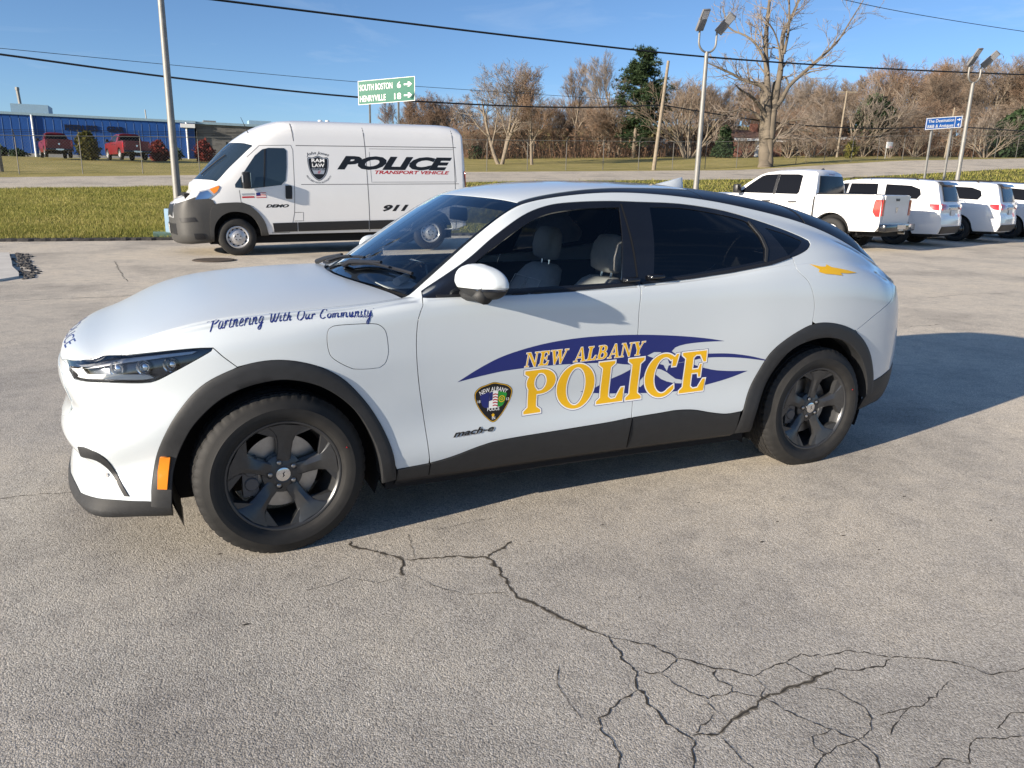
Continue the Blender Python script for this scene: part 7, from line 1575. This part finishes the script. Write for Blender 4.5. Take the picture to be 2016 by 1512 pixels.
class Grow:
    def __init__(s, seed): s.r = np.random.default_rng(seed); s.tv, s.tf, s.cv, s.cf, s.tips = [], [], [], [], []
    def branch(s, p, d, L, r, lev, maxlev, up=.12, spread=.6, kids=(3, 5), wig=.14, rmin=.009):
        n = 5 if lev < 2 else 3; p = np.array(p, float); d = np.array(d, float); d /= np.linalg.norm(d)
        V, F = (s.tv, s.tf) if lev <= 1 else (s.cv, s.cf); sides = 8 if lev == 0 else 6 if lev == 1 else 4 if lev == 2 else 3
        pts = [p.copy()]; dirs = [d.copy()]
        for i in range(n):
            d = d+s.r.normal(0, wig, 3)+np.array([0, 0, up]); d /= np.linalg.norm(d); p = p+d*L/n; pts.append(p.copy()); dirs.append(d.copy())
        rad = [max(rmin, r*(1-.72*i/n)) for i in range(n+1)]
        for i in range(n): tube3(V, F, pts[i], pts[i+1], rad[i], rad[i+1], sides)
        if lev >= maxlev: s.tips.append(pts[-1]); s.tips.append(pts[-2]); return
        k = s.r.integers(kids[0], kids[1]+1)+(1 if lev > 1 else 0)
        for j in range(k):
            t = .30+.70*(j+s.r.random()*.8)/k; i = min(n-1, int(t*n)); q = pts[i]+(pts[i+1]-pts[i])*(t*n-i); bd = dirs[i]
            o = s.r.normal(0, 1, 3); o -= bd*(o@bd); o /= np.linalg.norm(o)+1e-9; a = spread*s.r.uniform(.7, 1.3)
            s.branch(q, bd*math.cos(a)+o*math.sin(a), L*s.r.uniform(.45, .72)*(1.1-.4*t), max(rmin, rad[i]*.62), lev+1, maxlev, up, spread, kids, wig*1.1, rmin)
    def leaves(s, m, n, size, spread=.4):
        V, F = [], []; T = np.array(s.tips)
        for i in range(n):
            c = T[s.r.integers(len(T))]+s.r.normal(0, spread, 3); a = s.r.normal(0, 1, 3); a /= np.linalg.norm(a); b = np.cross(a, s.r.normal(0, 1, 3)); b /= np.linalg.norm(b); z = size*s.r.uniform(.6, 1.4); k = len(V)
            V += [c-a*z, c+b*z*.6, c+a*z, c-b*z*.6]; F.append((k, k+1, k+2, k+3))
        return mesh(V, F, 'leaves')
    def meshes(s): return mesh(s.tv, s.tf, 'trunk', True), mesh(s.cv, s.cf, 'crown')
def proto(seed, kind):
    g = Grow(seed)
    if kind == 'oval':
        g.branch((0,0,-.3), (0,0,1), 9.5, .24, 0, 4, .10, .50, (7, 9), .05)
    elif kind == 'wide':
        for k in range(3): a = seed+k*2.1; g.branch((.15*math.cos(a), .15*math.sin(a), -.3), (.28*math.cos(a), .28*math.sin(a), 1), 6.8, .20, 0, 4, .05, .68, (5, 7), .10)
    elif kind == 'vase':
        for k in range(9): a = seed+k*.75; s_ = .5+.35*math.sin(k*2.3); g.branch((.2*math.cos(a), .2*math.sin(a), -.3), (s_*math.cos(a), s_*math.sin(a), .9), 4.6+.6*math.sin(k), .10, 0, 3, .03, .5, (4, 6), .10)
    return g
PROT = {}
for key, seed, kind in (('oval1', 11, 'oval'), ('oval2', 12, 'oval'), ('wide1', 21, 'wide'), ('wide2', 22, 'wide'), ('vase1', 31, 'vase'), ('vase2', 33, 'vase')):
    g = proto(seed, kind); PROT[key] = g.meshes()+(g,)
LEAFM = {'oval1': PROT['oval1'][2].leaves(None, 900, .10, .35), 'wide1': PROT['wide1'][2].leaves(None, 900, .10, .3), 'wide2': PROT['wide2'][2].leaves(None, 500, .10, .3)}
def tm(me, m): c = me.copy(); c.materials.clear(); c.materials.append(m); return c
TM = {}
for key in PROT:
    for tn, tw in (('twig', M['twig']), ('twigg', M['twigg']), ('twigr', M['twigr'])): TM[key, tn] = (tm(PROT[key][0], M['bark']), tm(PROT[key][1], tw))
for k in LEAFM: LEAFM[k] = tm(LEAFM[k], M['leafr'])
def tree(label, key, tw, px, d, h, rot=0, wide=1.0, group='bare trees of the wood', leaves=False, sink=0.):
    p = spot(px, d); t = thing('bare_tree', label, 'tree', (p[0], p[1], p[2]-sink), rot, group)
    k = h/TREEH[key]; t.scale = (k*wide, k*wide, k)
    obj('trunk', TM[key, tw][0], None, t); obj('crown', TM[key, tw][1], None, t)
    if leaves and key in LEAFM: obj('dead_leaves', LEAFM[key], None, t)
    return t
TREEH = {k: max(v.co.z for v in PROT[k][1].vertices) for k in PROT}
# singled-out trees
tree('bare spreading tree standing just right of the van', 'wide1', 'twigg', 985, 74, 9.4, .4, 1.05, leaves=False)
tree('bare tree with a cap of russet leaves near the green tree', 'oval1', 'twigr', 1046, 73, 8.4, 1.1, 1.15, leaves=True)
tree('tall pale oval bare tree immediately left of the evergreen', 'oval2', 'twigg', 1196, 92, 12.0, 2.0, 1.1)
tree('slender bare tree between the russet tree and the tall oval one', 'oval1', 'twig', 1128, 96, 11.0, 3.0, 1.0)
tree('many-stemmed bare tree spreading behind the grey-roofed house', 'vase1', 'twigg', 1668, 92, 9.0, .3, 1.5)
tree('bare bushy tree between the leaning pole and the light pole', 'vase2', 'twig', 1350, 88, 9.2, 1.2, 1.15)
tree('low bare garden tree before the white backboard', 'vase1', 'twigg', 1741, 84, 2.6, 2.2, 1.0)
tree('low spreading bare tree at the right by the pair of sign posts', 'vase2', 'twigg', 1925, 80, 5.0, .7, 1.5)
# brown thicket and wood behind
rt = np.random.default_rng(17); keys = ['oval1', 'oval2', 'wide1', 'wide2', 'vase1', 'vase2']
LOOK = {'twig': 'brown', 'twigg': 'grey', 'twigr': 'russet'}
def zone(p): return 'between the evergreen and the big bare tree' if p < 1480 else 'behind the brick houses' if p < 1640 else 'between the cross-arm pole and the blue sign' if p < 1830 else 'right of the blue sign'
FORM = {'oval1': 'upright', 'oval2': 'slim', 'wide1': 'forked', 'wide2': 'spreading', 'vase1': 'many-stemmed', 'vase2': 'bushy'}
for i, px_ in enumerate(np.linspace(905, 1230, 24)):
    d = rt.uniform(92, 108); kk, tw = keys[rt.integers(6)], ['twigr', 'twigr', 'twig'][rt.integers(3)]; tree(f'{LOOK[tw]} {FORM[kk]} bare thicket tree '+('beside the van' if px_ < 1010 else 'under the russet-leaved tree' if px_ < 1120 else 'left of the evergreen'), kk, tw, px_+rt.uniform(-8, 8), d, rt.uniform(4.2, 7.6)*(1 if px_ > 960 else .8), rt.uniform(0, 6), rt.uniform(1.0, 1.5), 'russet thicket trees')
for i, px_ in enumerate(np.linspace(1310, 2075, 40)):
    d = rt.uniform(112, 150); top = np.interp(px_, [1310,1400,1480,1640,1700,1790,1900,1990,2070], [165,172,165,172,132,148,120,135,140])+rt.uniform(-6, 22)
    p = spot(px_, d); hz = 362+.0232*(px_-1008); h = (hz-top)*d/1513.88+1.576-p[2]
    kk, tw, lv = keys[rt.integers(4)], ['twig', 'twig', 'twigg', 'twigr'][rt.integers(4)], rt.random() < .12; tree(f'tall {LOOK[tw]} {FORM[kk]} '+('leaf-clad' if lv and kk in LEAFM else 'bare')+f' skyline tree {zone(px_)}', kk, tw, px_, d, max(4, h), rt.uniform(0, 6), rt.uniform(.9, 1.35), 'bare trees of the wood', leaves=lv)
for i, px_ in enumerate(np.linspace(1330, 2060, 26)):
    d = rt.uniform(96, 110); kk, tw, lv = keys[2+rt.integers(4)], ['twigr', 'twig'][rt.integers(2)], rt.random() < .2; tree(f'low {LOOK[tw]} {FORM[kk]} '+('leaf-clad' if lv and kk in LEAFM else 'bare')+f' wood-edge tree {zone(px_)}', kk, tw, px_, d, rt.uniform(4.5, 7.5), rt.uniform(0, 6), rt.uniform(1.1, 1.6), 'bare trees of the wood', leaves=lv)
for i, px_ in enumerate(np.linspace(780, 905, 7)):
    d = 110; tree(['far left', 'second', 'third', 'middle', 'fifth', 'sixth', 'rightmost'][i]+' of the bare treetops showing just above the van roof', keys[rt.integers(4)], 'twigr', px_, d, rt.uniform(6.2, 8.2), rt.uniform(0, 6), 1.1, 'trees behind the van')
# undergrowth: one mass of thin stems and dead leaves
V, F = [], []
for i in range(9000):
    px_ = rt.uniform(900, 2080); 
    if 1420 < px_ < 1560 and rt.random() < .6: continue
    d = rt.uniform(90, 112); p = spot(px_, d) if i % 3 == 0 else p+np.array([rt.normal(0, .7), rt.normal(0, .7), 0]); h = rt.uniform(.8, 3.4); a = rt.normal(0, .5, 2)
    b = p+np.array([a[0]*h*.6, a[1]*h*.6, h]); q_ = rt.uniform(0, 3.14); w_ = np.array([math.cos(q_), math.sin(q_), 0])*.028; k = len(V); V += [p-w_, p+w_, b]; F.append((k, k+1, k+2))
    for q in range(3):
        c = p+(b-p)*rt.uniform(.3, 1)+rt.normal(0, .25, 3); u = rt.normal(0, .10, 3); w2 = rt.normal(0, .10, 3); k = len(V); V += [c, c+u, c+u+w2, c+w2]; F.append((k, k+1, k+2, k+3))
us_ = obj('undergrowth', mesh(V, F, 'undergrowth'), M['leafr']); tag(us_, 'brown winter undergrowth along the foot of the trees', 'undergrowth', kind='stuff')
# the big old bare tree, limb by limb (heights and reaches in metres, left/right across the view)
DB = 60.; PB = spot(1505, DB); bt = thing('bare_tree', 'huge old bare tree with thick pale trunk right of the centre light pole', 'tree', tuple(PB)); g = Grow(77)
def lim(P, r0, r1, sub=5, lev=2, L=2.2, mx=4):
    """P: (image px, py) waypoints of the limb turned into metres across and up, with some depth"""
    Q = []; dz = g.r.uniform(-1.6, 1.6)
    for i, (x, y) in enumerate(P):
        px_, py_ = 1400+x/3.2727, y/3.2727; w_ = pt(px_, py_, DB); t = i/max(1, len(P)-1); v = np.array(w_)-PB+np.array([math.sin(YAW), math.cos(YAW), 0])*dz*t*t*2; Q.append(v)
    Q = crs(Q, .45); n = len(Q); rad = np.linspace(r0, r1, n)*(1+.06*g.r.normal(0, 1, n))
    for i in range(n-1): tube3(g.tv, g.tf, Q[i], Q[i+1], rad[i], rad[i+1], 9 if r0 > .15 else 6)
    for j in range(sub):
        i = int((.3+.7*(j+g.r.random())/sub)*(n-2)); d = Q[i+1]-Q[i]; d /= np.linalg.norm(d); o = g.r.normal(0, 1, 3); o -= d*(o@d); o /= np.linalg.norm(o); a = g.r.uniform(.5, 1.0)
        g.branch(Q[i], d*math.cos(a)+o*math.sin(a), L*g.r.uniform(.5, 1.1), rad[i]*.42, lev, mx, .10, .6, (2, 3), .16, .012)
lim([(343,1135),(346,1085),(350,1000),(352,900),(358,800),(368,700),(372,600),(374,520)], .56, .20, 0); lim([(362,1120),(374,1000),(380,880),(396,780),(412,690),(432,600),(450,520)], .40, .20, 0)
lim([(360,900),(366,760),(368,600),(370,480),(368,300),(385,150),(415,-30),(430,-140)], .32, .09, 13, 2, 2.6); lim([(380,900),(398,760),(425,600),(455,450),(470,340),(490,200),(545,110),(610,-20),(650,-120)], .30, .08, 13, 2, 2.6)
lim([(380,620),(340,560),(250,530),(200,515),(130,480),(60,450),(-40,410)], .16, .05, 14); lim([(372,800),(320,700),(250,640),(150,598),(90,585)], .17, .04, 8); lim([(368,830),(290,740),(200,705),(80,740),(-30,775)], .13, .04, 12); lim([(370,480),(330,350),(270,250),(200,200),(140,150),(120,0)], .13, .04, 14)
lim([(410,700),(455,640),(500,555),(580,480),(690,380),(800,270),(870,150),(945,20)], .19, .03, 13); lim([(360,960),(420,890),(470,860),(560,835),(660,850),(720,880)], .18, .02, 13); lim([(375,890),(440,810),(500,780),(590,770),(640,740)], .12, .02, 5); lim([(560,500),(620,470),(690,470)], .09, .015, 4); lim([(455,450),(430,300),(380,210),(290,140)], .11, .03, 6); lim([(470,345),(500,180),(500,0),(490,-80)], .12, .05, 6); lim([(500,560),(500,490),(520,470)], .08, .06, 1)
obj('trunk', mesh(g.tv, g.tf, 'trunk', True), M['barkl'], bt); obj('crown', mesh(g.cv, g.cf, 'crown'), M['twigg'], bt)
# evergreen
pe = spot(1243, 90); ev_ = thing('pine_tree', 'dark green pine tree among the bare trees', 'tree', tuple(pe)); r_ = np.random.default_rng(9); H = 10.7
MB().tube([(0, 0, -.3), (.25, 0, H*.5), (.9, 0, H*.98)], [.26, .16, .04], 8).build('trunk', M['bark'], ev_, smooth=True)
V, F, bv, bf = [], [], [], []
for i in range(150):
    z = H*(.10+.88*(i/150)**.85); R1 = (3.3*(1-.55*max(0, (z/H-.62))/.38) if z/H > .35 else 3.0*(.55+z/H*1.2))*r_.uniform(.55, 1.08); a = r_.uniform(0, 6.283); base = np.array([.9*z/H, 0, z]); tip = base+np.array([R1*math.cos(a), R1*math.sin(a), R1*r_.uniform(.02, .35)])
    if z > H*.9: tip = base+np.array([R1*.5*math.cos(a), R1*.5*math.sin(a), 1.0])
    tube3(bv, bf, base, tip, .05, .012, 4)
    for j in range(44):
        t = r_.uniform(.28, 1.05); c = base+(tip-base)*t+r_.normal(0, .24, 3)*np.array([1, 1, .7])
        for q in range(6):
            u = r_.normal(0, 1, 3); u[2] = abs(u[2])*.8; u /= np.linalg.norm(u); s_ = r_.uniform(.20, .42); w_ = np.cross(u, r_.normal(0, 1, 3)); w_ /= np.linalg.norm(w_); k = len(V); V += [c-w_*.042, c+w_*.042, c+u*s_]; F.append((k, k+1, k+2))
obj('branches', mesh(bv, bf, 'branches'), M['bark'], ev_); obj('crown', mesh(V, F, 'crown'), M['needle'], ev_)
# shrubs
def shrub(name, label, px, d, w_, h, m, n=2600, cone=False, cat_='shrub', group=None, seed=1, leaf=.10):
    p = spot(px, d); t = thing(name, label, cat_, tuple(p), 0, group); r = np.random.default_rng(seed); V, F = [], []
    for i in range(n):
        a = r.uniform(0, 6.283); z = r.random()**.8; rr = math.sqrt(r.random())*(1-.75*z if cone else math.sqrt(max(.05, 1-(2*z-.85)**2*.85)))*(1+.18*math.sin(3*a+z*5)); c = np.array([w_/2*rr*math.cos(a), w_/2*rr*math.sin(a), h*z]); u = r.normal(0, leaf, 3); v = r.normal(0, leaf, 3); k = len(V); V += [c, c+u, c+u+v, c+v]; F.append((k, k+1, k+2, k+3))
    obj('foliage', mesh(V, F, 'foliage'), m, t); mb = MB()
    for k in range(5): mb.tube([(0, 0, -.1), (w_*.25*math.cos(k*1.3), w_*.25*math.sin(k*1.3), h*.7)], [.04, .012], 5)
    mb.build('stems', M['bark'], t); return t
shrub('shrub', 'yellow-green upright shrub between the two red pickups', 178, 66, 1.7, 2.1, M['bushg'], seed=2); shrub('shrub', 'rounded red shrub right of the brighter red pickup', 316, 68, 1.35, 1.45, M['bushr'], seed=3, group='shrubs along the factory'); shrub('shrub', 'rounded russet shrub at the corner of the blue factory', 405, 70, 1.5, 1.6, M['bushr'], seed=4, group='shrubs along the factory'); shrub('shrub', 'low dark shrub at the far left foot of the factory', 4, 76, 1.4, .8, M['needle'], 900, seed=5); shrub('shrub', 'low dark hedge clump left of the darker red pickup', 40, 76, 1.5, .45, M['needle'], 700, seed=6); shrub('shrub', 'small dark shrub just right of the tall pole by the factory', 350, 74, 1.0, .9, M['needle'], 700, seed=16)
shrub('evergreen_shrub', 'dark conical evergreen left of the brown-roofed house', 1418, 86, 2.6, 3.1, M['needle'], 4200, True, 'shrub', seed=7); shrub('evergreen_tree', 'dark evergreen behind the cross-arm pole', 1700, 96, 5.2, 6.6, M['needle'], 6000, False, 'tree', seed=8, leaf=.16); shrub('evergreen_tree', 'broad dark evergreen at the far right edge', 1985, 82, 5.5, 4.4, M['needle'], 6000, False, 'tree', seed=9, leaf=.16); shrub('shrub', 'yellow-green bush in front of the grey-roofed house', 1665, 82, 1.1, 1.5, M['bushg'], 900, seed=10); shrub('shrub', 'small dark hedge at the corner of the stone wing beside the van', 936, 92, 1.8, 1.3, M['needle'], 900, seed=11)

for px_, d, h, k_ in ((1462, 86, 2.6, 'vase1'), (1545, 85, 3.2, 'vase2'), (1592, 88, 3.4, 'vase1'), (1625, 90, 2.6, 'vase2'), (1690, 90, 3.0, 'vase1'), (1790, 88, 3.4, 'vase2'), (1300, 93, 2.2, 'vase1')):
    tree('low bare garden bush '+{1462: 'before the brown-roofed house', 1545: 'just right of the big bare tree', 1592: 'between the two brick houses', 1625: 'at the left end of the grey-roofed house', 1690: 'at the right end of the grey-roofed house', 1790: 'left of the blue sign posts', 1300: 'by the orange-roofed house'}[px_], k_, 'twig', px_, d, h, px_*.01, 1.7, 'garden bushes')
